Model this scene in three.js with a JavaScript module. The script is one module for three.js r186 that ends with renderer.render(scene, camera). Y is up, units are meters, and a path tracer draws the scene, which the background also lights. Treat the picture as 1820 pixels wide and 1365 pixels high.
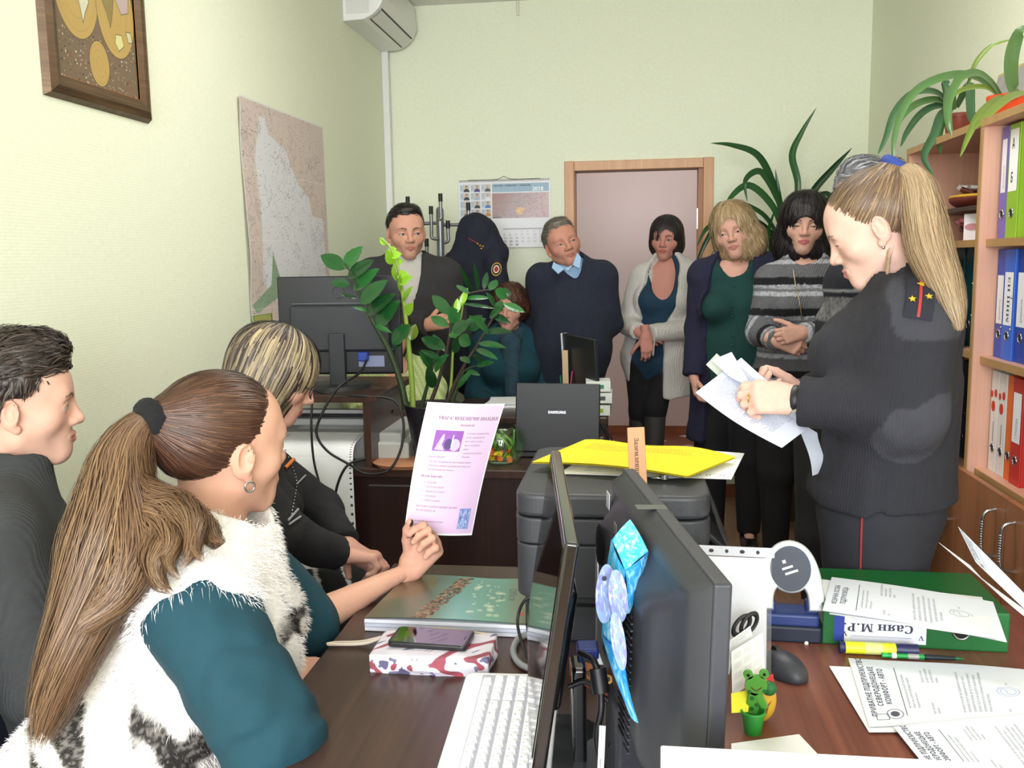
import * as THREE from 'three';
import { RoundedBoxGeometry } from 'three/addons/geometries/RoundedBoxGeometry.js';
import { mergeGeometries, mergeVertices } from 'three/addons/utils/BufferGeometryUtils.js';
import { ImprovedNoise } from 'three/addons/math/ImprovedNoise.js';
import { RectAreaLightUniformsLib } from 'three/addons/lights/RectAreaLightUniformsLib.js';
import { FontLoader } from 'three/addons/loaders/FontLoader.js';
import { TextGeometry } from 'three/addons/geometries/TextGeometry.js';

// ------------------------------------------------------------------ camera, sky, light, exposure
const scene = new THREE.Scene();
const renderer = new THREE.WebGLRenderer();
renderer.toneMapping = THREE.LinearToneMapping;
renderer.toneMappingExposure = 1.0;
renderer.shadowMap.enabled = true;
RectAreaLightUniformsLib.init();
const camera = new THREE.PerspectiveCamera(45.35, 4 / 3, 0.05, 60);
camera.rotation.order = 'YXZ';
camera.position.set(0, 1.45, 0);
camera.rotation.set(-7.64 * Math.PI / 180, 7.65 * Math.PI / 180, -0.935 * Math.PI / 180);
scene.add(camera);
scene.background = new THREE.Color().setRGB(1.9, 2.0, 2.15);          // overcast winter sky outside the windows
function areaLight(name, color, intensity, w, h, at, target) {
  const l = new THREE.RectAreaLight(color, intensity, w, h);
  l.name = name; l.position.set(...at); l.lookAt(...target); l.castShadow = true; scene.add(l); return l;
}
// daylight entering by the window wall behind the camera
areaLight('window_daylight', new THREE.Color().setRGB(0.95, 0.985, 1.05), 15.5, 2.68, 1.7, [-0.09, 1.75, 2.58], [-0.1, 1.2, -3]);
areaLight('added_ceiling_fill', new THREE.Color().setRGB(1, 0.98, 0.95), 13, 1.16, 0.56, [-0.1, 2.885, -2.9], [-0.1, 0, -2.95]);  // fill light added overhead to brighten the side walls
areaLight('corridor_light', new THREE.Color().setRGB(1, 0.96, 0.95), 3.2, 1.6, 0.9, [0.1, 2.8, -6.7], [0.1, 0, -6.75]);

// ------------------------------------------------------------------ helpers
const V = (x, y, z) => new THREE.Vector3(x, y, z), W = (a) => (a.isVector3 ? a.clone() : new THREE.Vector3(...a));
const rad = (d) => d * Math.PI / 180, clamp = (x, a = 0, b = 1) => Math.min(b, Math.max(a, x)), mixn = (a, b, t) => a + (b - a) * t;
const sstep = (a, b, x) => { const t = clamp((x - a) / (b - a)); return t * t * (3 - 2 * t); };
let seed = 12345;
const rnd = () => { seed = (seed + 0x6d2b79f5) | 0; let t = Math.imul(seed ^ (seed >>> 15), 1 | seed); t = (t + Math.imul(t ^ (t >>> 7), 61 | t)) ^ t; return ((t ^ (t >>> 14)) >>> 0) / 4294967296; };
const rr = (a, b) => a + (b - a) * rnd();
const perlin = new ImprovedNoise(), noise = (x, y, z) => perlin.noise(x, y, z);
const C = (h) => new THREE.Color(h);
const taken = new Map();
function numbered(name) { const n = taken.get(name) || 0; taken.set(name, n + 1); return n ? name + '_' + String(n).padStart(3, '0') : name; }
function tag(o, label, category, group) { o.userData.label = label; o.userData.category = category; if (group) o.userData.group = group; return o; }
function thing(name, label, category, pos = [0, 0, 0], turn = 0, group) {
  const o = new THREE.Group(); o.name = numbered(name); o.position.set(...pos); o.rotation.y = turn; scene.add(o); return tag(o, label, category, group);
}
function part(name, geo, mat, parent, label) {
  const g = Array.isArray(geo) ? merge(geo) : geo;
  const m = new THREE.Mesh(g, mat); m.name = name; m.castShadow = m.receiveShadow = true; parent.add(m); if (label) m.userData.label = label; return m;
}
function struct(name, geo, mat, parent = scene) { const m = part(name, geo, mat, parent); m.userData.kind = 'structure'; return m; }
function solo(name, geo, mat, label, category, group) { return tag(part(numbered(name), geo, mat, scene), label, category, group); }
function merge(list) {
  const c = list.map((g) => g.index ? g.toNonIndexed() : g), keep = ['position', 'normal', 'uv', 'color'].filter((k) => c.every((g) => g.attributes[k]));
  c.forEach((g) => Object.keys(g.attributes).forEach((k) => keep.includes(k) || g.deleteAttribute(k)));
  return mergeGeometries(c, false);
}
function std(color, roughness = 0.7, extra = {}) { return new THREE.MeshStandardMaterial({ color: typeof color === 'object' ? color : C(color), roughness, ...extra }); }
function phys(color, roughness = 0.5, extra = {}) { return new THREE.MeshPhysicalMaterial({ color: C(color), roughness, ...extra }); }
// geometry shorthands; all return BufferGeometry placed where asked
function box(w, h, d, x = 0, y = 0, z = 0, r = 0) { const g = r ? new RoundedBoxGeometry(w, h, d, 2, r) : new THREE.BoxGeometry(w, h, d); metreUV(g); g.translate(x, y, z); return g; }
function span(x0, x1, y0, y1, z0, z1, r = 0) { return box(x1 - x0, y1 - y0, z1 - z0, (x0 + x1) / 2, (y0 + y1) / 2, (z0 + z1) / 2, r); }
function metreUV(g) {      // box projected texture coordinates, in metres
  const p = g.attributes.position, n = g.attributes.normal, uv = new Float32Array(p.count * 2);
  for (let i = 0; i < p.count; i++) {
    const ax = Math.abs(n.getX(i)), ay = Math.abs(n.getY(i)), az = Math.abs(n.getZ(i));
    if (ay >= ax && ay >= az) { uv[2 * i] = p.getX(i); uv[2 * i + 1] = p.getZ(i); } else if (ax >= az) { uv[2 * i] = p.getZ(i); uv[2 * i + 1] = p.getY(i); } else { uv[2 * i] = p.getX(i); uv[2 * i + 1] = p.getY(i); }
  }
  g.setAttribute('uv', new THREE.BufferAttribute(uv, 2)); return g;
}
function cyl(r0, r1, h, x = 0, y = 0, z = 0, seg = 24, open = false) { const g = new THREE.CylinderGeometry(r1, r0, h, seg, 1, open); g.translate(x, y, z); return g; }
function tube(pts, r, seg = 40, rs = 8, closed = false) { return new THREE.TubeGeometry(new THREE.CatmullRomCurve3(pts.map(W), closed), seg, r, rs, closed); }
function rod(a, b, r, rs = 10) { a = W(a); b = W(b); const g = new THREE.CylinderGeometry(r, r, a.distanceTo(b), rs); g.applyQuaternion(new THREE.Quaternion().setFromUnitVectors(V(0, 1, 0), b.clone().sub(a).normalize())); g.translate((a.x + b.x) / 2, (a.y + b.y) / 2, (a.z + b.z) / 2); return g; }
function ball(r, x, y, z, s = 16) { const g = new THREE.SphereGeometry(r, s, Math.round(s * 0.7)); g.translate(x, y, z); return g; }
function lathe(pts, seg = 40) { return new THREE.LatheGeometry(pts.map(([r, y]) => new THREE.Vector2(r, y)), seg); }
function turned(g, rx = 0, ry = 0, rz = 0, x = 0, y = 0, z = 0) { g.applyMatrix4(new THREE.Matrix4().compose(V(x, y, z), new THREE.Quaternion().setFromEuler(new THREE.Euler(rx, ry, rz, 'YXZ')), V(1, 1, 1))); return g; }
function extrude(pts, depth, bevel = 0) {
  const s = pts instanceof THREE.Shape ? pts : new THREE.Shape(pts.map(([x, y]) => new THREE.Vector2(x, y)));
  return new THREE.ExtrudeGeometry(s, { depth, bevelEnabled: bevel > 0, bevelSize: bevel, bevelThickness: bevel, bevelSegments: 2, curveSegments: 16 });
}
function grid(nu, nv, f) {      // surface from f(u, v) -> [x, y, z], u and v in 0..1, texture coordinates u, v
  const g = new THREE.PlaneGeometry(1, 1, nu, nv), p = g.attributes.position, uv = g.attributes.uv;
  for (let i = 0; i < p.count; i++) { const q = f(uv.getX(i), uv.getY(i)); p.setXYZ(i, q[0], q[1], q[2]); }
  g.computeVertexNormals(); return g;
}
// a sheet through four corners (top left, top right, bottom left, bottom right), bowed out along its normal, with the thickness of paper
function sheet(tl, tr, bl, br, bow = () => 0, nu = 12, nv = 12, thick = 0.0004) {
  tl = W(tl); tr = W(tr); bl = W(bl); br = W(br);
  const nrm = tr.clone().sub(tl).cross(bl.clone().sub(tl)).normalize().negate();
  const f = (off) => (u, v) => { const a = tl.clone().lerp(tr, u), b = bl.clone().lerp(br, u), q = b.lerp(a, v).addScaledVector(nrm, bow(u, v) + off); return [q.x, q.y, q.z]; };
  const front = grid(nu, nv, f(thick / 2)), back = grid(nu, nv, f(-thick / 2));
  back.index.array.reverse(); back.computeVertexNormals();
  return [front, back];
}
// ------------------------------------------------------------------ computed textures
function canvasTex(w, h, draw, srgb = true) {
  const c = document.createElement('canvas'); c.width = w; c.height = h; const x = c.getContext('2d'); draw(x, w, h);
  const t = new THREE.CanvasTexture(c); if (srgb) t.colorSpace = THREE.SRGBColorSpace; t.wrapS = t.wrapT = THREE.RepeatWrapping; t.magFilter = THREE.LinearFilter; return t;
}
function dataTex(n, f, srgb = true, period = 1) {      // n x n texels from f(u, v) -> [r, g, b] in 0..255, repeating every `period` metres
  const d = new Uint8Array(n * n * 4);
  for (let j = 0; j < n; j++) for (let i = 0; i < n; i++) { const c = f(i / n, j / n), o = (j * n + i) * 4; d[o] = c[0]; d[o + 1] = c[1]; d[o + 2] = c[2]; d[o + 3] = 255; }
  const t = new THREE.DataTexture(d, n, n); t.magFilter = THREE.LinearFilter; t.minFilter = THREE.LinearFilter; t.wrapS = t.wrapT = THREE.RepeatWrapping; if (srgb) t.colorSpace = THREE.SRGBColorSpace;
  t.repeat.set(1 / period, 1 / period); t.needsUpdate = true; return t;
}
const tileNoise = (u, v, f, z = 0) => {      // noise that repeats on 0..1
  const a = (x, y) => noise(x * f + 7.3, y * f + 3.1, z);
  return a(u, v) * (1 - u) * (1 - v) + a(u - 1, v) * u * (1 - v) + a(u, v - 1) * (1 - u) * v + a(u - 1, v - 1) * u * v;
};
function woodTex(base, dark, period = 0.8, along = 'u', streak = 0.5) {
  const s = (h) => { const q = C(h).convertLinearToSRGB(); return [q.r * 255, q.g * 255, q.b * 255]; }, B = s(base), D = s(dark);
  const line = (l, c, f, z) => tileNoise(c, l, f, z), str = (l, c, f, z) => { const a = (y) => noise(c * f, y, z), b = (y) => noise((c - 1) * f, y, z), L = l * 2.2, L2 = (l - 1) * 2.2; return (a(L) * (1 - l) + a(L2) * l) * (1 - c) + (b(L) * (1 - l) + b(L2) * l) * c; };
  return dataTex(512, (u, v) => {
    const l = along === 'u' ? u : v, c = along === 'u' ? v : u;
    const t = clamp(streak * (0.5 + 0.75 * str(l, c, 16, 2) + 0.6 * str(l, c, 55, 5) + 0.5 * str(l, c, 130, 9) + 0.25 * line(l, c, 3, 4)));
    return [0, 1, 2].map((k) => B[k] * (1 - t) + D[k] * t);
  }, true, period);
}
const fineBump = dataTex(256, (u, v) => { const g = 128 + 90 * tileNoise(u, v, 40, 1) + 50 * tileNoise(u, v, 90, 4); return [g, g, g]; }, false, 0.25);
const weave = dataTex(128, (u, v) => { const g = 128 + 60 * Math.sin(u * 6.283 * 16) * Math.sin(v * 6.283 * 16) + 40 * tileNoise(u, v, 50, 3); return [g, g, g]; }, false, 0.04);
const rib = dataTex(128, (u, v) => { const g = 128 + 100 * Math.sin(u * 6.283 * 8) + 30 * Math.sin(v * 6.283 * 24); return [g, g, g]; }, false, 0.06);
// writing: lines of text drawn on a canvas
function scribble(x, x0, y0, w, n, lh, size, color = '#333', family = 'serif') {
  const words = ['про', 'та', 'вибух', 'предмет', 'не', 'можна', 'знахідки', 'вул', 'місто', 'дата', 'відповідно', 'до', 'наказу', 'роботи', 'за', 'область', 'від', 'що', 'на', 'підприємство'];
  x.fillStyle = color; x.font = size + 'px ' + family; x.textAlign = 'left';
  for (let i = 0; i < n; i++) { let s = ''; const lim = w * (i === n - 1 ? 0.5 : rr(0.9, 1)); while (x.measureText(s).width < lim - size * 3) s += words[Math.floor(rnd() * words.length)] + ' '; x.fillText(s, x0, y0 + i * lh); }
}

// ------------------------------------------------------------------ the room
const RX0 = -1.5, RX1 = 1.32, RZ0 = -5.6, RZ1 = 2.6, RH = 2.96;
const wallTex = dataTex(512, (u, v) => { const g = 6 * tileNoise(u, v, 90, 3) + 5 * tileNoise(u, v, 30, 6) + 3 * Math.sin(v * 6.283 * 60); return [236 + g, 239 + g, 216 + g]; }, true, 0.5);
const wallBump = dataTex(256, (u, v) => { const g = 128 + 60 * Math.sin(v * 6.283 * 40) * tileNoise(u, v, 24, 2) + 60 * tileNoise(u, v, 60, 3); return [g, g, g]; }, false, 0.25);
const wallMat = std(0xffffff, 0.82, { map: wallTex, bumpMap: wallBump, bumpScale: 0.0006 });
const ceilMat = std(0xe9e8e0, 0.9), corridorMat = std(0xd9c9c6, 0.8, { bumpMap: fineBump, bumpScale: 0.0005 });
const floorMat = std(0xffffff, 0.38, { map: woodTex(0xa88468, 0x6e4f3c, 1.0, 'v', 0.8) });
const skirtMat = std(0xffffff, 0.45, { map: woodTex(0x9a5c3a, 0x6b3a22, 0.6) });
const casingMat = std(0xffffff, 0.4, { map: woodTex(0xd4a074, 0xb27a4c, 0.7, 'v', 0.5) }), jambMat = std(0xffffff, 0.45, { map: woodTex(0xb57a4a, 0x8a5630, 0.7, 'v', 0.5) });
const tileTex = canvasTex(512, 512, (x, w) => {
  x.fillStyle = '#7a4a3c'; x.fillRect(0, 0, w, w);
  for (let i = 0; i < 6000; i++) { x.fillStyle = `rgba(${rr(60, 150)},${rr(30, 90)},${rr(25, 70)},.25)`; x.fillRect(rnd() * w, rnd() * w, rr(1, 5), rr(1, 5)); }
  x.fillStyle = '#cbbfb4'; for (const [a, b] of [[0, 0], [512, 0], [0, 512], [512, 512], [256, 256]]) { x.beginPath(); x.moveTo(a - 70, b); x.lineTo(a, b - 70); x.lineTo(a + 70, b); x.lineTo(a, b + 70); x.fill(); }
}); tileTex.repeat.set(2.4, 2.4);

struct('floor', span(RX0 - 0.12, RX1 + 0.12, -0.1, 0, RZ0 - 0.1, RZ1 + 0.12), floorMat);
struct('ceiling', span(RX0 - 0.12, RX1 + 0.12, RH, RH + 0.1, RZ0 - 0.12, RZ1 + 0.12), ceilMat);
struct('wall_left', span(RX0 - 0.12, RX0, 0, RH, RZ0 - 0.12, RZ1 + 0.12), wallMat);
struct('wall_right', span(RX1, RX1 + 0.12, 0, RH, RZ0 - 0.12, RZ1 + 0.12), wallMat);
struct('wall_back', [span(RX0, -0.365, 0, RH, RZ0 - 0.14, RZ0), span(0.41, RX1, 0, RH, RZ0 - 0.14, RZ0), span(-0.365, 0.41, 1.985, RH, RZ0 - 0.14, RZ0)], wallMat);
{ // window wall behind the camera
  const x0 = -1.45, x1 = 1.27, y0 = 0.9, y1 = 2.6;
  struct('wall_front', [span(RX0, x0, 0, RH, RZ1, RZ1 + 0.3), span(x1, RX1, 0, RH, RZ1, RZ1 + 0.3), span(x0, x1, 0, y0, RZ1, RZ1 + 0.3), span(x0, x1, y1, RH, RZ1, RZ1 + 0.3)], wallMat);
  const fr = struct('window_1', [span(x0, x1, y0, y0 + 0.06, RZ1 + 0.13, RZ1 + 0.19), span(x0, x1, y1 - 0.06, y1, RZ1 + 0.13, RZ1 + 0.19), ...[x0, x0 + 0.89, x0 + 1.78, x1 - 0.06].map((x) => span(x, x + 0.06, y0, y1, RZ1 + 0.13, RZ1 + 0.19))], std(0xf2f2f0, 0.4));
  for (let i = 0; i < 3; i++) part('pane', box(0.83, 1.58, 0.006, x0 + 0.475 + i * 0.89, 1.75, RZ1 + 0.16), phys(0xffffff, 0.02, { transmission: 1, thickness: 0, ior: 1.5 }), fr);
  part('window_sill', span(x0, x1, 0.86, 0.9, RZ1 - 0.09, RZ1 + 0.19, 0.008), std(0xf2f2f0, 0.4), fr);
}
struct('baseboard_left', span(RX0, RX0 + 0.015, 0, 0.08, RZ0, RZ1), skirtMat);
struct('baseboard_right', span(RX1 - 0.015, RX1, 0, 0.08, RZ0, RZ1), skirtMat);
struct('baseboard_back', [span(RX0, -0.43, 0, 0.08, RZ0, RZ0 + 0.015), span(0.47, RX1, 0, 0.08, RZ0, RZ0 + 0.015)], skirtMat);
{ // door frame, opening on the corridor
  const d = struct('door_1', [span(-0.365, -0.352, 0, 1.985, RZ0 - 0.14, RZ0), span(0.372, 0.41, 0, 1.985, RZ0 - 0.14, RZ0 - 0.015), span(-0.365, 0.41, 1.972, 1.985, RZ0 - 0.14, RZ0)], jambMat);
  part('casing', span(-0.415, -0.358, 0, 2.03, RZ0, RZ0 + 0.018, 0.004), casingMat, d); part('casing', span(0.398, 0.457, 0, 2.03, RZ0, RZ0 + 0.018, 0.004), casingMat, d);
  part('casing', span(-0.358, 0.398, 1.972, 2.028, RZ0, RZ0 + 0.017, 0.004), casingMat, d);
  part('strike_plate', span(0.366, 0.372, 1.62, 1.74, RZ0 - 0.075, RZ0 - 0.04), std(0xb9bcc0, 0.25, { metalness: 0.9 }), d);
  part('hinge', span(0.366, 0.374, 0.5, 0.6, RZ0 - 0.06, RZ0 - 0.03), std(0x1c1a1a, 0.4), d);
}
// corridor beyond the door
struct('floor_corridor', span(-2, 2, -0.1, 0, -7.72, RZ0 - 0.1), std(0xffffff, 0.35, { map: tileTex }));
struct('wall_corridor', [span(-2, 2, 0, 2.9, -7.72, -7.6), span(-2.12, -2, 0, 2.9, -7.72, RZ0 - 0.14), span(2, 2.12, 0, 2.9, -7.72, RZ0 - 0.14), span(-2, RX0, 0, 2.9, RZ0 - 0.14, RZ0), span(RX1, 2, 0, 2.9, RZ0 - 0.14, RZ0)], corridorMat);
struct('ceiling_corridor', span(-2.12, 2.12, 2.9, 3.0, -7.72, RZ0 - 0.12), ceilMat);
struct('baseboard_corridor', span(-2, 2, 0, 0.075, -7.6, -7.585), skirtMat);
{ const l = thing('ceiling_lamp', 'flat white ceiling lamp panel in the corridor beyond the door', 'lamp', [0.1, 2.87, -6.7]);
  part('housing', box(1.62, 0.06, 0.92, 0, 0, 0, 0.01), std(0xf0f0ee, 0.5), l);
  part('diffuser', box(1.54, 0.01, 0.84, 0, -0.032, 0), std(0xffffff, 0.6, { emissive: C(0xfff6f2), emissiveIntensity: 0.9 }), l); }
{ const l = thing('ceiling_lamp', 'flat white ceiling lamp panel over the middle of the office', 'lamp', [-0.1, 2.93, -2.9]);  // unseen glowing panel, added to go with the overhead fill light
  part('housing', box(1.22, 0.06, 0.62, 0, 0, 0, 0.01), std(0xf0f0ee, 0.5), l); part('diffuser', box(1.14, 0.01, 0.54, 0, -0.032, 0), std(0xffffff, 0.6, { emissive: C(0xfff8f0), emissiveIntensity: 0.9 }), l); }
solo('cable_duct', span(-0.69, -0.672, RH - 0.085, RH, RZ0, RZ0 + 0.014, 0.003), std(0xd9d8c8, 0.6), 'short pale cable stub under the ceiling above the calendar', 'cable duct');

// ------------------------------------------------------------------ desks
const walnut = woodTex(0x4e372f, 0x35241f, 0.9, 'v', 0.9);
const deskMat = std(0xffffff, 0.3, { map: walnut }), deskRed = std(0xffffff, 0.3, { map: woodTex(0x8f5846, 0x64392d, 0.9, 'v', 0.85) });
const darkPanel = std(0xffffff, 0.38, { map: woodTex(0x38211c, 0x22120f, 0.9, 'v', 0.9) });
function desk(label, x0, x1, z0, z1, top, mat, panel) {
  const d = thing('desk', label, 'desk', [(x0 + x1) / 2, 0, (z0 + z1) / 2]); const w = (x1 - x0) / 2, l = (z1 - z0) / 2;
  part('desktop', span(-w, w, top - 0.03, top, -l, l, 0.004), mat, d);
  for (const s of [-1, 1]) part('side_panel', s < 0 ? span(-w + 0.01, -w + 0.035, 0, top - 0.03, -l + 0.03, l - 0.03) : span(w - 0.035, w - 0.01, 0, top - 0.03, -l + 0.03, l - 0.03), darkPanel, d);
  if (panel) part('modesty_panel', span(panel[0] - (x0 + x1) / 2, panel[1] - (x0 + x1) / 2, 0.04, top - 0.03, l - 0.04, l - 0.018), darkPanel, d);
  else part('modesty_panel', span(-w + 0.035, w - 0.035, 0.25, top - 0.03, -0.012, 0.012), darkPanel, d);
  return d;
}
desk('dark brown desk under the white keyboard and the patterned notebook', -0.56, 0.095, -2.03, -0.72, 0.75, deskMat);
desk('reddish brown desk under the green binder and loose letters', 0.1, 0.93, -1.88, -0.72, 0.75, deskRed);
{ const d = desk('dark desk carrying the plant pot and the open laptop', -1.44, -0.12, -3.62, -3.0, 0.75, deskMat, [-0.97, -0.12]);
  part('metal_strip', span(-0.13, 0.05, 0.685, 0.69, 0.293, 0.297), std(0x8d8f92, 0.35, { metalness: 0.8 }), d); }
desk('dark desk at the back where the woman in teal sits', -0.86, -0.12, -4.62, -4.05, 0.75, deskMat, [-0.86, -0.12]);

// ------------------------------------------------------------------ bookcase along the right wall
const beech = std(0xffffff, 0.45, { map: woodTex(0xd9a890, 0xc79078, 0.8, 'v', 0.5) }), beechEdge = std(0xffffff, 0.45, { map: woodTex(0xb08a5c, 0x94703f, 0.7, 'v', 0.5) });
const beechDoor = std(0xffffff, 0.42, { map: woodTex(0xa5704e, 0x82543a, 0.9, 'v', 0.6) }), chrome = std(0xb4b6b8, 0.22, { metalness: 0.95 });
{
  const b = thing('bookcase', 'tall beech bookcase with open shelves along the right wall', 'bookcase', [1.16, 0, -2.72]); const X = (x) => x - 1.16, Z = (z) => z + 2.72;
  const P = (n, x0, x1, y0, y1, z0, z1, m = beech) => part(n, span(X(x0), X(x1), y0, y1, Z(z0), Z(z1)), m, b);
  P('top_board', 1.0, 1.315, 1.812, 1.834, -3.65, -1.8); P('edge_strip', 0.998, 1.0, 1.812, 1.834, -3.65, -1.8, beechEdge);
  for (const z of [-3.64, -2.9, -1.82]) { P('upright', 1.002, 1.315, 0.06, 1.812, z - 0.009, z + 0.013); P('edge_strip', 0.999, 1.002, 0.06, 1.812, z - 0.009, z + 0.013, beechEdge); }
  P('back_panel', 1.305, 1.315, 0.06, 1.812, -3.63, -1.81);
  for (const y of [1.49, 1.145, 0.805]) { P('shelf', 1.025, 1.305, y - 0.022, y, -2.887, -1.829); P('edge_strip', 1.022, 1.025, y - 0.022, y, -2.887, -1.829, beechEdge); }
  for (const y of [1.49, 1.155, 0.79]) { P('shelf', 1.012, 1.305, y - 0.022, y, -3.627, -2.909); P('edge_strip', 1.009, 1.012, y - 0.022, y, -3.627, -2.909, beechEdge); }
  P('shelf', 1.06, 1.305, 1.588, 1.6, -3.627, -2.909, std(0x3a2c28, 0.4));
  P('plinth', 1.03, 1.305, 0, 0.06, -3.63, -1.83, beechDoor);
  for (const [z0, z1, hz] of [[-3.64, -2.9, -2.97], [-2.896, -2.536, -2.6], [-2.53, -1.825, -2.47]]) {
    const dr = P('door', 0.982, 0.999, 0.065, 0.8, z0, z1, beechDoor);
    const pts = [[0.982, 0.755], [0.955, 0.745], [0.948, 0.71], [0.948, 0.665], [0.955, 0.63], [0.982, 0.62]].map(([x, y]) => [X(x), y, Z(hz)]);
    const grip = []; for (let i = 0; i < 11; i++) grip.push(turned(new THREE.TorusGeometry(0.0052, 0.0014, 5, 10), Math.PI / 2, 0, 0, X(0.948), 0.65 + i * 0.007, Z(hz)));
    part('handle', [tube(pts, 0.0042, 24, 8), ...grip], chrome, dr);
  }
}

// ------------------------------------------------------------------ distance fields for bodies, clothes and hair
const smin = (a, b, k) => { const h = Math.max(k - Math.abs(a - b), 0) / k; return Math.min(a, b) - h * h * k * 0.25; };
const smax = (a, b, k) => -smin(-a, -b, k);
function cap(a, b, ra, rb, flatEnd = false) {      // tapered capsule; flatEnd cuts it square at b
  const [ax, ay, az] = a.isVector3 ? a.toArray() : a, [bx, by, bz] = b.isVector3 ? b.toArray() : b, dx = bx - ax, dy = by - ay, dz = bz - az, L2 = dx * dx + dy * dy + dz * dz || 1e-9, L = Math.sqrt(L2);
  return (x, y, z) => {
    const px = x - ax, py = y - ay, pz = z - az, s = (px * dx + py * dy + pz * dz) / L2, t = s < 0 ? 0 : s > 1 ? 1 : s, qx = px - dx * t, qy = py - dy * t, qz = pz - dz * t;
    const d = Math.sqrt(qx * qx + qy * qy + qz * qz) - (ra + (rb - ra) * t);
    return flatEnd ? Math.max(d, (s - 1) * L) : d;
  };
}
function ecap(a, b, ra, rb, n, f) {      // capsule flattened to f of its width along the unit vector n
  a = W(a); b = W(b); const inner = cap([0, 0, 0], b.clone().sub(a).addScaledVector(n, b.clone().sub(a).dot(n) * (1 / f - 1)), ra, rb), k = 1 / f - 1;
  return (x, y, z) => { x -= a.x; y -= a.y; z -= a.z; const h = (x * n.x + y * n.y + z * n.z) * k; return inner(x + n.x * h, y + n.y * h, z + n.z * h) * (f + (1 - f) * 0.35); };
}
function ell(c, r, e) {      // ellipsoid, turned by the Euler angles e
  const q = e ? new THREE.Quaternion().setFromEuler(new THREE.Euler(...e)).invert() : null, t = V(0, 0, 0);
  return (x, y, z) => {
    x -= c[0]; y -= c[1]; z -= c[2]; if (q) { t.set(x, y, z).applyQuaternion(q); x = t.x; y = t.y; z = t.z; }
    const ax = x / r[0], ay = y / r[1], az = z / r[2], k0 = Math.sqrt(ax * ax + ay * ay + az * az), bx = ax / r[0], by = ay / r[1], bz = az / r[2], k1 = Math.sqrt(bx * bx + by * by + bz * bz);
    return k1 < 1e-9 ? -Math.min(...r) : k0 * (k0 - 1) / k1;
  };
}
const uni = (list, k = 0.02) => (x, y, z) => { let d = list[0](x, y, z); for (let i = 1; i < list.length; i++) d = smin(d, list[i](x, y, z), k); return d; };
const lift = (f, amp, s, ph = 0) => (x, y, z) => { const d = f(x, y, z); return d > 0.06 || d < -0.06 ? d : d + amp * (noise(x * s + ph, y * s * 0.8, z * s) + 0.5 * noise(x * s * 2.3, y * s * 1.7 + ph, z * s * 2.3)); };
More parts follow.
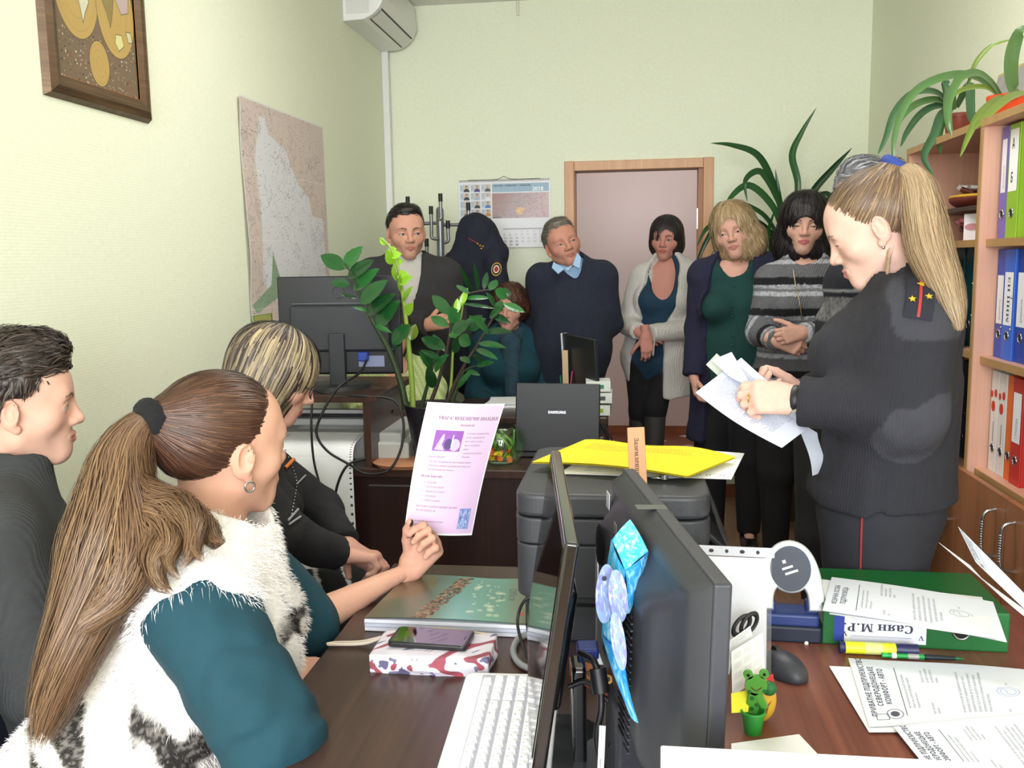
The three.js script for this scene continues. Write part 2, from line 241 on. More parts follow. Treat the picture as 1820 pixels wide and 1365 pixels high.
// dual mesh ("surface nets") of a field over a box; only blocks near the surface are evaluated
function netMesh(f, lo, hi, cell, opt = {}) {
  const nx = Math.ceil((hi[0] - lo[0]) / cell) + 2, ny = Math.ceil((hi[1] - lo[1]) / cell) + 2, nz = Math.ceil((hi[2] - lo[2]) / cell) + 2, ox = lo[0] - cell / 2, oy = lo[1] - cell / 2, oz = lo[2] - cell / 2;
  const F = new Float32Array(nx * ny * nz).fill(1), B = 6, reach = B * cell * 0.87 * 1.6 + 0.014, act = [];
  for (let bz = 0; bz < nz; bz += B) for (let by = 0; by < ny; by += B) for (let bx = 0; bx < nx; bx += B) {
    const d = f(ox + (bx + B / 2) * cell, oy + (by + B / 2) * cell, oz + (bz + B / 2) * cell), near = Math.abs(d) < reach;
    if (near) act.push([bx, by, bz]);
    if (!near && d > 0) continue;
    for (let k = bz; k < Math.min(bz + B, nz); k++) for (let j = by; j < Math.min(by + B, ny); j++) for (let i = bx; i < Math.min(bx + B, nx); i++)
      F[(k * ny + j) * nx + i] = near ? f(ox + i * cell, oy + j * cell, oz + k * cell) : d;
  }
  const idx = new Map(), pos = [], ind = [], sx = 1, sy = nx, sz = nx * ny, corner = [0, sx, sy, sx + sy, sz, sz + sx, sz + sy, sz + sx + sy];
  const E = [[0, 1], [2, 3], [4, 5], [6, 7], [0, 2], [1, 3], [4, 6], [5, 7], [0, 4], [1, 5], [2, 6], [3, 7]];
  const cellsDo = (cb) => { for (const [bx, by, bz] of act) for (let k = Math.max(0, bz - 1); k < Math.min(bz + B, nz - 1); k++) for (let j = Math.max(0, by - 1); j < Math.min(by + B, ny - 1); j++) for (let i = Math.max(0, bx - 1); i < Math.min(bx + B, nx - 1); i++) cb(i, j, k); };
  cellsDo((i, j, k) => {
    const o = (k * ny + j) * nx + i; if (idx.has(o)) return;
    let m = 0; for (let c = 0; c < 8; c++) if (F[o + corner[c]] < 0) m |= 1 << c;
    if (m === 0 || m === 255) return;
    let x = 0, y = 0, z = 0, n = 0;
    for (const [a, b] of E) { const fa = F[o + corner[a]], fb = F[o + corner[b]]; if ((fa < 0) === (fb < 0)) continue; const t = fa / (fa - fb);
      x += (a & 1) + ((b & 1) - (a & 1)) * t; y += ((a >> 1) & 1) + (((b >> 1) & 1) - ((a >> 1) & 1)) * t; z += ((a >> 2) & 1) + (((b >> 2) & 1) - ((a >> 2) & 1)) * t; n++; }
    idx.set(o, pos.length / 3); pos.push(ox + (i + x / n) * cell, oy + (j + y / n) * cell, oz + (k + z / n) * cell);
  });
  for (const o of idx.keys()) {
    const f0 = F[o] < 0;
    for (const [s, u, w] of [[sx, sy, sz], [sy, sz, sx], [sz, sx, sy]]) {
      if (f0 === (F[o + s] < 0)) continue;
      const a = idx.get(o), b = idx.get(o - u), c = idx.get(o - u - w), d = idx.get(o - w);
      if (b === undefined || c === undefined || d === undefined) continue;
      if (f0) ind.push(a, b, c, a, c, d); else ind.push(a, c, b, a, d, c);
    }
  }
  const g = new THREE.BufferGeometry(); g.setAttribute('position', new THREE.Float32BufferAttribute(pos, 3)); g.setIndex(ind); g.computeVertexNormals();
  paint(g, opt.color || (() => [1, 1, 1]));
  return opt.matrix ? place(g, opt.matrix) : g;
}
function paint(g, color) {      // colour by place and normal, linear values; texture coordinates in metres on a slanted projection
  const p = g.attributes.position, n = g.attributes.normal, c = new Float32Array(p.count * 3), uv = new Float32Array(p.count * 2);
  for (let i = 0; i < p.count; i++) { const x = p.getX(i), y = p.getY(i), z = p.getZ(i), q = color(x, y, z, n.getX(i), n.getY(i), n.getZ(i)); c[3 * i] = q[0]; c[3 * i + 1] = q[1]; c[3 * i + 2] = q[2]; uv[2 * i] = x * 0.9 + z * 0.75; uv[2 * i + 1] = y + z * 0.15 - x * 0.1; }
  g.setAttribute('color', new THREE.BufferAttribute(c, 3)); g.setAttribute('uv', new THREE.BufferAttribute(uv, 2)); return g;
}
function place(g, m) { g.applyMatrix4(m); return g; }
const lin = (h) => { const c = C(h); return [c.r, c.g, c.b]; };
const mix3 = (a, b, t) => [a[0] + (b[0] - a[0]) * t, a[1] + (b[1] - a[1]) * t, a[2] + (b[2] - a[2]) * t];
const grad = (f, p, e = 0.002) => { const d = f(p.x, p.y, p.z); return V(f(p.x + e, p.y, p.z) - d, f(p.x, p.y + e, p.z) - d, f(p.x, p.y, p.z + e) - d).normalize(); };
// ribbons: flat tapering strips along curves, for strands of hair, fur and yarn
class Ribbons {
  constructor() { this.p = []; this.n = []; this.c = []; this.i = []; }
  add(pts, nrms, w, col, tip = 0.25) {
    const L = pts.length, base = this.p.length / 3;
    for (let k = 0; k < L; k++) {
      const t = k / (L - 1), d = pts[Math.min(k + 1, L - 1)].clone().sub(pts[Math.max(k - 1, 0)]), s = d.cross(nrms[k]).normalize(), hw = w * 0.5 * Math.min(1, 0.45 + t * 4) * mixn(1, tip, t * t * t), q = typeof col === 'function' ? col(t) : col;
      for (const e of [-1, 1]) { this.p.push(pts[k].x + s.x * hw * e, pts[k].y + s.y * hw * e, pts[k].z + s.z * hw * e); this.n.push(nrms[k].x + s.x * e * 0.5, nrms[k].y + s.y * e * 0.5, nrms[k].z + s.z * e * 0.5); this.c.push(...q); }
      if (k) { const o = base + 2 * k; this.i.push(o - 2, o - 1, o, o - 1, o + 1, o); }
    }
  }
  geo() {
    const g = new THREE.BufferGeometry(); g.setAttribute('position', new THREE.Float32BufferAttribute(this.p, 3)); g.setAttribute('normal', new THREE.Float32BufferAttribute(this.n, 3)); g.setAttribute('color', new THREE.Float32BufferAttribute(this.c, 3));
    g.setAttribute('uv', new THREE.Float32BufferAttribute(new Float32Array(this.p.length / 3 * 2), 2)); g.setIndex(this.i); g.normalizeNormals(); return g;
  }
}
function surfacePoints(g, n) {      // random points on a mesh, by area
  const p = g.attributes.position, ix = g.index.array, m = ix.length / 3, acc = new Float32Array(m), a = V(), b = V(), c = V(); let s = 0;
  const get = (o, i) => o.set(p.getX(i), p.getY(i), p.getZ(i));
  for (let t = 0; t < m; t++) { get(a, ix[3 * t]); get(b, ix[3 * t + 1]); get(c, ix[3 * t + 2]); s += b.clone().sub(a).cross(c.clone().sub(a)).length(); acc[t] = s; }
  const out = [];
  for (let k = 0; k < n; k++) { const r = rnd() * s; let lo = 0, hi = m - 1; while (lo < hi) { const mid = (lo + hi) >> 1; if (acc[mid] < r) lo = mid + 1; else hi = mid; }
    get(a, ix[3 * lo]); get(b, ix[3 * lo + 1]); get(c, ix[3 * lo + 2]); let u = rnd(), v = rnd(); if (u + v > 1) { u = 1 - u; v = 1 - v; } out.push(a.clone().addScaledVector(b.clone().sub(a), u).addScaledVector(c.clone().sub(a), v)); }
  return out;
}
// strands that run over the surface of a hair volume along a combing direction
function combed(R, vol, g, n, comb, o) {
  for (const p0 of surfacePoints(g, n)) {
    const L = rr(o.len[0], o.len[1]), st = o.steps || 7, h = L / st, pts = [], nr = [], lf = rr(0, o.lift || 0.003), p = p0.clone(); let ok = true;
    for (let k = 0; k <= st; k++) {
      const N = grad(vol, p); p.addScaledVector(N, -vol(p.x, p.y, p.z) * 0.8);
      if (o.stop && o.stop(p)) { ok = k > 2; break; }
      pts.push(p.clone().addScaledVector(N, lf * Math.sin(Math.min(1, k / st * 1.3) * 2.2) + 0.0006)); nr.push(N);
      const D = comb(p).clone(); D.addScaledVector(N, -D.dot(N)); if (D.lengthSq() < 1e-6) { ok = k > 2; break; } D.normalize();
      D.addScaledVector(V(noise(p.x * 40, p.y * 40, p.z * 40), noise(p.x * 40 + 9, p.y * 40, p.z * 40), noise(p.x * 40, p.y * 40 + 5, p.z * 40)), o.mess || 0.15); p.addScaledVector(D, h);
    }
    if (ok && pts.length > 2) R.add(pts, nr, rr(o.w[0], o.w[1]), o.color(p0, rnd()), 0.2);
  }
}
// a free lock of hair along a curve: strands spread in a disc whose radius follows the list `radii`
function bundle(R, pts, radii, n, w, color, o = {}) {
  const cv = new THREE.CatmullRomCurve3(pts.map(W)), st = o.steps || 14, fr = cv.computeFrenetFrames(st, false), C0 = []; for (let k = 0; k <= st; k++) C0.push(cv.getPoint(k / st));
  const radius = (t) => { const s = t * (radii.length - 1), i = Math.min(Math.floor(s), radii.length - 2); return mixn(radii[i], radii[i + 1], s - i); };
  for (let q = 0; q < n; q++) {
    const a = rnd() * 6.283, r = Math.sqrt(rr(o.inner || 0.35, 1)), tw = rr(-0.5, 0.5), t1 = rr(o.cut || 0.7, 1), ph = rnd() * 20, P = [], N = [];
    for (let k = 0; k <= st; k++) {
      const t = k / st * t1, s = t * st, i = Math.min(Math.floor(s), st - 1), f = s - i, c = C0[i].clone().lerp(C0[i + 1], f), u = fr.normals[i].clone().lerp(fr.normals[i + 1], f), v = fr.binormals[i].clone().lerp(fr.binormals[i + 1], f), ang = a + tw * t + (o.wave || 0) * Math.sin(t * 7 + ph * 0.15), R0 = radius(t) * r * (1 + 0.25 * noise(t * 3, ph, 1));
      const off = u.multiplyScalar(Math.cos(ang) * (o.flat || 1)).add(v.multiplyScalar(Math.sin(ang)));
      P.push(c.addScaledVector(off, R0)); N.push(off.lengthSq() > 1e-8 ? off.normalize() : V(0, 0, 1));
    }
    R.add(P, N, rr(w[0], w[1]), color(rnd(), a, r), 0.15);
  }
}
const skinMats = new Map(), hairMat = (rough = 0.42) => new THREE.MeshPhysicalMaterial({ vertexColors: true, roughness: rough, side: THREE.DoubleSide, sheen: 0.2 });
const clothMat = (rough = 0.9, bump = weave, scale = 0.00025, extra = {}) => new THREE.MeshPhysicalMaterial({ vertexColors: true, roughness: rough, bumpMap: bump, bumpScale: scale, ...extra });
const skinMat = new THREE.MeshPhysicalMaterial({ vertexColors: true, roughness: 0.52, bumpMap: fineBump, bumpScale: 0.00025, specularIntensity: 0.4 });

// ------------------------------------------------------------------ heads, hands and bodies
// Head space: metres, origin half way between chin and crown, +z towards the face, +y up, +x the person's left. Standard head 0.23 tall.
const skinOf = (h) => lin(h).map((v, i) => v * [0.86, 0.82, 0.82][i]);
function headField(o = {}) {
  const w = o.wide || 1, open = o.eyes ?? 0.7, age = o.age || 0, jw = o.jaw || 1, ns = o.nose || 1, lip = o.lips || 1, base = [
    [ell([0, 0.028, -0.012], [0.0745 * w, 0.086, 0.097]), 0.01], [ell([0, -0.014, 0.02], [0.06 * w, 0.074, 0.06]), 0.03], [ell([0, 0.045, 0.035], [0.058 * w, 0.05, 0.05]), 0.03],
    [cap([0.043 * w * jw, -0.055, -0.002], [0.012, -0.095, 0.055], 0.0215, 0.0155), 0.032], [cap([-0.043 * w * jw, -0.055, -0.002], [-0.012, -0.095, 0.055], 0.0215, 0.0155), 0.032], [ell([0, -0.09, 0.0665], [0.018 * jw, 0.014, 0.0145]), 0.02],
    [cap([-0.036, 0.02, 0.07], [0.036, 0.02, 0.07], 0.0125, 0.0125), 0.022], [ell([0.041 * w, -0.024, 0.048], [0.022, 0.02, 0.02]), 0.028], [ell([-0.041 * w, -0.024, 0.048], [0.022, 0.02, 0.02]), 0.028],
    [ell([0, -0.056, 0.0675], [0.029, 0.026, 0.018]), 0.024]];
  const nose = [[cap([0, 0.016, 0.0805], [0, -0.026, 0.098 * (0.93 + 0.07 * ns)], 0.0072, 0.0088 * ns), 0.011], [ell([0, -0.0305, 0.099 * (0.94 + 0.06 * ns)], [0.0098 * ns, 0.0085, 0.0095]), 0.008], [ell([0.0115 * ns, -0.033, 0.0885], [0.0085, 0.0075, 0.0105]), 0.007], [ell([-0.0115 * ns, -0.033, 0.0885], [0.0085, 0.0075, 0.0105]), 0.007]];
  const lips = [[cap([-0.0225, -0.0605, 0.081], [-0.004, -0.0565, 0.0895], 0.0024, 0.004 * lip), 0.004], [cap([0.0225, -0.0605, 0.081], [0.004, -0.0565, 0.0895], 0.0024, 0.004 * lip), 0.004], [cap([-0.018, -0.0645, 0.0815], [0, -0.0675, 0.0878], 0.0028, 0.0048 * lip), 0.0045], [cap([0.018, -0.0645, 0.0815], [0, -0.0675, 0.0878], 0.0028, 0.0048 * lip), 0.0045]];
  const sock = [1, -1].map((s) => ell([s * 0.0325, 0.0, 0.094], [0.0195, 0.0125, 0.017])), lid = [1, -1].map((s) => ell([s * 0.0325, -0.0005, 0.0695], [0.0158, 0.0145, 0.0148])), slit = [1, -1].map((s) => ell([s * 0.0325, -0.0025 - 0.003 * (1 - open), 0.086], [0.0135, 0.0006 + 0.0058 * open, 0.014], [0, 0, s * 0.08]));
  const ear = [1, -1].map((s) => { const e = ell([s * 0.0775 * w, -0.006, -0.012], [0.0075, 0.029, 0.0175], [0.18, s * 0.45, s * -0.12]), h = ell([s * 0.0845 * w, 0.0, -0.0095], [0.0072, 0.0205, 0.0115], [0.18, s * 0.45, 0]), l = ell([s * 0.0745 * w, -0.033, -0.003], [0.006, 0.0095, 0.0085]), c = ell([s * 0.0815 * w, -0.004, -0.001], [0.0045, 0.008, 0.005]); return (x, y, z) => Math.min(smin(smax(e(x, y, z), -h(x, y, z), 0.0025), l(x, y, z), 0.005), c(x, y, z)); });
  const fold = [1, -1].map((s) => cap([s * 0.016, -0.04, 0.089], [s * 0.029, -0.064, 0.075], 0.0022, 0.0026)), bag = [1, -1].map((s) => cap([s * 0.02, -0.017, 0.079], [s * 0.043, -0.014, 0.072], 0.004, 0.003)), neckA = o.neck || [0, -0.2, -0.05], nk = cap([0, -0.07, -0.03], neckA, 0.046 * (o.neckR || 1), 0.053 * (o.neckR || 1));
  return (x, y, z) => {
    let d = base[0][0](x, y, z); for (let i = 1; i < base.length; i++) d = smin(d, base[i][0](x, y, z), base[i][1]);
    d = smin(d, nk(x, y, z), 0.025);
    if (d > 0.05) { return Math.min(d, Math.min(ear[0](x, y, z), ear[1](x, y, z))); }
    if (z > 0.02 && y < 0.06) {
      d = smax(d, -sock[0](x, y, z), 0.012); d = smax(d, -sock[1](x, y, z), 0.012);
      for (const [f, k] of nose) d = smin(d, f(x, y, z), k);
      for (let i = 0; i < 2; i++) d = smin(d, smax(lid[i](x, y, z), -slit[i](x, y, z), 0.0012), 0.0035);
      for (const [f, k] of lips) d = smin(d, f(x, y, z), k);
      if (age) for (let i = 0; i < 2; i++) { d = smax(d, -(fold[i](x, y, z) + 0.0022 - age * 0.0025), 0.005); d = smin(d, bag[i](x, y, z) + 0.003 - age * 0.003, 0.005); }
    }
    return Math.min(smin(d, ear[0](x, y, z), 0.004), smin(d, ear[1](x, y, z), 0.004));
  };
}
function headColor(o) {
  const skin = skinOf(o.skin), red = mix3(skin, lin(0xb5544a), 0.35), lipc = lin(o.lipColor || 0xb26a62), brow = lin(o.brow || 0x3a2a22), lash = lin(0x241a17), stub = o.stubble ? mix3(skin, lin(0x6e6a68), o.stubble) : null;
  const browD = (x, y) => { const a = Math.abs(x), t = (a - 0.0135) / 0.037; return t < 0 || t > 1 ? 0.01 : Math.abs(y - (0.0168 + 0.0062 * Math.sin(Math.min(1, t * 1.15) * 2.6) * (o.arch ?? 1))) - (0.0036 - 0.0024 * t) * (o.browW || 1); };
  const lipD = (x, y) => { const t = Math.abs(x) / 0.0242; return t > 1 ? 0.01 : Math.max(y - (-0.0522 - 0.0076 * t * t - (t < 0.12 ? 0.0008 : 0)), -0.0735 + 0.0125 * t * t - y); };
  const open = o.eyes ?? 0.7, lidLine = [1, -1].map((s) => ell([s * 0.0325, -0.0018 - 0.003 * (1 - open), 0.084], [0.0152, 0.0022 + 0.0062 * open, 0.014], [0, 0, s * 0.08]));
  return (x, y, z) => {
    let c = mix3(skin, red, 0.5 * clamp(1 - Math.hypot(Math.abs(x) - 0.04, y + 0.03, z - 0.065) / 0.03) + 0.45 * clamp(1 - Math.hypot(x, y + 0.03, z - 0.1) / 0.02) + (Math.abs(x) > 0.073 ? 0.35 : 0));
    c = mix3(c, red, 0.14 * noise(x * 60, y * 60, z * 60));
    if (stub && z > 0.0 && y < -0.035) c = mix3(c, stub, sstep(-0.035, -0.055, y));
    if (z > 0.03) {
      c = mix3(c, brow, (o.browK ?? 0.85) * sstep(0.0016, -0.0012, browD(x, y)));
      c = mix3(c, lipc, (o.lipK ?? 0.8) * sstep(0.0012, -0.0012, lipD(x, y))); if (Math.abs(x) < 0.024) c = mix3(c, lash, 0.4 * sstep(0.0016, 0.0004, Math.abs(y + 0.0618 - 0.02 * Math.abs(x))));
      const e = Math.min(lidLine[0](x, y, z), lidLine[1](x, y, z)); if (z > 0.06) c = mix3(c, lash, (o.lashK ?? 0.75) * sstep(0.0016, -0.0006, e) * (y > -0.004 ? 1 : 0.5));
    }
    return c;
  };
}
function eyeballs(o) {
  const out = [], gz = W(o.gaze || [0, -0.1, 1]).normalize(), iris = lin(o.iris || 0x4c4038), white = [0.5, 0.46, 0.44];
  for (const s of [1, -1]) { const g = new THREE.SphereGeometry(0.0128, 24, 18); g.translate(s * 0.0325, -0.0008, 0.0698); paint(g, (x, y, z) => { const a = V(x - s * 0.0325, y + 0.0008, z - 0.0698).normalize().angleTo(gz); return a < 0.2 ? [0.01, 0.01, 0.01] : a < 0.47 ? iris : white; }); out.push(g); }
  return out;
}
function matrixOf(pos, yaw, pitch, roll, s = 1) { return new THREE.Matrix4().compose(W(pos), new THREE.Quaternion().setFromEuler(new THREE.Euler(pitch, yaw, roll, 'YXZ')), V(s, s, s)); }
// hand from the wrist: d towards the knuckles, n out of the palm; side +1 left, -1 right; curl per finger (thumb, index .. little)
function hand(wr, d, n, side, o = {}) {
  const s = o.s || 1, cell = o.cell || 0.0028, Y = W(d).normalize(), Z = W(n); Z.addScaledVector(Y, -Z.dot(Y)).normalize(); const X = Y.clone().cross(Z), M = new THREE.Matrix4().makeBasis(X, Y, Z).setPosition(W(wr)).multiply(new THREE.Matrix4().makeScale(s, s, s));
  const tx = -side, curl = o.curl || [0.3, 0.35, 0.4, 0.45, 0.5], palm = [], fing = [], nails = [];
  const base = [[0.027, 0.084], [0.0095, 0.088], [-0.0085, 0.085], [-0.0255, 0.077]], len = [0.07, 0.078, 0.072, 0.057], sp = o.spread ?? 0.05;
  for (const [bx, by] of base) palm.push(cap([tx * bx * 0.55, 0.004, 0], [tx * bx, by, 0.001], 0.0165, 0.0118));
  palm.push(cap([tx * 0.016, 0.012, 0.006], [tx * 0.03, 0.045, 0.008], 0.016, 0.0125));
  const chain = (p, dir, bend, lens, rs, angs) => { const c = []; let q = p.clone(), t = dir.clone(); lens.forEach((l, i) => { t.applyAxisAngle(bend, angs[i]).normalize(); const e = q.clone().addScaledVector(t, l); c.push(cap(q, e, rs[i], rs[i + 1])); if (i === lens.length - 1) nails.push([e.clone(), t.clone(), bend.clone().cross(t).normalize()]); q = e; }); return uni(c, 0.0035); };
  base.forEach(([bx, by], i) => { const c = curl[i + 1], L = len[i]; const a = tx * sp * (1.5 - i) * (1 - 0.6 * c); fing.push(chain(V(tx * bx, by, 0.001), V(Math.sin(a), Math.cos(a), 0), V(1, 0, 0), [L * 0.45, L * 0.3, L * 0.25], [0.0096, 0.0085, 0.0076, 0.0065], [c * 1.35, c * 1.65, c * 1.0])); });
  const th = curl[0], to = o.thumbOut ?? 0.75; fing.push(chain(V(tx * 0.02, 0.02, 0.006), V(tx * to, 0.72, 0.32 + 0.5 * th).normalize(), V(0.25, 0, 0).addScaledVector(V(0, tx, 0), 0.6).negate().normalize().multiplyScalar(1), [0.042, 0.033, 0.026], [0.0135, 0.0115, 0.0098, 0.0078], [0, -0.35 * th * 1.6, -0.5 * th * 1.4].map((q) => -q)));
  const pf = uni(palm, 0.014), wristStub = cap([0, -0.05, 0], [0, 0.01, 0], 0.025 * (o.wristR || 1), 0.021), all = (x, y, z) => { let q = smin(pf(x, y, z), wristStub(x, y, z), 0.015); for (const f of fing) q = smin(q, f(x, y, z), 0.0045); return q; };
  const skin = skinOf(o.skin || 0xe0b09a), red = mix3(skin, lin(0xb5544a), 0.3), nail = lin(o.nail || 0xe3b8a8);
  return [netMesh(all, [-0.1, -0.055, -0.06], [0.1, 0.19, 0.13], cell / s, { matrix: M, color: (x, y, z) => { let c = mix3(skin, red, 0.35 * clamp(0.5 + noise(x * 70, y * 70, z * 70))); for (const [e, t, bn] of nails) { const qx = x - e.x, qy = y - e.y, qz = z - e.z, al = qx * t.x + qy * t.y + qz * t.z, up = qx * bn.x + qy * bn.y + qz * bn.z; if (al > -0.006 && Math.hypot(qx, qy, qz) < 0.0105 && up > 0.0022) c = nail; } return c; } })];
}
// skeletons, world joints. yaw 0 faces the camera (+z); forward = (sin, 0, cos), the person's left = (cos, 0, -sin)
function skeleton(o) {
  const h = o.h || (o.head && !o.sit ? o.head[1] / 1.58 * 1.7 : 1.7), sc = h / 1.7, F = V(Math.sin(o.yaw || 0), 0, Math.cos(o.yaw || 0)), L = V(F.z, 0, -F.x), fem = o.fem, sit = o.sit, P = (l, y, f) => V(o.x, 0, o.z).addScaledVector(L, l * sc).addScaledVector(F, f * sc).setY(y);
  const J = { F, L, sc, fem, h }, seat = o.seat ?? 0.5, up = (y) => sit ? seat + (y - 0.9) * sc : y * sc, lean = o.lean || 0, ly = (y) => lean * Math.max(0, y - 0.9);
  const w = fem ? 0.15 : 0.178;
  J.pe = P(0, up(0.92), 0); J.wa = P(0, up(1.06), 0.005 + ly(1.06)); J.ch = P(0, up(1.24), 0.01 + ly(1.24)); J.nk = P(0, up(1.42), -0.01 + ly(1.42)); J.hd = P(0, up(1.58), 0.03 + ly(1.58));
  for (const [k, s] of [['L', 1], ['R', -1]]) {
    J['sh' + k] = P(s * w, up(1.372), -0.01 + ly(1.372)); J['el' + k] = P(s * (w + 0.05), up(1.1), -0.02 + ly(1.1)); J['wr' + k] = P(s * (w + 0.04), up(0.86), 0.06);
    J['hp' + k] = P(s * 0.088, up(0.9), 0);
    if (sit) { J['kn' + k] = P(s * 0.11, seat + 0.04, 0.42); J['an' + k] = P(s * 0.1, 0.09, 0.42); J['to' + k] = P(s * 0.12, 0.035, 0.6); } else { J['kn' + k] = P(s * 0.095, 0.48 * sc, 0.012); J['an' + k] = P(s * 0.09, 0.085, -0.02); J['to' + k] = P(s * 0.12, 0.035, 0.14); }
  }
  if (o.head) {      // carry the upper body to the given head; legs follow over the ground
    const d = W(o.head).sub(J.hd), up2 = ['pe', 'wa', 'ch', 'nk', 'hd', 'shL', 'shR', 'elL', 'elR', 'wrL', 'wrR', 'hpL', 'hpR'];
    for (const k in J) if (J[k]?.isVector3 && k !== 'F' && k !== 'L') { if (up2.includes(k)) J[k].add(d); else J[k].add(V(d.x, sit && k.startsWith('kn') ? d.y : 0, d.z)); }
  }
  for (const k in o.j || {}) J[k] = W(o.j[k]);
  return J;
}
const torso = (J, off, b = {}) => {
  const f = J.fem, s = J.sc * (b.size || 1), N = b.N || J.F, hip = (f ? 0.172 : 0.158) * s * (b.hip || 1), wai = (f ? 0.128 : 0.148) * s * (b.waist || 1), che = (f ? 0.138 : 0.158) * s * (b.chest || 1), mid = J.shL.clone().lerp(J.shR, 0.5);
  const list = [ecap(J.pe, J.wa, hip + off, wai + off, N, 0.72), ecap(J.wa, J.ch, wai + off, che + off, N, 0.7), ecap(J.ch, mid, che + off, 0.075 + off, N, 0.72), cap(J.shL, J.shR, 0.05 * s + off, 0.05 * s + off), cap(mid, J.nk.clone().lerp(J.hd, 0.25), 0.075 * s + off, 0.05 + off)];
  const nn = J.nk.clone().lerp(J.hd, 0.12); list.push(cap(J.shL.clone().lerp(J.shR, 0.12), nn, 0.045 + off, 0.04 + off), cap(J.shR.clone().lerp(J.shL, 0.12), nn, 0.045 + off, 0.04 + off));
  if (b.bust) { const L = J.shL.clone().sub(J.shR).normalize(); for (const q of [1, -1]) list.push(ell(J.ch.clone().addScaledVector(N, 0.085 * s).addScaledVector(L, q * 0.07 * s).add(V(0, 0.01, 0)).toArray(), [0.068 * b.bust + off, 0.066 * b.bust + off, 0.06 * b.bust + off])); }
  if (b.belly) list.push(ell(J.wa.clone().addScaledVector(N, 0.05).toArray(), [0.13 * b.belly + off, 0.14 * b.belly + off, 0.1 * b.belly + off]));
  return uni(list, 0.05);
};
const arm = (J, k, off, b = {}) => { const m = b.arm || 1, cut = b.cuff ?? 1, e = J['el' + k].clone().lerp(J['wr' + k], cut); return uni([cap(J['sh' + k], J['el' + k], 0.05 * m * J.sc + off, 0.04 * m * J.sc + off), cap(J['el' + k], e, 0.04 * m * J.sc + off, mixn(0.04 * m, 0.027, cut) * J.sc + off, true)], 0.025); };
const leg = (J, k, off, b = {}) => { const m = b.leg || 1; return uni([cap(J['hp' + k], J['kn' + k], 0.082 * m + off, 0.055 * m + off), cap(J['kn' + k], J['an' + k], 0.052 * m + off, 0.036 + off, b.flat !== false)], 0.03); };
function boundsOf(pts, m) { const lo = [1e9, 1e9, 1e9], hi = [-1e9, -1e9, -1e9]; for (const p of pts) p.toArray().forEach((q, i) => { lo[i] = Math.min(lo[i], q - m); hi[i] = Math.max(hi[i], q + m); }); return [lo, hi]; }
const tint = (hex, amp = 0.08, s = 60) => { const c = lin(hex); return (x, y, z) => { const q = 1 + amp * noise(x * s, y * s, z * s); return [c[0] * q, c[1] * q, c[2] * q]; }; };
// one person: skin body (torso, limbs, head, hands in one mesh), then clothes and hair as children
function person(label, o) {
  const J = o.J, g = thing('person', label, 'person', [J.pe.x, 0, J.pe.z], 0, null), inv = new THREE.Matrix4().makeTranslation(-J.pe.x, 0, -J.pe.z), H = o.head, hm = matrixOf(J.hd, H.yaw, H.pitch || 0, H.roll || 0, H.s || 1), cell = o.cell || 0.013;
  const toHead = hm.clone().invert(), nkLocal = J.nk.clone().applyMatrix4(toHead);
  const limbs = uni([torso(J, -0.014, o.build), arm(J, 'L', -0.012, o.build), arm(J, 'R', -0.012, o.build), leg(J, 'L', -0.012, o.build), leg(J, 'R', -0.012, o.build), cap(J.anL, J.toL, 0.03, 0.022), cap(J.anR, J.toR, 0.03, 0.022)], 0.02);
  const all = ['hd', 'nk', 'pe', 'shL', 'shR', 'elL', 'elR', 'wrL', 'wrR', 'knL', 'knR', 'anL', 'anR', 'toL', 'toR'].map((k) => J[k]), [lo, hi] = boundsOf(all, 0.2), sk = skinOf(H.skin);
  const geos = [netMesh(limbs, lo, hi, cell, { color: () => sk }), netMesh(headField({ ...H, neck: nkLocal.toArray() }), [-0.105, Math.min(-0.16, nkLocal.y - 0.02), -0.13], [0.105, 0.135, 0.135], H.cell || 0.0034, { matrix: hm, color: headColor(H) }), ...eyeballs(H).map((e) => place(e, hm))];
  for (const h of o.hands || []) geos.push(...hand(h.wr || J['wr' + h.k], h.d, h.n, h.k === 'L' ? 1 : -1, { skin: H.skin, ...h }));
  part('body', merge(geos).applyMatrix4(inv), skinMat, g);
  const add = (name, geo, mat, lab, parent = g) => part(name, (Array.isArray(geo) ? merge(geo) : geo).applyMatrix4(inv), mat, parent, lab);
  const wear = (name, f, mat, color, c = 0.009, lab, pts = all, m = 0.3) => { const [a, b] = boundsOf(pts, m); return add(name, netMesh(f, a, b, c, { color }), mat, lab); };
  const shoes = (hex, r = 0.036, rough = 0.35) => { for (const k of ['L', 'R']) wear('shoe', (x, y, z) => Math.max(uni([cap(J['an' + k].clone().add(V(0, -0.035, 0)).addScaledVector(J['to' + k].clone().sub(J['an' + k]).setY(0).normalize(), -0.03), J['to' + k], r + 0.002, r), cap(J['an' + k].clone().add(V(0, 0.02, 0)), J['an' + k], r + 0.004, r)], 0.03)(x, y, z), -y), std(0xffffff, rough, { vertexColors: true }), () => lin(hex), 0.008, undefined, [J['an' + k], J['to' + k]], 0.09); };
  return { g, J, hm, add, wear, shoes, toHead, all };
}
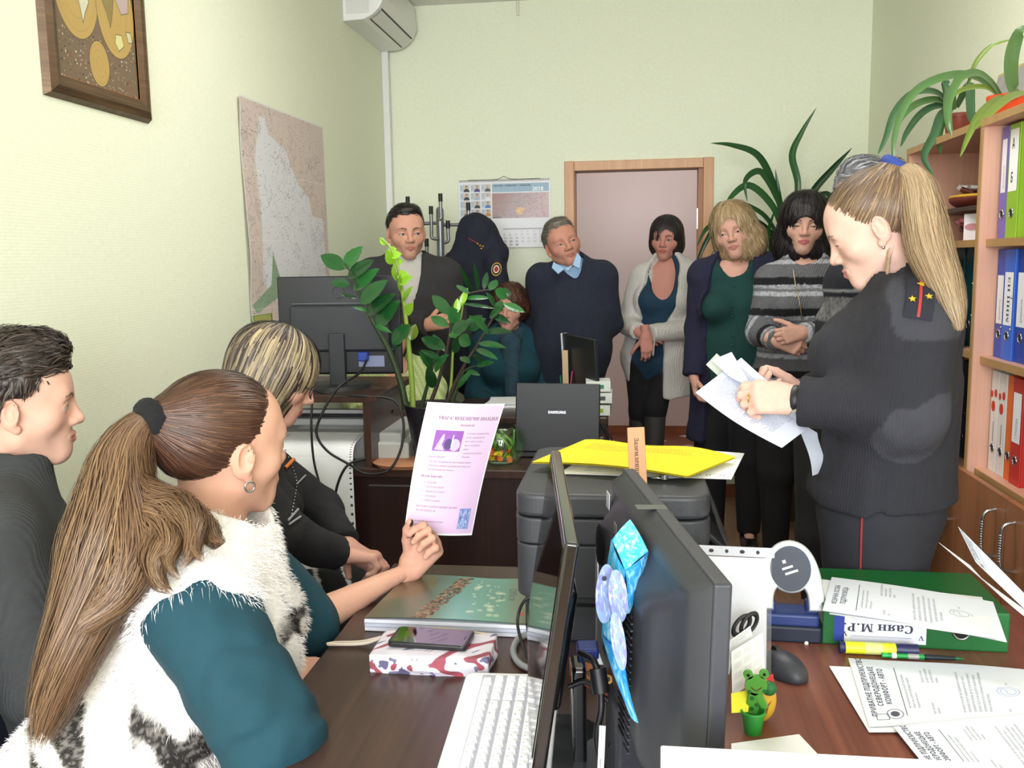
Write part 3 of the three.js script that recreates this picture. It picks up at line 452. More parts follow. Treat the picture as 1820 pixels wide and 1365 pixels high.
// clothes
const knitTop = (J, off, b = {}) => uni([torso(J, off, b), arm(J, 'L', off, b), arm(J, 'R', off, b)], b.k || 0.035);
const neckHole = (J, r, drop, front = 0.05) => ell(J.nk.clone().lerp(J.hd, 0.35).addScaledVector(J.F, front).toArray(), [r, drop, r]);
const hem = (f, y) => (x, q, z) => Math.max(f(x, q, z), y - q);
const minus = (f, c, k = 0.006) => (x, y, z) => smax(f(x, y, z), -c(x, y, z), k);
const trousers = (J, off, b = {}, top) => { const f = uni([ecap(J.pe, J.pe.clone().lerp(J.wa, 0.5), (J.fem ? 0.168 : 0.155) * J.sc * (b.hip || 1) + off, 0.14 * J.sc * (b.waist || 1) + off, J.F, 0.72), leg(J, 'L', off, b), leg(J, 'R', off, b)], 0.03); return top === undefined ? f : (x, y, z) => Math.max(f(x, y, z), y - top); };
// hair on a head: volume in head space, combed strands, plus optional locks
function hair(P, o) {
  const R = new Ribbons(), cut = o.cut, vol = o.taper ? (x, y, z) => o.vol(x, y, z) + o.taper * sstep(-0.035, 0.0, cut(x, y, z)) : o.vol, f = cut ? (x, y, z) => smax(vol(x, y, z), cut(x, y, z), 0.006) : vol, g = netMesh(f, o.lo || [-0.15, -0.3, -0.17], o.hi || [0.15, 0.17, 0.17], o.cell || 0.0045, { color: (x, y, z) => o.color(V(x, y, z), 0.5 + 0.5 * noise(x * 90, y * 12, z * 90)) });
  if (o.n) combed(R, vol, g, o.n, o.comb, { len: o.len || [0.04, 0.09], w: o.w || [0.002, 0.005], lift: o.lift, mess: o.mess, color: o.color, stop: cut ? (p) => cut(p.x, p.y, p.z) > (o.spill ?? 0.006) : null, steps: o.steps });
  if (o.locks) o.locks(R);
  return P.add('hair', place(merge([g, R.geo()]), P.hm), hairMat(o.rough));
}
const hairCut = (h = 0.07, slope = 0.857, zf = 0.08) => (x, y, z) => (h + slope * (z - zf) - y + 0.25 * Math.max(0, Math.abs(x) - 0.045) * (z > 0 ? 1 : 0)) / Math.hypot(1, slope);
const strandColor = (a, b, c) => { const A = lin(a), B = lin(b), D = lin(c || b); return (p, r) => { const n = 0.5 + 0.5 * noise(p.x * 60, p.y * 8, p.z * 60); return mix3(mix3(A, B, clamp(r * 0.7 + n * 0.5 - 0.1)), D, r > 0.86 ? 0.6 : 0); }; };

// ------------------------------------------------------------------ the people
function patch(pts, t = 0.003) {      // thin polygon with thickness, fan triangulated
  const P = pts.map(W), n = P[1].clone().sub(P[0]).cross(P[2].clone().sub(P[0])).normalize().multiplyScalar(t / 2), pos = [], tri = (a, b, c) => pos.push(...a.toArray(), ...b.toArray(), ...c.toArray());
  const A = P.map((p) => p.clone().add(n)), B = P.map((p) => p.clone().sub(n)), L = P.length;
  for (let i = 1; i < L - 1; i++) { tri(A[0], A[i], A[i + 1]); tri(B[0], B[i + 1], B[i]); }
  for (let i = 0; i < L; i++) { const k = (i + 1) % L; tri(A[i], B[i], A[k]); tri(B[i], B[k], A[k]); }
  const g = new THREE.BufferGeometry(); g.setAttribute('position', new THREE.Float32BufferAttribute(pos, 3)); g.setAttribute('uv', new THREE.Float32BufferAttribute(new Float32Array(pos.length / 3 * 2), 2)); g.computeVertexNormals(); return g;
}
const throat = cap([0, -0.05, 0.112], [0, -0.28, 0.1], 0.06, 0.08), camAt = V(0, 1.45, 0);
const tracedOn = (f, q) => { const d = W(q).sub(camAt).normalize(), p = camAt.clone(); let t = 1.2; for (let i = 0; i < 80; i++) { p.copy(camAt).addScaledVector(d, t); const e = f(p.x, p.y, p.z); if (e < 0.0008) break; t += e * 0.7; if (t > 3) return W(q); } return p; };      // where a sight line meets a garment
const inHead = (m, pts) => pts.map((p) => W(p).applyMatrix4(m));
const shortHair = (P, col, o = {}) => { const vol = uni([ell([0, 0.034, -0.014], [0.0825 * (o.wide || 1), 0.0925 + (o.up || 0), 0.104]), ell([0, 0.1 + (o.up || 0) * 0.5, 0.03], [0.05, 0.02 + (o.up || 0), 0.05])], 0.03);
  return hair(P, { vol: lift(vol, o.rough || 0.002, 60), cut: o.cut || ((x, y, z) => Math.max(hairCut(o.line ?? 0.066, o.slope ?? 0.8, 0.08)(x, y, z), -ell([Math.sign(x) * 0.082, -0.006, -0.004], [0.03, 0.03, 0.026])(x, y, z))), color: col, spill: 0.002, n: o.n || 1400, len: o.len || [0.02, 0.05], w: o.w || [0.002, 0.0045], lift: o.lift || 0.006, mess: o.mess || 0.3, taper: 0.004, comb: o.comb || ((p) => V(p.x * 1.2, p.z > 0.02 && p.y > 0.07 ? 0.4 : -0.7, p.z > 0.02 ? 1 : -0.5)), steps: 5, cell: o.cell || 0.0042, rough: o.sheen }); };

// 1 young man at the left edge
{ const J = skeleton({ sit: 1, head: [-1.225, 1.176, -1.680], yaw: 2.15, h: 1.76, lean: 0.05 });
  J.wrL = J.pe.clone().addScaledVector(J.F, 0.4).add(V(0, 0.1, 0)); J.wrR = J.pe.clone().addScaledVector(J.F, 0.36).addScaledVector(J.L, -0.08).add(V(0, 0.1, 0));
  for (const k of ['L', 'R']) J['el' + k].addScaledVector(J.F, 0.08);
  const P = person('young man in a dark grey ribbed sweater seated at the left edge', { J, head: { yaw: 2.13, pitch: 0.02, skin: 0xe6b9a4, cell: 0.0026, eyes: 0.75, brow: 0x2c2320, lipColor: 0xc0776c, stubble: 0.12, jaw: 1.05, s: 1.07, iris: 0x4a4a42, nose: 1.05, lashK: 0.6 }, build: { size: 1.06 }, hands: [{ k: 'L', d: [0.7, -0.3, -0.6], n: [0, -1, 0] }, { k: 'R', d: [0.8, -0.3, -0.4], n: [0, -1, 0] }] });
  const col = tint(0x393b3c, 0.1, 90), F = knitTop(J, 0.02, { size: 1.08, arm: 1.15 }), collar = cap(J.nk.clone().add(V(0, -0.03, 0)), J.nk.clone().lerp(J.hd, 0.5).add(V(0, -0.005, 0)), 0.088, 0.072, true), hole = cap(J.nk, J.hd, 0.066, 0.066);
  P.wear('sweater', lift(hem(minus((x, y, z) => smin(F(x, y, z), collar(x, y, z), 0.03), hole, 0.004), J.pe.y - 0.06), 0.005, 11), clothMat(0.95, rib, 0.0015), col, 0.0075, undefined, [J.nk, J.pe, J.shL, J.shR, J.elL, J.elR, J.wrL, J.wrR], 0.22);
  P.wear('trousers', trousers(J, 0.016), clothMat(), tint(0x23252b), 0.012); P.shoes(0x1a1818);
  shortHair(P, strandColor(0x231b18, 0x3d312b, 0x584840), { up: 0.012, line: 0.064, slope: 0.72, n: 4200, len: [0.025, 0.07], w: [0.002, 0.004], lift: 0.014, mess: 0.4, rough: 0.004, cell: 0.0034, comb: (p) => p.y > 0.06 ? V(-p.x * 2, 0.2, 1) : V(0, -1, -0.35) });
}
// 3 woman with streaked blond hair, seated by the desk
{ const J = skeleton({ sit: 1, head: [-0.875, 1.178, -2.150], yaw: 1.95, h: 1.64, fem: 1, lean: 0.3, j: { wrR: [-0.706, 0.751, -2.080], wrL: [-0.735, 0.737, -2.200], elR: [-0.801, 0.832, -1.970], elL: [-0.837, 0.795, -2.320] } });
  const b = { bust: 0.95, size: 1.05 };
  const P = person('woman with blond streaked hair and black jacket looking down at her lap', { J, head: { yaw: 2.0, pitch: 0.42, skin: 0xe2b19e, cell: 0.003, eyes: 0.15, lipColor: 0xb0625c, jaw: 0.85, brow: 0x4a382e }, build: b, hands: [{ k: 'R', d: [1, -0.12, -0.25], n: [-0.1, -1, 0.2], curl: [0.3, 0.55, 0.6, 0.65, 0.7], cell: 0.003 }, { k: 'L', d: [0.95, -0.3, 0.3], n: [-0.1, -0.9, 0.3], curl: [0.3, 0.5, 0.55, 0.6, 0.6], cell: 0.003 }] });
  const col = tint(0x17161a, 0.12, 70), body = [J.nk, J.pe, J.shL, J.shR, J.elL, J.elR, J.wrL, J.wrR];
  P.wear('jacket', lift(hem(minus(knitTop(J, 0.016, b), neckHole(J, 0.075, 0.1)), J.pe.y - 0.04), 0.006, 13), clothMat(0.92), col, 0.008, undefined, body, 0.22);
  const jf = knitTop(J, 0.018, b), on = (q) => tracedOn(jf, q), seam = (pts, n) => { const cv = new THREE.CatmullRomCurve3(pts.map(W)), o = []; for (let i = 0; i < n; i++) { const p = on(cv.getPoint(i / (n - 1))); o.push(ball(0.0022, p.x, p.y, p.z, 6)); } return o; };
  P.add('studs', [...seam([[-0.860, 0.992, -2.150], [-0.844, 0.950, -2.150], [-0.835, 0.911, -2.150], [-0.842, 0.871, -2.150], [-0.852, 0.830, -2.150]], 20), ...seam([[-0.868, 0.740, -2.100], [-0.869, 0.675, -2.100]], 8)], chrome, 'silver studs along the seams').userData.kind = 'stuff';
  const strip = (a, b2, r) => tube([on(a), on(W(a).lerp(W(b2), 0.5)), on(b2)], r, 12, 6);
  P.add('stripe', strip([-0.852, 0.953, -2.120], [-0.828, 0.976, -2.120], 0.005), std(0xe07a2a, 0.7), 'orange chest stripe');
  for (const [a, e, r] of [[[-0.836, 0.905, -2.150], [-0.811, 0.929, -2.150], 0.0025], [[-0.862, 0.812, -2.150], [-0.834, 0.842, -2.150], 0.003], [[-0.860, 0.802, -2.150], [-0.829, 0.823, -2.150], 0.003]]) P.add('piping', strip(a, e, r), std(0x8e8f94, 0.7), 'grey piping');
  const stripes = (x, y, z) => { const u = (x - J.pe.x) * J.F.x + (z - J.pe.z) * J.F.z + 0.35 * (y - 0.6), q = ((u * 13) % 1 + 1) % 1; return q < 0.16 ? lin(0xc9c6c6) : lin(0x141318); };
  P.wear('striped_trousers', lift(trousers(J, 0.02, { leg: 1.12 }), 0.004, 14), clothMat(0.9), stripes, 0.007); P.shoes(0x141214);
  const A = lin(0x2a2022), B = lin(0xc2ae88), D = lin(0x7c6c62), col2 = (p, r) => { const n = noise(Math.atan2(p.x, p.z) * 9 + p.y * 1.5, 3, 7) + 0.5 * noise(Math.atan2(p.x, p.z) * 24, 1, 2); return p.y > 0.105 && Math.abs(p.x) < 0.015 ? A : n > 0.1 ? mix3(B, D, r * 0.8) : n > -0.15 ? mix3(D, mix3(A, B, r), 0.6) : mix3(A, D, r * 0.5); };
  const vol = uni([ell([0, 0.03, -0.016], [0.09, 0.1, 0.11]), ell([0, -0.06, -0.03], [0.098, 0.11, 0.085])], 0.04), face = ell([0, -0.06, 0.13], [0.066, 0.115, 0.095]);
  hair(P, { vol, cut: (x, y, z) => Math.max(-Math.min(face(x, y, z), throat(x, y, z)), -0.15 + 0.25 * (z + 0.05) - y), color: col2, n: 3600, len: [0.08, 0.16], w: [0.0025, 0.006], lift: 0.006, mess: 0.1, comb: (p) => V(p.x * 5, -1, p.z > 0.05 ? p.z * 6 : p.z * 2), cell: 0.0038, spill: 0.006, steps: 8 });
  const gl = inHead(P.hm, [[0.0325, 0, 0.096], [-0.0325, 0, 0.096], [0.075, 0.002, 0.0], [-0.075, 0.002, 0.0], [0.056, 0.004, 0.088], [-0.056, 0.004, 0.088]]), ring = (s) => { const q = []; for (let i = 0; i < 16; i++) q.push(V(s * 0.0325 + 0.022 * Math.cos(i / 16 * 6.283), -0.004 + 0.016 * Math.sin(i / 16 * 6.283), 0.096 - 0.006 * Math.abs(Math.cos(i / 16 * 6.283))).applyMatrix4(P.hm)); return tube(q, 0.0015, 32, 6, true); };
  P.add('glasses', [ring(1), ring(-1), rod(inHead(P.hm, [[-0.011, 0, 0.096]])[0], inHead(P.hm, [[0.011, 0, 0.096]])[0], 0.0013), rod(gl[4], gl[2], 0.0014), rod(gl[5], gl[3], 0.0014)], std(0x1c1a1c, 0.3), 'thin dark glasses');
}
// 4 man in a dark suit, standing at the back left
{ const J = skeleton({ head: [-1.095, 1.591, -4.400], yaw: 0.25, h: 1.72 }); const b = { size: 1.12, chest: 1.05 };
  J.elL.addScaledVector(J.F, 0.04); J.elR.addScaledVector(J.F, 0.04); J.wrL = J.wa.clone().addScaledVector(J.F, 0.2).addScaledVector(J.L, -0.1).add(V(0, 0.05, 0)); J.wrR = J.wa.clone().addScaledVector(J.F, 0.22).addScaledVector(J.L, 0.08).add(V(0, 0.09, 0));
  const P = person('man in a dark suit jacket standing behind the leafy pot plant', { J, head: { yaw: 0.42, pitch: 0.06, roll: 0.03, skin: 0xd9a58c, eyes: 0.55, brow: 0x241c18, lipColor: 0xa8655a, stubble: 0.18, jaw: 1.05, s: 1.1, age: 0.8, nose: 1.1, gaze: [0.35, -0.15, 1], neckR: 1.12, wide: 1.03 }, build: b, hands: [{ k: 'L', d: [-0.8, 0.3, 0.3], n: [0, 0, -1], curl: [0.4, 0.6, 0.6, 0.6, 0.6], cell: 0.0035 }, { k: 'R', d: [0.9, 0.2, 0.2], n: [0, 0, -1], curl: [0.4, 0.6, 0.6, 0.6, 0.6], cell: 0.0035 }] });
  const up = [J.nk, J.pe, J.shL, J.shR, J.elL, J.elR, J.wrL, J.wrR], hole = cap(J.nk, J.hd, 0.062, 0.062), col = cap(J.nk.clone().add(V(0, -0.02, 0)), J.nk.clone().lerp(J.hd, 0.42).addScaledVector(J.F, 0.008), 0.074, 0.066, true);
  P.wear('sweater', minus(uni([torso(J, 0.012, b), col], 0.02), hole, 0.004), clothMat(0.95), tint(0xb9b5ae), 0.009, 'light grey high necked sweater', up, 0.2);
  const vee = cap(J.nk.clone().lerp(J.hd, 0.3).addScaledVector(J.F, 0.1), J.wa.clone().addScaledVector(J.F, 0.17).add(V(0, 0.08, 0)), 0.085, 0.004);
  P.wear('jacket', lift(hem(minus(knitTop(J, 0.03, b), (x, y, z) => Math.min(vee(x, y, z), cap(J.nk, J.hd, 0.085, 0.085)(x, y, z)), 0.005), 0.78), 0.005, 10), clothMat(0.85), tint(0x2c2a2c, 0.1), 0.009, undefined, up, 0.25);
  P.wear('trousers', trousers(J, 0.02, { leg: 1.1 }), clothMat(), tint(0x222124), 0.012); P.shoes(0x161414);
  shortHair(P, strandColor(0x1a1512, 0x2b221d, 0x3a2e27), { line: 0.08, n: 1500, comb: (p) => p.z > 0.0 && p.y > 0.05 ? V(1, 0, 0.6) : V(0, -1, -0.2) });
}
// 5 woman in teal, seated at the back desk
{ const J = skeleton({ sit: 1, head: [-0.667, 1.197, -4.900], yaw: 0.2, h: 1.62, fem: 1 }); const b = { bust: 1, size: 1.08 };
  for (const k of ['L', 'R']) { J['wr' + k] = J.pe.clone().addScaledVector(J.F, 0.3).addScaledVector(J.L, k === 'L' ? 0.06 : -0.06).add(V(0, 0.08, 0)); J['el' + k].addScaledVector(J.F, 0.06); }
  const P = person('woman in a teal cardigan and scarf seated against the back wall', { J, head: { yaw: -0.1, pitch: 0.05, skin: 0xd8a590, eyes: 0.6, lipColor: 0xa8544e, jaw: 0.9, age: 0.6, s: 1.05 }, build: b, hands: [{ k: 'L', d: [-0.3, -0.2, 0.9], n: [0, -1, 0], cell: 0.0035 }, { k: 'R', d: [0.3, -0.2, 0.9], n: [0, -1, 0], cell: 0.0035 }] });
  P.wear('cardigan', lift(hem(minus(knitTop(J, 0.02, b), neckHole(J, 0.07, 0.1)), J.pe.y - 0.06), 0.005, 12), clothMat(0.95, rib, 0.0015), tint(0x0f3f4b), 0.01, undefined, [J.nk, J.pe, J.shL, J.shR, J.elL, J.elR, J.wrL, J.wrR], 0.2);
  const sc = uni([cap(J.nk.clone().addScaledVector(J.L, 0.07).add(V(0, 0.02, 0)), J.nk.clone().addScaledVector(J.F, 0.12).add(V(0, -0.03, 0)), 0.045, 0.04), cap(J.nk.clone().addScaledVector(J.L, -0.07).add(V(0, 0.02, 0)), J.nk.clone().addScaledVector(J.F, 0.12).add(V(0, -0.03, 0)), 0.045, 0.04), cap(J.nk.clone().addScaledVector(J.F, 0.12).add(V(0, -0.03, 0)), J.ch.clone().addScaledVector(J.F, 0.17).add(V(0, -0.12, 0)), 0.05, 0.04)], 0.03);
  P.wear('scarf', lift(minus(sc, cap(J.nk, J.hd, 0.055, 0.055)), 0.006, 26), clothMat(0.95), tint(0x27414f, 0.2, 40), 0.008, 'slate blue scarf', [J.nk, J.ch], 0.22);
  P.wear('skirt', uni([cap(J.hpL, J.knL, 0.1, 0.08), cap(J.hpR, J.knR, 0.1, 0.08), cap(J.knL, J.anL, 0.06, 0.045), cap(J.knR, J.anR, 0.06, 0.045)], 0.04), clothMat(), tint(0x1b2028), 0.013); P.shoes(0x161414);
  const pend = J.ch.clone().addScaledVector(J.F, 0.22).add(V(0, -0.13, 0)), bd = []; for (let i = 0; i < 12; i++) bd.push(ball(0.006, pend.x + 0.02 * Math.sin(i * 2), pend.y - i * 0.009, pend.z + 0.004 * Math.cos(i * 3), 7)); P.add('brooch', bd, std(0xb08a4a, 0.3, { metalness: 0.8 }), 'gold bead pendant');
  const vol = uni([ell([0, 0.035, -0.016], [0.093, 0.1, 0.112]), ell([0, -0.01, -0.03], [0.098, 0.08, 0.09])], 0.03), face = ell([0, -0.05, 0.125], [0.07, 0.12, 0.085]);
  hair(P, { vol: lift(vol, 0.005, 45), cut: (x, y, z) => Math.max(-Math.min(face(x, y, z), throat(x, y, z)), -0.07 - y), color: strandColor(0x35201a, 0x5a3527, 0x7a4c38), n: 1500, len: [0.03, 0.07], lift: 0.006, mess: 0.35, comb: (p) => V(p.x * 5, -1, p.z * 3) });
}
// 6 man in a navy sweater
{ const J = skeleton({ head: [-0.383, 1.533, -4.980], yaw: 0.1, h: 1.68 }); const b = { size: 1.13, belly: 0.75, waist: 1.15 }; J.nk.add(V(0.03, 0, 0));
  J.elL = W([-0.133, 1.101, -5.050]); J.elR = W([-0.554, 1.088, -5.050]); J.wrL = J.pe.clone().add(V(0.06, 0.1, -0.2)); J.wrR = J.pe.clone().add(V(-0.06, 0.08, -0.2));
  J.shL = W([-0.173, 1.356, -5.000]); J.shR = W([-0.502, 1.348, -5.000]); J.nk = W([-0.318, 1.388, -4.990]); J.ch = W([-0.331, 1.153, -4.980]); J.wa = W([-0.344, 0.994, -4.980]); J.pe = W([-0.359, 0.828, -5.000]);
  const P = person('older man in a navy sweater with hands behind his back beside the door', { J, head: { yaw: 0.3, pitch: -0.1, roll: 0.3, skin: 0xd69c86, eyes: 0.5, brow: 0x8a766a, browK: 0.6, lipColor: 0xa8665c, stubble: 0.1, jaw: 1.1, s: 1.12, age: 1, nose: 1.18, gaze: [0.2, 0.05, 1], wide: 1.02, neckR: 1.12 }, build: b, hands: [{ k: 'L', d: [-1, -0.2, 0], n: [0, 0, 1], cell: 0.004 }, { k: 'R', d: [1, -0.2, 0], n: [0, 0, 1], cell: 0.004 }] });
  const up = [J.nk, J.pe, J.shL, J.shR, J.elL, J.elR, J.wrL, J.wrR], vee = cap(J.nk.clone().lerp(J.hd, 0.4).addScaledVector(J.F, 0.05), J.nk.clone().addScaledVector(J.F, 0.1).add(V(0, -0.012, 0)), 0.075, 0.03);
  P.wear('shirt', minus(torso(J, 0.006, b), cap(J.nk, J.hd, 0.062, 0.062)), clothMat(0.85), tint(0x8fb0d4), 0.009, 'light blue shirt', up, 0.15);
  P.wear('sweater', lift(hem(minus(knitTop(J, 0.024, { ...b, arm: 1.15 }), vee, 0.006), 0.72), 0.005, 9), clothMat(0.95, rib, 0.0015), tint(0x232838, 0.1), 0.009, undefined, up, 0.22);
  P.add('shirt_collar', [patch([[-0.422, 1.439, -4.860], [-0.363, 1.403, -4.830], [-0.395, 1.377, -4.820], [-0.429, 1.409, -4.840]], 0.006), patch([[-0.297, 1.486, -4.860], [-0.276, 1.460, -4.850], [-0.284, 1.404, -4.830], [-0.319, 1.422, -4.830]], 0.006), patch([[-0.363, 1.403, -4.830], [-0.319, 1.422, -4.830], [-0.342, 1.391, -4.820]], 0.006)], std(0x9dbde0, 0.8), 'light blue collar');
  P.wear('trousers', trousers(J, 0.022, { leg: 1.15 }), clothMat(), tint(0x1c1c22), 0.012); P.shoes(0x181616);
  shortHair(P, strandColor(0x5b544c, 0x857c70, 0xa89e92), { line: 0.078, slope: 0.95, n: 1500, comb: (p) => p.y > 0.05 ? V(-0.9, 0.1, -0.3) : V(0, -1, -0.4) });
}
// 7 woman in a white cardigan by the door
{ const J = skeleton({ head: [0.177, 1.560, -5.330], yaw: -0.15, h: 1.66, fem: 1 }); const b = { bust: 0.9, size: 1.02, chest: 1.08 };
  J.shR = W([0.048, 1.347, -5.330]); J.shL = W([0.329, 1.355, -5.330]); J.nk = W([0.185, 1.402, -5.350]); J.ch = W([0.160, 1.208, -5.330]); J.wa = W([0.129, 1.047, -5.330]); J.pe = W([0.111, 0.895, -5.330]);
  J.elR = W([-0.034, 1.083, -5.300]); J.wrR = W([0.023, 1.047, -5.140]); J.elL = W([0.329, 1.050, -5.280]); J.wrL = W([0.087, 1.043, -5.100]);
  J.hpL = J.pe.clone().add(V(0.07, -0.03, 0)); J.hpR = J.pe.clone().add(V(-0.08, -0.03, 0)); J.knL = W([0.120, 0.603, -5.250]); J.knR = W([0.034, 0.575, -5.320]); J.anL = V(J.knL.x - 0.02, 0.085, -5.22); J.anR = V(J.knR.x - 0.03, 0.085, -5.36); J.toL = J.anL.clone().add(V(-0.03, -0.05, 0.15)); J.toR = J.anR.clone().add(V(-0.08, -0.05, 0.13));
  const P = person('woman in a long white cardigan and dark teal top in the doorway', { J, head: { yaw: -0.22, pitch: 0.08, roll: -0.05, skin: 0xcf9484, eyes: 0.6, lipColor: 0xa54e4c, jaw: 0.86, s: 1.04, brow: 0x241a18, gaze: [-0.2, -0.1, 1], wide: 1.03 }, build: b, hands: [{ k: 'R', d: [0.75, -0.25, 0.35], n: [0, -0.2, -1], curl: [0.2, 0.2, 0.25, 0.3, 0.3], cell: 0.0033 }, { k: 'L', wr: [0.062, 1.033, -5.080], d: [0.12, -1, 0.25], n: [-0.2, 0, -1], curl: [0.3, 0.35, 0.35, 0.4, 0.45], cell: 0.0033 }] });
  const up = [J.nk, J.pe, J.shL, J.shR, J.elL, J.elR, J.wrL, J.wrR], low = ell(J.nk.clone().lerp(J.hd, 0.15).addScaledVector(J.F, 0.12).add(V(-0.01, -0.04, 0)).toArray(), [0.075, 0.17, 0.14]);
  P.wear('top', lift(hem(minus(torso(J, 0.008, b), low, 0.004), 0.74), 0.003, 14), clothMat(0.85), tint(0x12344a), 0.008, 'dark teal low necked top', up, 0.3);
  const opening = uni([cap(J.nk.clone().addScaledVector(J.F, 0.1).add(V(0, 0.02, 0)), J.ch.clone().addScaledVector(J.F, 0.14).add(V(-0.015, 0, 0)), 0.085, 0.1), cap(J.ch.clone().addScaledVector(J.F, 0.14).add(V(-0.015, 0, 0)), J.wa.clone().addScaledVector(J.F, 0.14).add(V(-0.02, -0.02, 0)), 0.1, 0.065), cap(J.wa.clone().addScaledVector(J.F, 0.14).add(V(-0.03, 0, 0)), J.pe.clone().addScaledVector(J.F, 0.14).add(V(-0.06, -0.35, 0)), 0.085, 0.13)], 0.02);
  const skirt = ecap(J.wa.clone().add(V(0.01, 0, 0)), J.pe.clone().add(V(0.03, -0.28, 0)), 0.14, 0.2, J.F, 0.72), bodyF = uni([torso(J, 0.024, b), skirt], 0.05), sleeves = uni([arm(J, 'L', 0.022, { arm: 1.1 }), arm(J, 'R', 0.022, { arm: 1.1 })], 0.02);
  P.wear('cardigan', lift((x, y, z) => Math.max(Math.min(Math.max(bodyF(x, y, z), -opening(x, y, z)), sleeves(x, y, z)), 0.66 + 0.35 * Math.abs(x - 0.2) * (x < 0.1 ? 1 : 0.2) - y), 0.005, 16), clothMat(0.97, rib, 0.002), tint(0xcfcac4, 0.06, 120), 0.009, undefined, [...up, J.knL], 0.28);
  P.wear('trousers', trousers(J, 0.008), clothMat(), tint(0x121216), 0.011);
  for (const k of ['L', 'R']) P.wear('boot', uni([cap(J['kn' + k].clone().lerp(J['an' + k], 0.05), J['an' + k], 0.062, 0.048), cap(J['an' + k], J['to' + k], 0.045, 0.034)], 0.03), std(0xffffff, 0.6, { vertexColors: true }), () => lin(0x3d3a38), 0.011, undefined, [J['kn' + k], J['an' + k], J['to' + k]], 0.09);
  P.add('pen', rod([0.107, 1.007, -5.020], [0.101, 0.927, -5.020], 0.005), std(0xc8c8cc, 0.25, { metalness: 0.7 }), 'silver pen held in the hand');
  const vol = uni([ell([0, 0.03, -0.014], [0.09, 0.1, 0.108]), ell([0, -0.035, -0.028], [0.096, 0.085, 0.085])], 0.03), face = ell([0.008, -0.055, 0.13], [0.06, 0.118, 0.092], [0, 0, -0.2]);
  hair(P, { vol, cut: (x, y, z) => Math.max(-Math.min(face(x, y, z), throat(x, y, z)), -0.115 + 0.1 * z - y), color: strandColor(0x191316, 0x2d2224, 0x43353a), n: 1800, len: [0.05, 0.11], lift: 0.004, mess: 0.12, comb: (p) => V(p.x * 6, -1, p.z * 3 + (p.y > 0.04 ? 0.3 : 0)), spill: 0.003 });
}
// 8 blond woman in green
{ const J = skeleton({ head: [0.469, 1.569, -4.550], yaw: -0.25, h: 1.68, fem: 1, j: { shR: [0.334, 1.358, -4.550], shL: [0.631, 1.385, -4.600], elR: [0.312, 1.103, -4.580], wrR: [0.285, 0.882, -4.500], elL: [0.682, 1.111, -4.620], wrL: [0.589, 0.910, -4.450], nk: [0.496, 1.420, -4.580], ch: [0.486, 1.212, -4.560], wa: [0.489, 1.062, -4.560], pe: [0.499, 0.881, -4.580] } }); const b = { bust: 0.9, size: 1.13, waist: 1.2 };
  const P = person('blond woman in a dark green top and navy cardigan', { J, head: { yaw: -0.25, pitch: 0.05, roll: 0.2, skin: 0xdfae9a, eyes: 0.5, lipColor: 0xb2706a, jaw: 0.98, age: 0.8, s: 1.12, brow: 0xa07a5c, browK: 0.5, gaze: [-0.2, -0.15, 1], wide: 1.05, lashK: 0.5 }, build: b, hands: [{ k: 'R', d: [0.1, -1, 0.1], n: [1, 0, 0], cell: 0.0035 }, { k: 'L', d: [-0.4, -0.8, 0.3], n: [-1, 0, 0], cell: 0.0035 }] });
  const up = [J.nk, J.pe, J.shL, J.shR, J.elL, J.elR, J.wrL, J.wrR];
  P.wear('top', lift(hem(minus(torso(J, 0.012, b), neckHole(J, 0.078, 0.125, 0.06), 0.004), 0.78), 0.004, 12), clothMat(0.9), tint(0x0d3a37), 0.009, 'dark green buttoned top', up, 0.2);
  const F = J.F, open = uni([cap(J.nk.clone().addScaledVector(F, 0.1).add(V(0, 0.03, 0)), J.ch.clone().addScaledVector(F, 0.18), 0.09, 0.135), cap(J.ch.clone().addScaledVector(F, 0.18), J.pe.clone().addScaledVector(F, 0.18).add(V(0, -0.4, 0)), 0.135, 0.15)], 0.02);
  const long = ecap(J.pe, J.pe.clone().add(V(-0.03, -0.3, 0)), 0.21, 0.215, F, 0.7);
  P.wear('cardigan', lift((x, y, z) => Math.max(Math.min(Math.max(smin(torso(J, 0.03, b)(x, y, z), long(x, y, z), 0.04), -open(x, y, z)), arm(J, 'L', 0.026)(x, y, z), arm(J, 'R', 0.026)(x, y, z)), 0.55 - y), 0.005, 12), clothMat(0.95, rib, 0.0012), tint(0x20203a, 0.1), 0.01, undefined, [...up, J.pe.clone().add(V(0, -0.2, 0))], 0.26);
  P.wear('trousers', trousers(J, 0.02, { leg: 1.15, hip: 1.08 }), clothMat(), tint(0x141418), 0.012); P.shoes(0x141212, 0.04);
  for (let i = 0; i < 9; i++) { const p = J.nk.clone().lerp(J.pe, 0.2 + i * 0.085).addScaledVector(F, 0.3); const sd = torso(J, 0.013, b); for (let k = 0; k < 10; k++) p.addScaledVector(F, -sd(p.x, p.y, p.z) * 0.9); P.add('button', ball(0.005, p.x, p.y, p.z, 8), std(0x1c4a46, 0.4)); }
  const vol = uni([ell([0, 0.035, -0.014], [0.094, 0.104, 0.112]), ell([0.015, -0.05, -0.03], [0.112, 0.1, 0.09])], 0.035), face = ell([0, -0.055, 0.13], [0.07, 0.127, 0.09]);
  hair(P, { vol: lift(vol, 0.005, 30), cut: (x, y, z) => Math.max(-Math.min(face(x, y, z), throat(x, y, z)), -0.14 + 0.02 * Math.sin(x * 60) - y), color: strandColor(0x8d7250, 0xbfa47c, 0xd6c09a), n: 2200, len: [0.06, 0.13], lift: 0.008, mess: 0.3, comb: (p) => V(p.x * 6, -1, p.z * 3), spill: 0.012 });
}
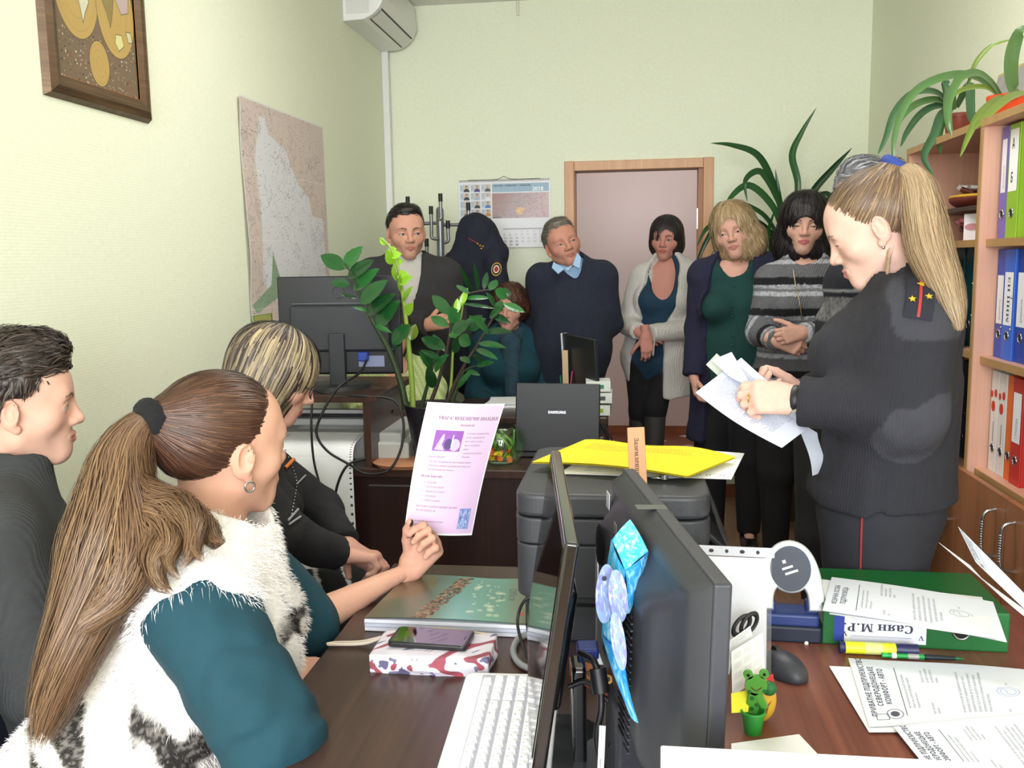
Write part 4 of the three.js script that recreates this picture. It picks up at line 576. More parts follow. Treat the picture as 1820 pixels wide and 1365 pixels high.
// 9 dark haired woman in a striped sweater
{ const J = skeleton({ head: [0.735, 1.588, -4.200], yaw: -0.12, h: 1.7, fem: 1, j: { shR: [0.602, 1.341, -4.200], shL: [0.888, 1.337, -4.220], nk: [0.748, 1.413, -4.220], elR: [0.545, 1.122, -4.140], elL: [0.913, 1.120, -4.140], wrR: [0.601, 1.096, -3.980], wrL: [0.700, 1.131, -3.960], ch: [0.739, 1.228, -4.200], wa: [0.735, 1.091, -4.200], pe: [0.735, 0.951, -4.220] } }); const b = { bust: 0.92, size: 1.1, waist: 1.08 };
  const P = person('dark haired woman in a grey striped sweater with clasped hands', { J, head: { yaw: -0.14, pitch: 0.1, roll: -0.05, skin: 0xe0b3a0, eyes: 0.2, lipColor: 0xb8565c, jaw: 0.88, age: 0.3, s: 1.1, brow: 0x2a201e, browW: 0.85 }, build: b, hands: [{ k: 'R', d: [0.85, -0.25, 0.35], n: [0.1, -0.2, -1], curl: [0.3, 0.6, 0.65, 0.7, 0.7], cell: 0.003 }, { k: 'L', d: [-0.9, -0.1, 0.35], n: [-0.1, -0.2, -1], curl: [0.35, 0.6, 0.65, 0.7, 0.75], cell: 0.003 }] });
  const up = [J.nk, J.pe, J.shL, J.shR, J.elL, J.elR, J.wrL, J.wrR], G = lin(0x6f6f74), K = lin(0x15151a), Wt = lin(0xb9bcc4), toArm = (k) => cap(J['sh' + k], J['el' + k], 0.06, 0.05), fore = ['L', 'R'].map((k) => cap(J['el' + k], J['wr' + k], 0.05, 0.04));
  const band = (v, x, y, z) => { const q = ((v % 0.135) + 0.135) % 0.135, n = noise(x * 140, y * 140, z * 140); return q < 0.032 ? K : q < 0.05 ? mix3(G, Wt, clamp(0.5 + n)) : q < 0.062 ? G : q < 0.08 ? mix3(Wt, G, clamp(0.2 + n)) : mix3(G, K, 0.18 + 0.25 * n); };
  const stripes = (x, y, z) => { for (const [i, k] of [[0, 'L'], [1, 'R']]) if (fore[i](x, y, z) < 0.03) { const a = J['el' + k], d = J['wr' + k].clone().sub(a), t = V(x, y, z).sub(a).dot(d) / d.length(); return band(t + 0.33, x, y, z); } return band(J.shR.y - y + 0.02, x, y, z); };
  P.wear('sweater', lift(hem(minus(knitTop(J, 0.018, b), neckHole(J, 0.072, 0.1, 0.03), 0.005), 0.84), 0.004, 12), clothMat(0.97, rib, 0.002), stripes, 0.0065, undefined, up, 0.2);
  P.wear('trousers', trousers(J, 0.02, { leg: 1.12 }), clothMat(), tint(0x101014), 0.012); P.shoes(0x121010, 0.042);
  const sd = torso(J, 0.024, b), ch = []; for (let i = 0; i <= 24; i++) { const t = i / 24, u = Math.sin(t * Math.PI), p = V(mixn(J.nk.x - 0.07, J.nk.x + 0.075, t), J.nk.y - 0.02 - 0.3 * Math.pow(u, 0.7), J.nk.z + 0.25); for (let k = 0; k < 12; k++) p.z -= sd(p.x, p.y, p.z) * 0.9; ch.push(p); }
  P.add('necklace', tube(ch, 0.0022, 80, 5), std(0xbfae84, 0.3, { metalness: 0.8 }), 'long thin gold chain');
  const vol = uni([ell([0, 0.035, -0.014], [0.094, 0.1, 0.112]), ell([0, -0.08, -0.035], [0.115, 0.12, 0.085])], 0.035), face = ell([0, -0.074, 0.135], [0.075, 0.12, 0.09]);
  hair(P, { vol: lift(vol, 0.004, 30), cut: (x, y, z) => Math.max(-Math.min(face(x, y, z), throat(x, y, z)), -0.2 + 0.02 * Math.sin(x * 80) - y), color: strandColor(0x120e10, 0x221b1e, 0x3a3035), n: 2400, len: [0.06, 0.14], lift: 0.008, mess: 0.2, comb: (p) => p.z > 0.05 && p.y > 0.03 ? V(p.x * 2, -1, 0.2) : V(p.x * 6, -1, p.z * 3), spill: 0.004 });
}
// 10 grey haired man behind the officer
{ const J = skeleton({ head: [0.720, 1.612, -3.100], yaw: -0.35, h: 1.8 }); const b = { size: 1.12 };
  J.shR = W([0.687, 1.367, -3.080]); J.shL = W([1.001, 1.359, -3.250]); J.nk = W([0.802, 1.436, -3.150]); J.ch = W([0.819, 1.217, -3.150]); J.wa = W([0.827, 0.993, -3.150]); J.pe = W([0.834, 0.803, -3.150]); J.elR = W([0.677, 1.129, -3.100]); J.wrR = W([0.695, 0.978, -3.000]);
  const P = person('grey haired man mostly hidden behind the woman in black uniform', { J, head: { yaw: -0.45, pitch: 0.1, skin: 0xd8a08c, s: 1.06, brow: 0x77706a, age: 0.6 }, build: b, hands: [{ k: 'R', d: [0, -1, 0.2], n: [1, 0, 0], cell: 0.004 }, { k: 'L', d: [0, -1, 0.2], n: [-1, 0, 0], cell: 0.004 }] });
  const up = [J.nk, J.pe, J.shL, J.shR, J.elL, J.elR, J.wrL, J.wrR], K = lin(0x1c1d26), G = lin(0x8a8a8c), D = lin(0x4a4a4c);
  P.wear('pullover', lift(hem(minus(knitTop(J, 0.02, b), cap(J.nk, J.hd, 0.07, 0.07)), 0.9), 0.005, 10), clothMat(0.95, rib, 0.002), (x, y, z) => { const t = J.shR.y - y, m = noise(x * 130, y * 130, z * 130); return t < 0.02 ? K : t < 0.03 ? G : t < 0.05 ? K : t < 0.13 ? mix3(G, D, clamp(0.5 + m)) : Math.abs(x - J.shR.x - 0.06 + (t - 0.2) * 0.15) < 0.006 ? G : x < J.shR.x + 0.1 ? K : mix3(G, D, clamp(0.5 + m)); }, 0.008, undefined, up, 0.2);
  P.wear('trousers', trousers(J, 0.02, { leg: 1.12 }), clothMat(), tint(0x16161a), 0.013); P.shoes(0x121010, 0.042);
  shortHair(P, strandColor(0x55555a, 0x85858a, 0xb5b5ba), { line: 0.066, up: 0.008, n: 2600, lift: 0.01, mess: 0.4, len: [0.025, 0.06], cell: 0.0038, comb: (p) => p.y > 0.04 ? V(0.8, 0, -0.5) : V(0, -1, -0.3) });
}
// 12 person in a green striped blouse, glimpsed behind the monitor and the plant
{ const J = skeleton({ sit: 1, head: [-1.069, 1.139, -3.980], yaw: 0.35, h: 1.62, fem: 1, j: { wrL: [-0.863, 0.799, -3.850], wrR: [-1.175, 0.806, -3.800], elL: [-0.894, 0.889, -4.000], elR: [-1.266, 0.865, -3.980] } }); const b = { bust: 0.9, size: 1.05 };
  const P = person('seated woman in a light green striped blouse half hidden by the monitor', { J, head: { yaw: 0.55, pitch: 0.1, skin: 0xd9a690, eyes: 0.6, lipColor: 0xb0625a, jaw: 0.88 }, build: b, hands: [{ k: 'L', d: [-0.6, -0.2, 0.7], n: [0, -1, 0], cell: 0.0035 }, { k: 'R', d: [0.6, -0.2, 0.7], n: [0, -1, 0], cell: 0.0035 }] });
  P.wear('blouse', lift(hem(minus(knitTop(J, 0.02, b), neckHole(J, 0.075, 0.11)), J.pe.y - 0.05), 0.005, 14), clothMat(0.9), (x, y, z) => { const q = (((x * 0.8 + y * 0.5) * 55) % 1 + 1) % 1; return q < 0.45 ? lin(0x9fb072) : lin(0xb9c58c); }, 0.0075, undefined, [J.nk, J.pe, J.shL, J.shR, J.elL, J.elR, J.wrL, J.wrR], 0.2);
  P.wear('jeans', trousers(J, 0.02, { leg: 1.1 }), clothMat(), tint(0x2b3d5a, 0.25, 80), 0.011); P.shoes(0x24201e);
  const vol = uni([ell([0, 0.03, -0.014], [0.088, 0.098, 0.108]), ell([0, -0.05, -0.04], [0.09, 0.1, 0.07])], 0.03), face = ell([0, -0.055, 0.13], [0.066, 0.12, 0.09]);
  hair(P, { vol, cut: (x, y, z) => Math.max(-Math.min(face(x, y, z), throat(x, y, z)), -0.13 - y), color: strandColor(0x1e1614, 0x33261f), n: 900, comb: (p) => V(p.x * 6, -1, p.z * 3) });
}

// 2 woman with the long ponytail and fur vest in the foreground
{ const J = skeleton({ sit: 1, head: [-0.696, 1.141, -1.470], yaw: 1.98, h: 1.66, fem: 1, j: { nk: [-0.715, 0.985, -1.45], shR: [-0.675, 0.925, -1.295], shL: [-0.755, 0.935, -1.57], ch: [-0.76, 0.8, -1.42], wa: [-0.84, 0.66, -1.38], pe: [-0.91, 0.53, -1.35],
    elR: [-0.532, 0.750, -1.220], wrR: [-0.584, 0.716, -1.460], elL: [-0.646, 0.741, -1.680], wrL: [-0.473, 0.802, -1.850], hpR: [-0.88, 0.5, -1.26], hpL: [-0.9, 0.5, -1.45], knR: [-0.46, 0.53, -1.28], knL: [-0.5, 0.53, -1.55], anR: [-0.44, 0.09, -1.3], anL: [-0.48, 0.09, -1.55], toR: [-0.27, 0.035, -1.32], toL: [-0.3, 0.035, -1.58] } });
  const b = { bust: 1, size: 1.06, arm: 1.36 };
  const P = person('woman with a long brown ponytail and white fur vest holding up a pink sheet', { J, head: { yaw: 2.5, pitch: 0.02, roll: 0.06, skin: 0xe3b299, cell: 0.0027, eyes: 0.5, lipColor: 0xb8685e, jaw: 0.92, s: 1.08, neckR: 1.0 }, build: b, cell: 0.009,
    hands: [{ k: 'L', d: [0.62, 0.75, 0.05], n: [-0.35, 0.3, 0.85], curl: [0.55, 0.72, 0.78, 0.8, 0.8], nail: 0x2c1f26, cell: 0.0022, thumbOut: 0.35, s: 0.97 }, { k: 'R', d: [0.1, 0.05, -1], n: [0, -1, 0], curl: [0.2, 0.3, 0.3, 0.3, 0.3] }] });
  const body = [J.nk, J.pe, J.shL, J.shR, J.elL, J.elR, J.wrL, J.wrR];
  const teal = tint(0x0d3c4a, 0.07, 40), eR = J.elR.clone().sub(J.shR).normalize(), folds = (f) => (x, y, z) => { const d = f(x, y, z); if (Math.abs(d) > 0.05) return d; const s = (x - J.shR.x) * eR.x + (y - J.shR.y) * eR.y + (z - J.shR.z) * eR.z; return d + 0.007 * Math.sin(s * 62 + 5 * noise(x * 12, y * 12, z * 12)) * sstep(0.04, 0.12, s) * clamp(0.5 + noise(x * 9, y * 9, z * 9)); };
  const sleeve = { ...b, cuff: 0.33 }, top = uni([torso(J, 0.012, b), arm(J, 'L', 0.014, { ...b, cuff: 0.12 }), arm(J, 'R', 0.02, { ...b, cuff: 0.3 })], 0.03);
  P.wear('sweater', folds(lift(hem(minus(top, cap(J.nk.clone().add(V(0, -0.03, 0)), J.hd, 0.1, 0.12)), 0.5), 0.005, 13)), clothMat(0.85), teal, 0.0065, 'teal sweater with three quarter sleeves', body, 0.2);
  P.wear('trousers', trousers(J, 0.018), clothMat(), tint(0x1a2436), 0.013); P.shoes(0x1c1a1a);
  // fur vest
  const arR = ell(J.shR.clone().add(V(0.05, -0.055, 0.11)).toArray(), [0.105, 0.115, 0.13], [0, 0, 0.5]), arL = ell(J.shL.clone().add(V(0.05, -0.02, -0.1)).toArray(), [0.12, 0.12, 0.14]), opening = cap(J.nk.clone().addScaledVector(J.F, 0.13), J.pe.clone().addScaledVector(J.F, 0.22), 0.03, 0.02);
  const shell = uni([torso(J, 0.034, { ...b, size: 1.1 }), cap(J.nk.clone().add(V(-0.05, -0.02, 0.05)), J.nk.clone().add(V(-0.05, -0.02, -0.05)), 0.05, 0.05)], 0.04), neckGap = cap(J.nk.clone().add(V(0.0, -0.005, 0)), J.hd.clone().add(V(0.03, 0, 0)), 0.066, 0.12), vestF = (x, y, z) => smax(smax(smax(smax(shell(x, y, z), -neckGap(x, y, z), 0.01), -arR(x, y, z), 0.012), -arL(x, y, z), 0.012), -opening(x, y, z), 0.01);
  const spot = (x, y, z) => { const e = Math.min(arR(x, y, z), 0.2), low = sstep(0.9, 0.84, y) * sstep(0.025, 0.05, e), u = x * 0.75 - z * 0.5 + y * 0.35, n = noise(u * 15 + 2.3, y * 7 - u * 6 + 1.1, z * 5) + 0.35 * noise(u * 34, y * 16 + 4, z * 9); return low * sstep(0.14, 0.22, n); };
  const white = lin(0xf4efec), dk = lin(0x2b2826), gr = lin(0x77726e), furCol = (x, y, z) => mix3(white, noise(x * 260, y * 260, z * 260) > 0.12 ? gr : dk, spot(x, y, z));
  const [lo, hi] = boundsOf([J.nk, J.pe, J.shL, J.shR, J.wa], 0.22), vg = netMesh(lift(vestF, 0.005, 14), lo, hi, 0.0065, { color: (x, y, z) => furCol(x, y, z) }), R = new Ribbons();
  for (const p of surfacePoints(vg, 46000)) { const N = grad(vestF, p), s = spot(p.x, p.y, p.z), L = s > 0.3 ? rr(0.004, 0.008) : rr(0.008, 0.017) + (arR(p.x, p.y, p.z) < 0.045 ? rr(0.004, 0.012) : 0), d = N.clone().addScaledVector(V(rr(-1, 1), rr(-1.3, 0.5), rr(-1, 1)), 0.55).normalize(), q = p.clone().addScaledVector(d, L * 0.55), e = p.clone().addScaledVector(d, L).add(V(0, -L * 0.25, 0)), side = V(0, 0, 1).addScaledVector(V(1, 0, 0), rr(-0.5, 0.5)).normalize(); R.add([p, q, e], [side, side, side], rr(0.0006, 0.0014), furCol(p.x, p.y, p.z), 0.05); }
  P.add('fur_vest', [vg, R.geo()], new THREE.MeshPhysicalMaterial({ vertexColors: true, roughness: 0.95, side: THREE.DoubleSide, sheen: 0.3 }), 'white fur vest with dark animal print');
  // hair drawn back to the tie
  const tie = V(0, 0.056, -0.112), A = lin(0x35221b), B = lin(0x573828), D = lin(0x754f38), tail = lin(0x694d38), light = lin(0x886a4c), base = (p, r) => { const n = 0.5 + 0.5 * noise(p.x * 50, p.y * 50, p.z * 20); return mix3(mix3(A, B, clamp(n * 0.6 + r * 0.5)), D, r > 0.8 ? 0.5 : 0); };
  const vol = uni([ell([0, 0.031, -0.015], [0.0805, 0.091, 0.103]), ell([0, 0.05, -0.1], [0.03, 0.028, 0.022])], 0.03), c0 = hairCut(0.078, 0.83, 0.085), m2 = P.hm;
  hair(P, { vol, cut: (x, y, z) => Math.max(c0(x, y, z), -ell([Math.sign(x) * 0.082, -0.012, -0.004], [0.03, 0.036, 0.026])(x, y, z)), color: base, n: 6500, len: [0.05, 0.12], w: [0.0012, 0.003], lift: 0.0035, mess: 0.12, comb: (p) => V(tie.x - p.x, tie.y - p.y, tie.z - p.z), cell: 0.0032, spill: 0.005, taper: 0.005, steps: 8, rough: 0.38,
    locks: (R2) => { const L = (pts) => pts.map((p) => W(p).applyMatrix4(P.toHead)), cf = (r) => { const k = rnd(), a = mix3(B, tail, 0.35 + 0.5 * k), e = mix3(tail, light, r); return (t) => mix3(a, e, sstep(0, 0.5, t) * (k > 0.25 ? 1 : 0.35)); };
      bundle(R2, L([[-0.760, 1.211, -1.385], [-0.790, 1.194, -1.370], [-0.807, 1.148, -1.340], [-0.800, 1.090, -1.300], [-0.787, 1.034, -1.250], [-0.802, 0.956, -1.220], [-0.825, 0.880, -1.190], [-0.854, 0.805, -1.180], [-0.872, 0.748, -1.170]]), [0.016, 0.03, 0.046, 0.058, 0.064, 0.056, 0.044, 0.032, 0.014], 3000, [0.001, 0.0024], cf, { wave: 0.25, cut: 0.6, inner: 0.1, steps: 18 });
      const swirl = [[[-0.776, 1.130, -1.320], [-0.718, 1.095, -1.270], [-0.667, 1.095, -1.240], [-0.632, 1.077, -1.220], [-0.628, 1.041, -1.200], [-0.640, 1.023, -1.190]], [[-0.772, 1.121, -1.320], [-0.710, 1.101, -1.280], [-0.659, 1.093, -1.250], [-0.628, 1.068, -1.220], [-0.624, 1.049, -1.200], [-0.605, 1.033, -1.190]], [[-0.779, 1.115, -1.310], [-0.726, 1.080, -1.260], [-0.690, 1.054, -1.220], [-0.691, 1.027, -1.200], [-0.673, 0.997, -1.190], [-0.653, 0.985, -1.190]], [[-0.782, 1.123, -1.310], [-0.737, 1.090, -1.270], [-0.676, 1.077, -1.230], [-0.657, 1.050, -1.210], [-0.660, 1.031, -1.190], [-0.637, 1.010, -1.180]], [[-0.755, 1.079, -1.380], [-0.698, 1.073, -1.320], [-0.654, 1.070, -1.270], [-0.624, 1.059, -1.250], [-0.609, 1.046, -1.240], [-0.595, 1.050, -1.240]]];
      for (const q of swirl) bundle(R2, L(q), [0.014, 0.021, 0.022, 0.018, 0.012, 0.003], 300, [0.0009, 0.002], cf, { wave: 0.5, cut: 0.65, steps: 18 });
      bundle(R2, L([[-0.775, 1.124, -1.310], [-0.741, 1.070, -1.250], [-0.734, 1.019, -1.220], [-0.755, 0.970, -1.200], [-0.789, 0.938, -1.180], [-0.814, 0.903, -1.180]]), [0.02, 0.036, 0.04, 0.032, 0.022, 0.008], 800, [0.001, 0.0022], cf, { wave: 0.3, cut: 0.75 });
      bundle(R2, L([[-0.723, 1.064, -1.350], [-0.674, 1.062, -1.280], [-0.672, 1.059, -1.220], [-0.683, 1.023, -1.200], [-0.661, 0.989, -1.190]]), [0.026, 0.03, 0.024, 0.014, 0.003], 420, [0.001, 0.002], cf, { wave: 0.4, cut: 0.75 }); } });
  const tor = new THREE.TorusGeometry(0.023, 0.0125, 14, 30); { const p = tor.attributes.position; for (let i = 0; i < p.count; i++) { const q = 1 + 0.14 * noise(p.getX(i) * 160, p.getY(i) * 160, p.getZ(i) * 160); p.setXYZ(i, p.getX(i) * q, p.getY(i) * q, p.getZ(i) * 1.3 * q); } tor.computeVertexNormals(); }
  P.add('scrunchie', place(turned(tor, -0.4, 0, 0, 0, 0.057, -0.116), P.hm), std(0x101014, 0.95), 'black fabric scrunchie');
  P.add('earring', place(turned(new THREE.TorusGeometry(0.008, 0.0018, 8, 20), 0, 1.5, 0, -0.079, -0.047, -0.002), P.hm), chrome, 'small silver hoop');
  P.add('earring', place(turned(new THREE.TorusGeometry(0.008, 0.0018, 8, 20), 0, 1.5, 0, 0.079, -0.047, -0.002), P.hm), chrome, 'small silver hoop');
}
// 11 woman in black uniform reading from papers
{ const J = skeleton({ head: [0.504, 1.503, -2.050], yaw: -1.9, h: 1.68, fem: 1, j: { nk: [0.569, 1.364, -2.070], shL: [0.547, 1.308, -1.940], shR: [0.610, 1.299, -2.210], ch: [0.565, 1.223, -2.070], wa: [0.558, 1.081, -2.070], pe: [0.542, 0.923, -2.070], elL: [0.540, 1.135, -1.900], wrL: [0.339, 1.151, -1.950], elR: [0.566, 1.068, -2.300], wrR: [0.404, 1.136, -2.140] } });
  for (const [k, s] of [['L', 1], ['R', -1]]) { J['hp' + k] = J.pe.clone().addScaledVector(J.L, s * 0.09).add(V(0, -0.02, 0)); J['kn' + k] = V(J.pe.x, 0.5, J.pe.z).addScaledVector(J.L, s * 0.095); J['an' + k] = V(J.pe.x + 0.02, 0.085, J.pe.z).addScaledVector(J.L, s * 0.095); J['to' + k] = J['an' + k].clone().addScaledVector(J.F, 0.16).setY(0.035); }
  const b = { bust: 0.95, size: 1.06, waist: 1.12 };
  const P = person('woman in black uniform sweater with blond ponytail reading from sheets', { J, head: { yaw: -1.84, pitch: 0.4, roll: 0, skin: 0xe9c2b2, cell: 0.0025, eyes: 0.12, lipColor: 0xc9777a, jaw: 0.86, brow: 0x5e4638, s: 1.0, lips: 1.05, nose: 0.95, lashK: 0.9, browW: 0.9 }, build: b, cell: 0.01,
    hands: [{ k: 'L', d: [-1, 0.12, 0.05], n: [-0.1, -0.5, -0.85], curl: [0.35, 0.5, 0.55, 0.62, 0.68], cell: 0.0024, thumbOut: 0.3 }, { k: 'R', d: [-1, -0.02, 0.1], n: [0, 0.95, 0.2], curl: [0.5, 0.45, 0.5, 0.5, 0.55], cell: 0.0028, thumbOut: 0.15 }] });
  const body = [J.nk, J.pe, J.shL, J.shR, J.elL, J.elR, J.wrL, J.wrR], K = lin(0x22222a), K2 = lin(0x37373f), elb = ell(J.elL.clone().add(V(0.01, -0.02, 0.03)).toArray(), [0.09, 0.075, 0.06], [0, 0, 0.5]), shp = ell(J.shL.clone().add(V(0.03, 0.02, 0.02)).toArray(), [0.1, 0.1, 0.1]);
  const eD = J.wrL.clone().sub(J.elL).normalize(), f0 = hem(minus(knitTop(J, 0.027, { ...b, arm: 1.2, hip: 1.06 }), (x, y, z) => Math.min(cap(J.nk.clone().add(V(0, 0.0, 0)), J.hd, 0.07, 0.09)(x, y, z), ell(J.nk.clone().addScaledVector(J.F, 0.085).add(V(0, 0.055, 0)).toArray(), [0.1, 0.085, 0.1])(x, y, z)), 0.005), 0.93), folds = (x, y, z) => { const d = f0(x, y, z); if (Math.abs(d) > 0.05) return d; const s = (x - J.elL.x) * eD.x + (y - J.elL.y) * eD.y; return d + 0.0045 * Math.sin(s * 60 + 4 * noise(x * 10, y * 10, z * 10)) * sstep(-0.02, 0.05, s) * sstep(0.24, 0.12, s) + 0.005 * noise(x * 11, y * 7, z * 11); };
  P.wear('uniform_sweater', folds, clothMat(0.93, rib, 0.0008), (x, y, z) => { const q = 1 + 0.1 * noise(x * 80, y * 80, z * 80), c = elb(x, y, z) < 0 || (shp(x, y, z) < 0 && y > J.shL.y - 0.02) ? K2 : K; return [c[0] * q, c[1] * q, c[2] * q]; }, 0.0065, 'black uniform sweater with grey elbow patch', body, 0.2);
  P.wear('trousers', lift(trousers(J, 0.02, { ...b, leg: 1.18 }, 0.99), 0.005, 9), clothMat(0.9), tint(0x25252d, 0.1), 0.008); P.shoes(0x121010);
  { const sd = trousers(J, 0.022, { ...b, leg: 1.18 }), pts = []; for (let i = 0; i <= 12; i++) { const p = J.hpL.clone().lerp(J.knL, i / 12).addScaledVector(J.L, 0.2).addScaledVector(J.F, 0.02); p.y = mixn(0.93, 0.5, i / 12); for (let k = 0; k < 10; k++) p.addScaledVector(J.L, -sd(p.x, p.y, p.z) * 0.9); pts.push(p); } P.add('piping', tube(pts, 0.0026, 40, 6), std(0x8c2a2e, 0.7), 'thin red trouser piping'); }
  { // shoulder strap with red line and stars
    const sd = f0, onto = (p) => { for (let k = 0; k < 12; k++) p.addScaledVector(grad(sd, p), -sd(p.x, p.y, p.z)); return p; }, a = onto(W([0.575, 1.394, -2.000]).add(V(0, 0.03, 0.02))), e = onto(W([0.536, 1.330, -1.880]).add(V(0, 0, 0.05))), mid = onto(a.clone().lerp(e, 0.5).add(V(0, 0.03, 0.02))), ax = e.clone().sub(a).normalize(), n = grad(sd, mid), sd2 = ax.clone().cross(n).normalize(), up = sd2.clone().cross(ax).normalize().negate();
    const cv = new THREE.CatmullRomCurve3([a, mid, e]), strip = (w, off, t0, t1) => grid(2, 14, (u, v) => { const p = cv.getPoint(mixn(t0, t1, v)); onto(p); const q = p.addScaledVector(sd2, (u - 0.5) * w).addScaledVector(grad(sd, p), off); return [q.x, q.y, q.z]; });
    const ep = P.add('shoulder_strap', strip(0.05, 0.004, 0, 1), std(0x1b1c28, 0.85, { side: THREE.DoubleSide }), 'dark shoulder strap'); const inv2 = new THREE.Matrix4().makeTranslation(-J.pe.x, 0, -J.pe.z);
    part('red_line', strip(0.005, 0.0055, 0.02, 0.98).applyMatrix4(inv2), std(0xa02a2c, 0.7, { side: THREE.DoubleSide }), ep);
    const sh = new THREE.Shape(); for (let i = 0; i < 10; i++) { const r = i % 2 ? 0.0027 : 0.0066, q = i / 10 * 6.283 + 1.571; i ? sh.lineTo(Math.cos(q) * r, Math.sin(q) * r) : sh.moveTo(Math.cos(q) * r, Math.sin(q) * r); }
    for (const [t, s] of [[0.42, 0], [0.58, 0], [0.74, -0.014], [0.8, 0.014]]) { const p = onto(cv.getPoint(t)), N = grad(sd, p); p.addScaledVector(sd2, s); onto(p); p.addScaledVector(grad(sd, p), 0.0065); const g = extrude(sh, 0.002, 0.0006); g.applyQuaternion(new THREE.Quaternion().setFromUnitVectors(V(0, 0, 1), N)); g.translate(p.x, p.y, p.z); part('star', g.applyMatrix4(inv2), std(0xe2bd3c, 0.35, { metalness: 0.6 }), ep); }
  }
  { const w = J.wrL, d = J.wrL.clone().sub(J.elL).normalize(), c = w.clone().addScaledVector(d, 0.006), q = new THREE.Quaternion().setFromUnitVectors(V(0, 0, 1), d), band = new THREE.TorusGeometry(0.0285, 0.0052, 8, 32); band.scale(1, 1, 2.1); band.applyQuaternion(q); band.translate(c.x, c.y, c.z);
    const wt = P.add('watch', band, std(0x15161c, 0.45), 'black strap wrist watch'), face = cyl(0.016, 0.016, 0.006, 0, 0, 0, 24); face.applyQuaternion(new THREE.Quaternion().setFromUnitVectors(V(0, 1, 0), V(0, -0.8, 0.6).normalize())); face.translate(c.x - J.pe.x, c.y - 0.024, c.z + 0.02 - J.pe.z); part('watch_case', face, chrome, wt); }
  P.add('ring', turned(new THREE.TorusGeometry(0.0092, 0.0016, 8, 20), 0, 1.4, 0, ...[0.234, 1.160, -1.930]), std(0xd0b070, 0.25, { metalness: 0.9 }), 'thin gold ring');
  const tie = V(0, 0.104, -0.082), A = lin(0x4a382c), B = lin(0x7d6450), D = lin(0xa2845e), Y1 = lin(0x94785a), Y2 = lin(0xbca484), base = (p, r) => { const n = 0.5 + 0.5 * noise(p.x * 50, p.y * 50, p.z * 20); return mix3(mix3(A, B, clamp(n * 0.6 + r * 0.6)), D, (r > 0.7 ? 0.6 : 0)); };
  const vol = uni([ell([0, 0.031, -0.015], [0.0805, 0.092, 0.104]), ell([0, 0.1, -0.075], [0.026, 0.022, 0.022])], 0.025), c0 = hairCut(0.056, 0.7, 0.085);
  hair(P, { vol, cut: (x, y, z) => Math.max(c0(x, y, z), -ell([Math.sign(x) * 0.082, -0.014, -0.004], [0.03, 0.034, 0.024])(x, y, z)), color: base, taper: 0.004, n: 5200, len: [0.05, 0.11], w: [0.0012, 0.003], lift: 0.004, mess: 0.14, comb: (p) => V(tie.x - p.x, tie.y - p.y, tie.z - p.z), cell: 0.0032, spill: 0.004, steps: 8, rough: 0.38,
    locks: (R2) => { const L = (pts) => pts.map((p) => W(p).applyMatrix4(P.toHead)), cf = (r) => { const k = rnd(), a = mix3(B, Y1, 0.3 + 0.5 * k), e = mix3(Y1, Y2, r); return (t) => mix3(a, e, sstep(0, 0.35, t)); };
      bundle(R2, L([[0.538, 1.608, -2.040], [0.550, 1.621, -2.020], [0.567, 1.597, -2.000], [0.574, 1.530, -1.970], [0.581, 1.462, -1.940], [0.597, 1.396, -1.900], [0.612, 1.345, -1.880], [0.626, 1.301, -1.880]]), [0.012, 0.022, 0.034, 0.042, 0.045, 0.038, 0.026, 0.009], 3000, [0.001, 0.0024], cf, { wave: 0.15, cut: 0.72, inner: 0.1, steps: 18 });
      bundle(R2, L([[0.522, 1.473, -1.990], [0.515, 1.447, -1.980], [0.511, 1.407, -1.970], [0.514, 1.379, -1.960]]), [0.007, 0.006, 0.004, 0.001], 24, [0.0007, 0.0014], cf, { wave: 0.3 }); } });
  const tor = turned(new THREE.TorusGeometry(0.021, 0.0135, 12, 26), 0.6, 0, 0, 0, 0.105, -0.083); P.add('hair_tie', place(tor, P.hm), std(0x2b3f8c, 0.8), 'blue hair band');
  P.add('earring', place(ball(0.0035, 0.079, -0.043, -0.002, 10), P.hm), chrome, 'tiny silver stud');
}

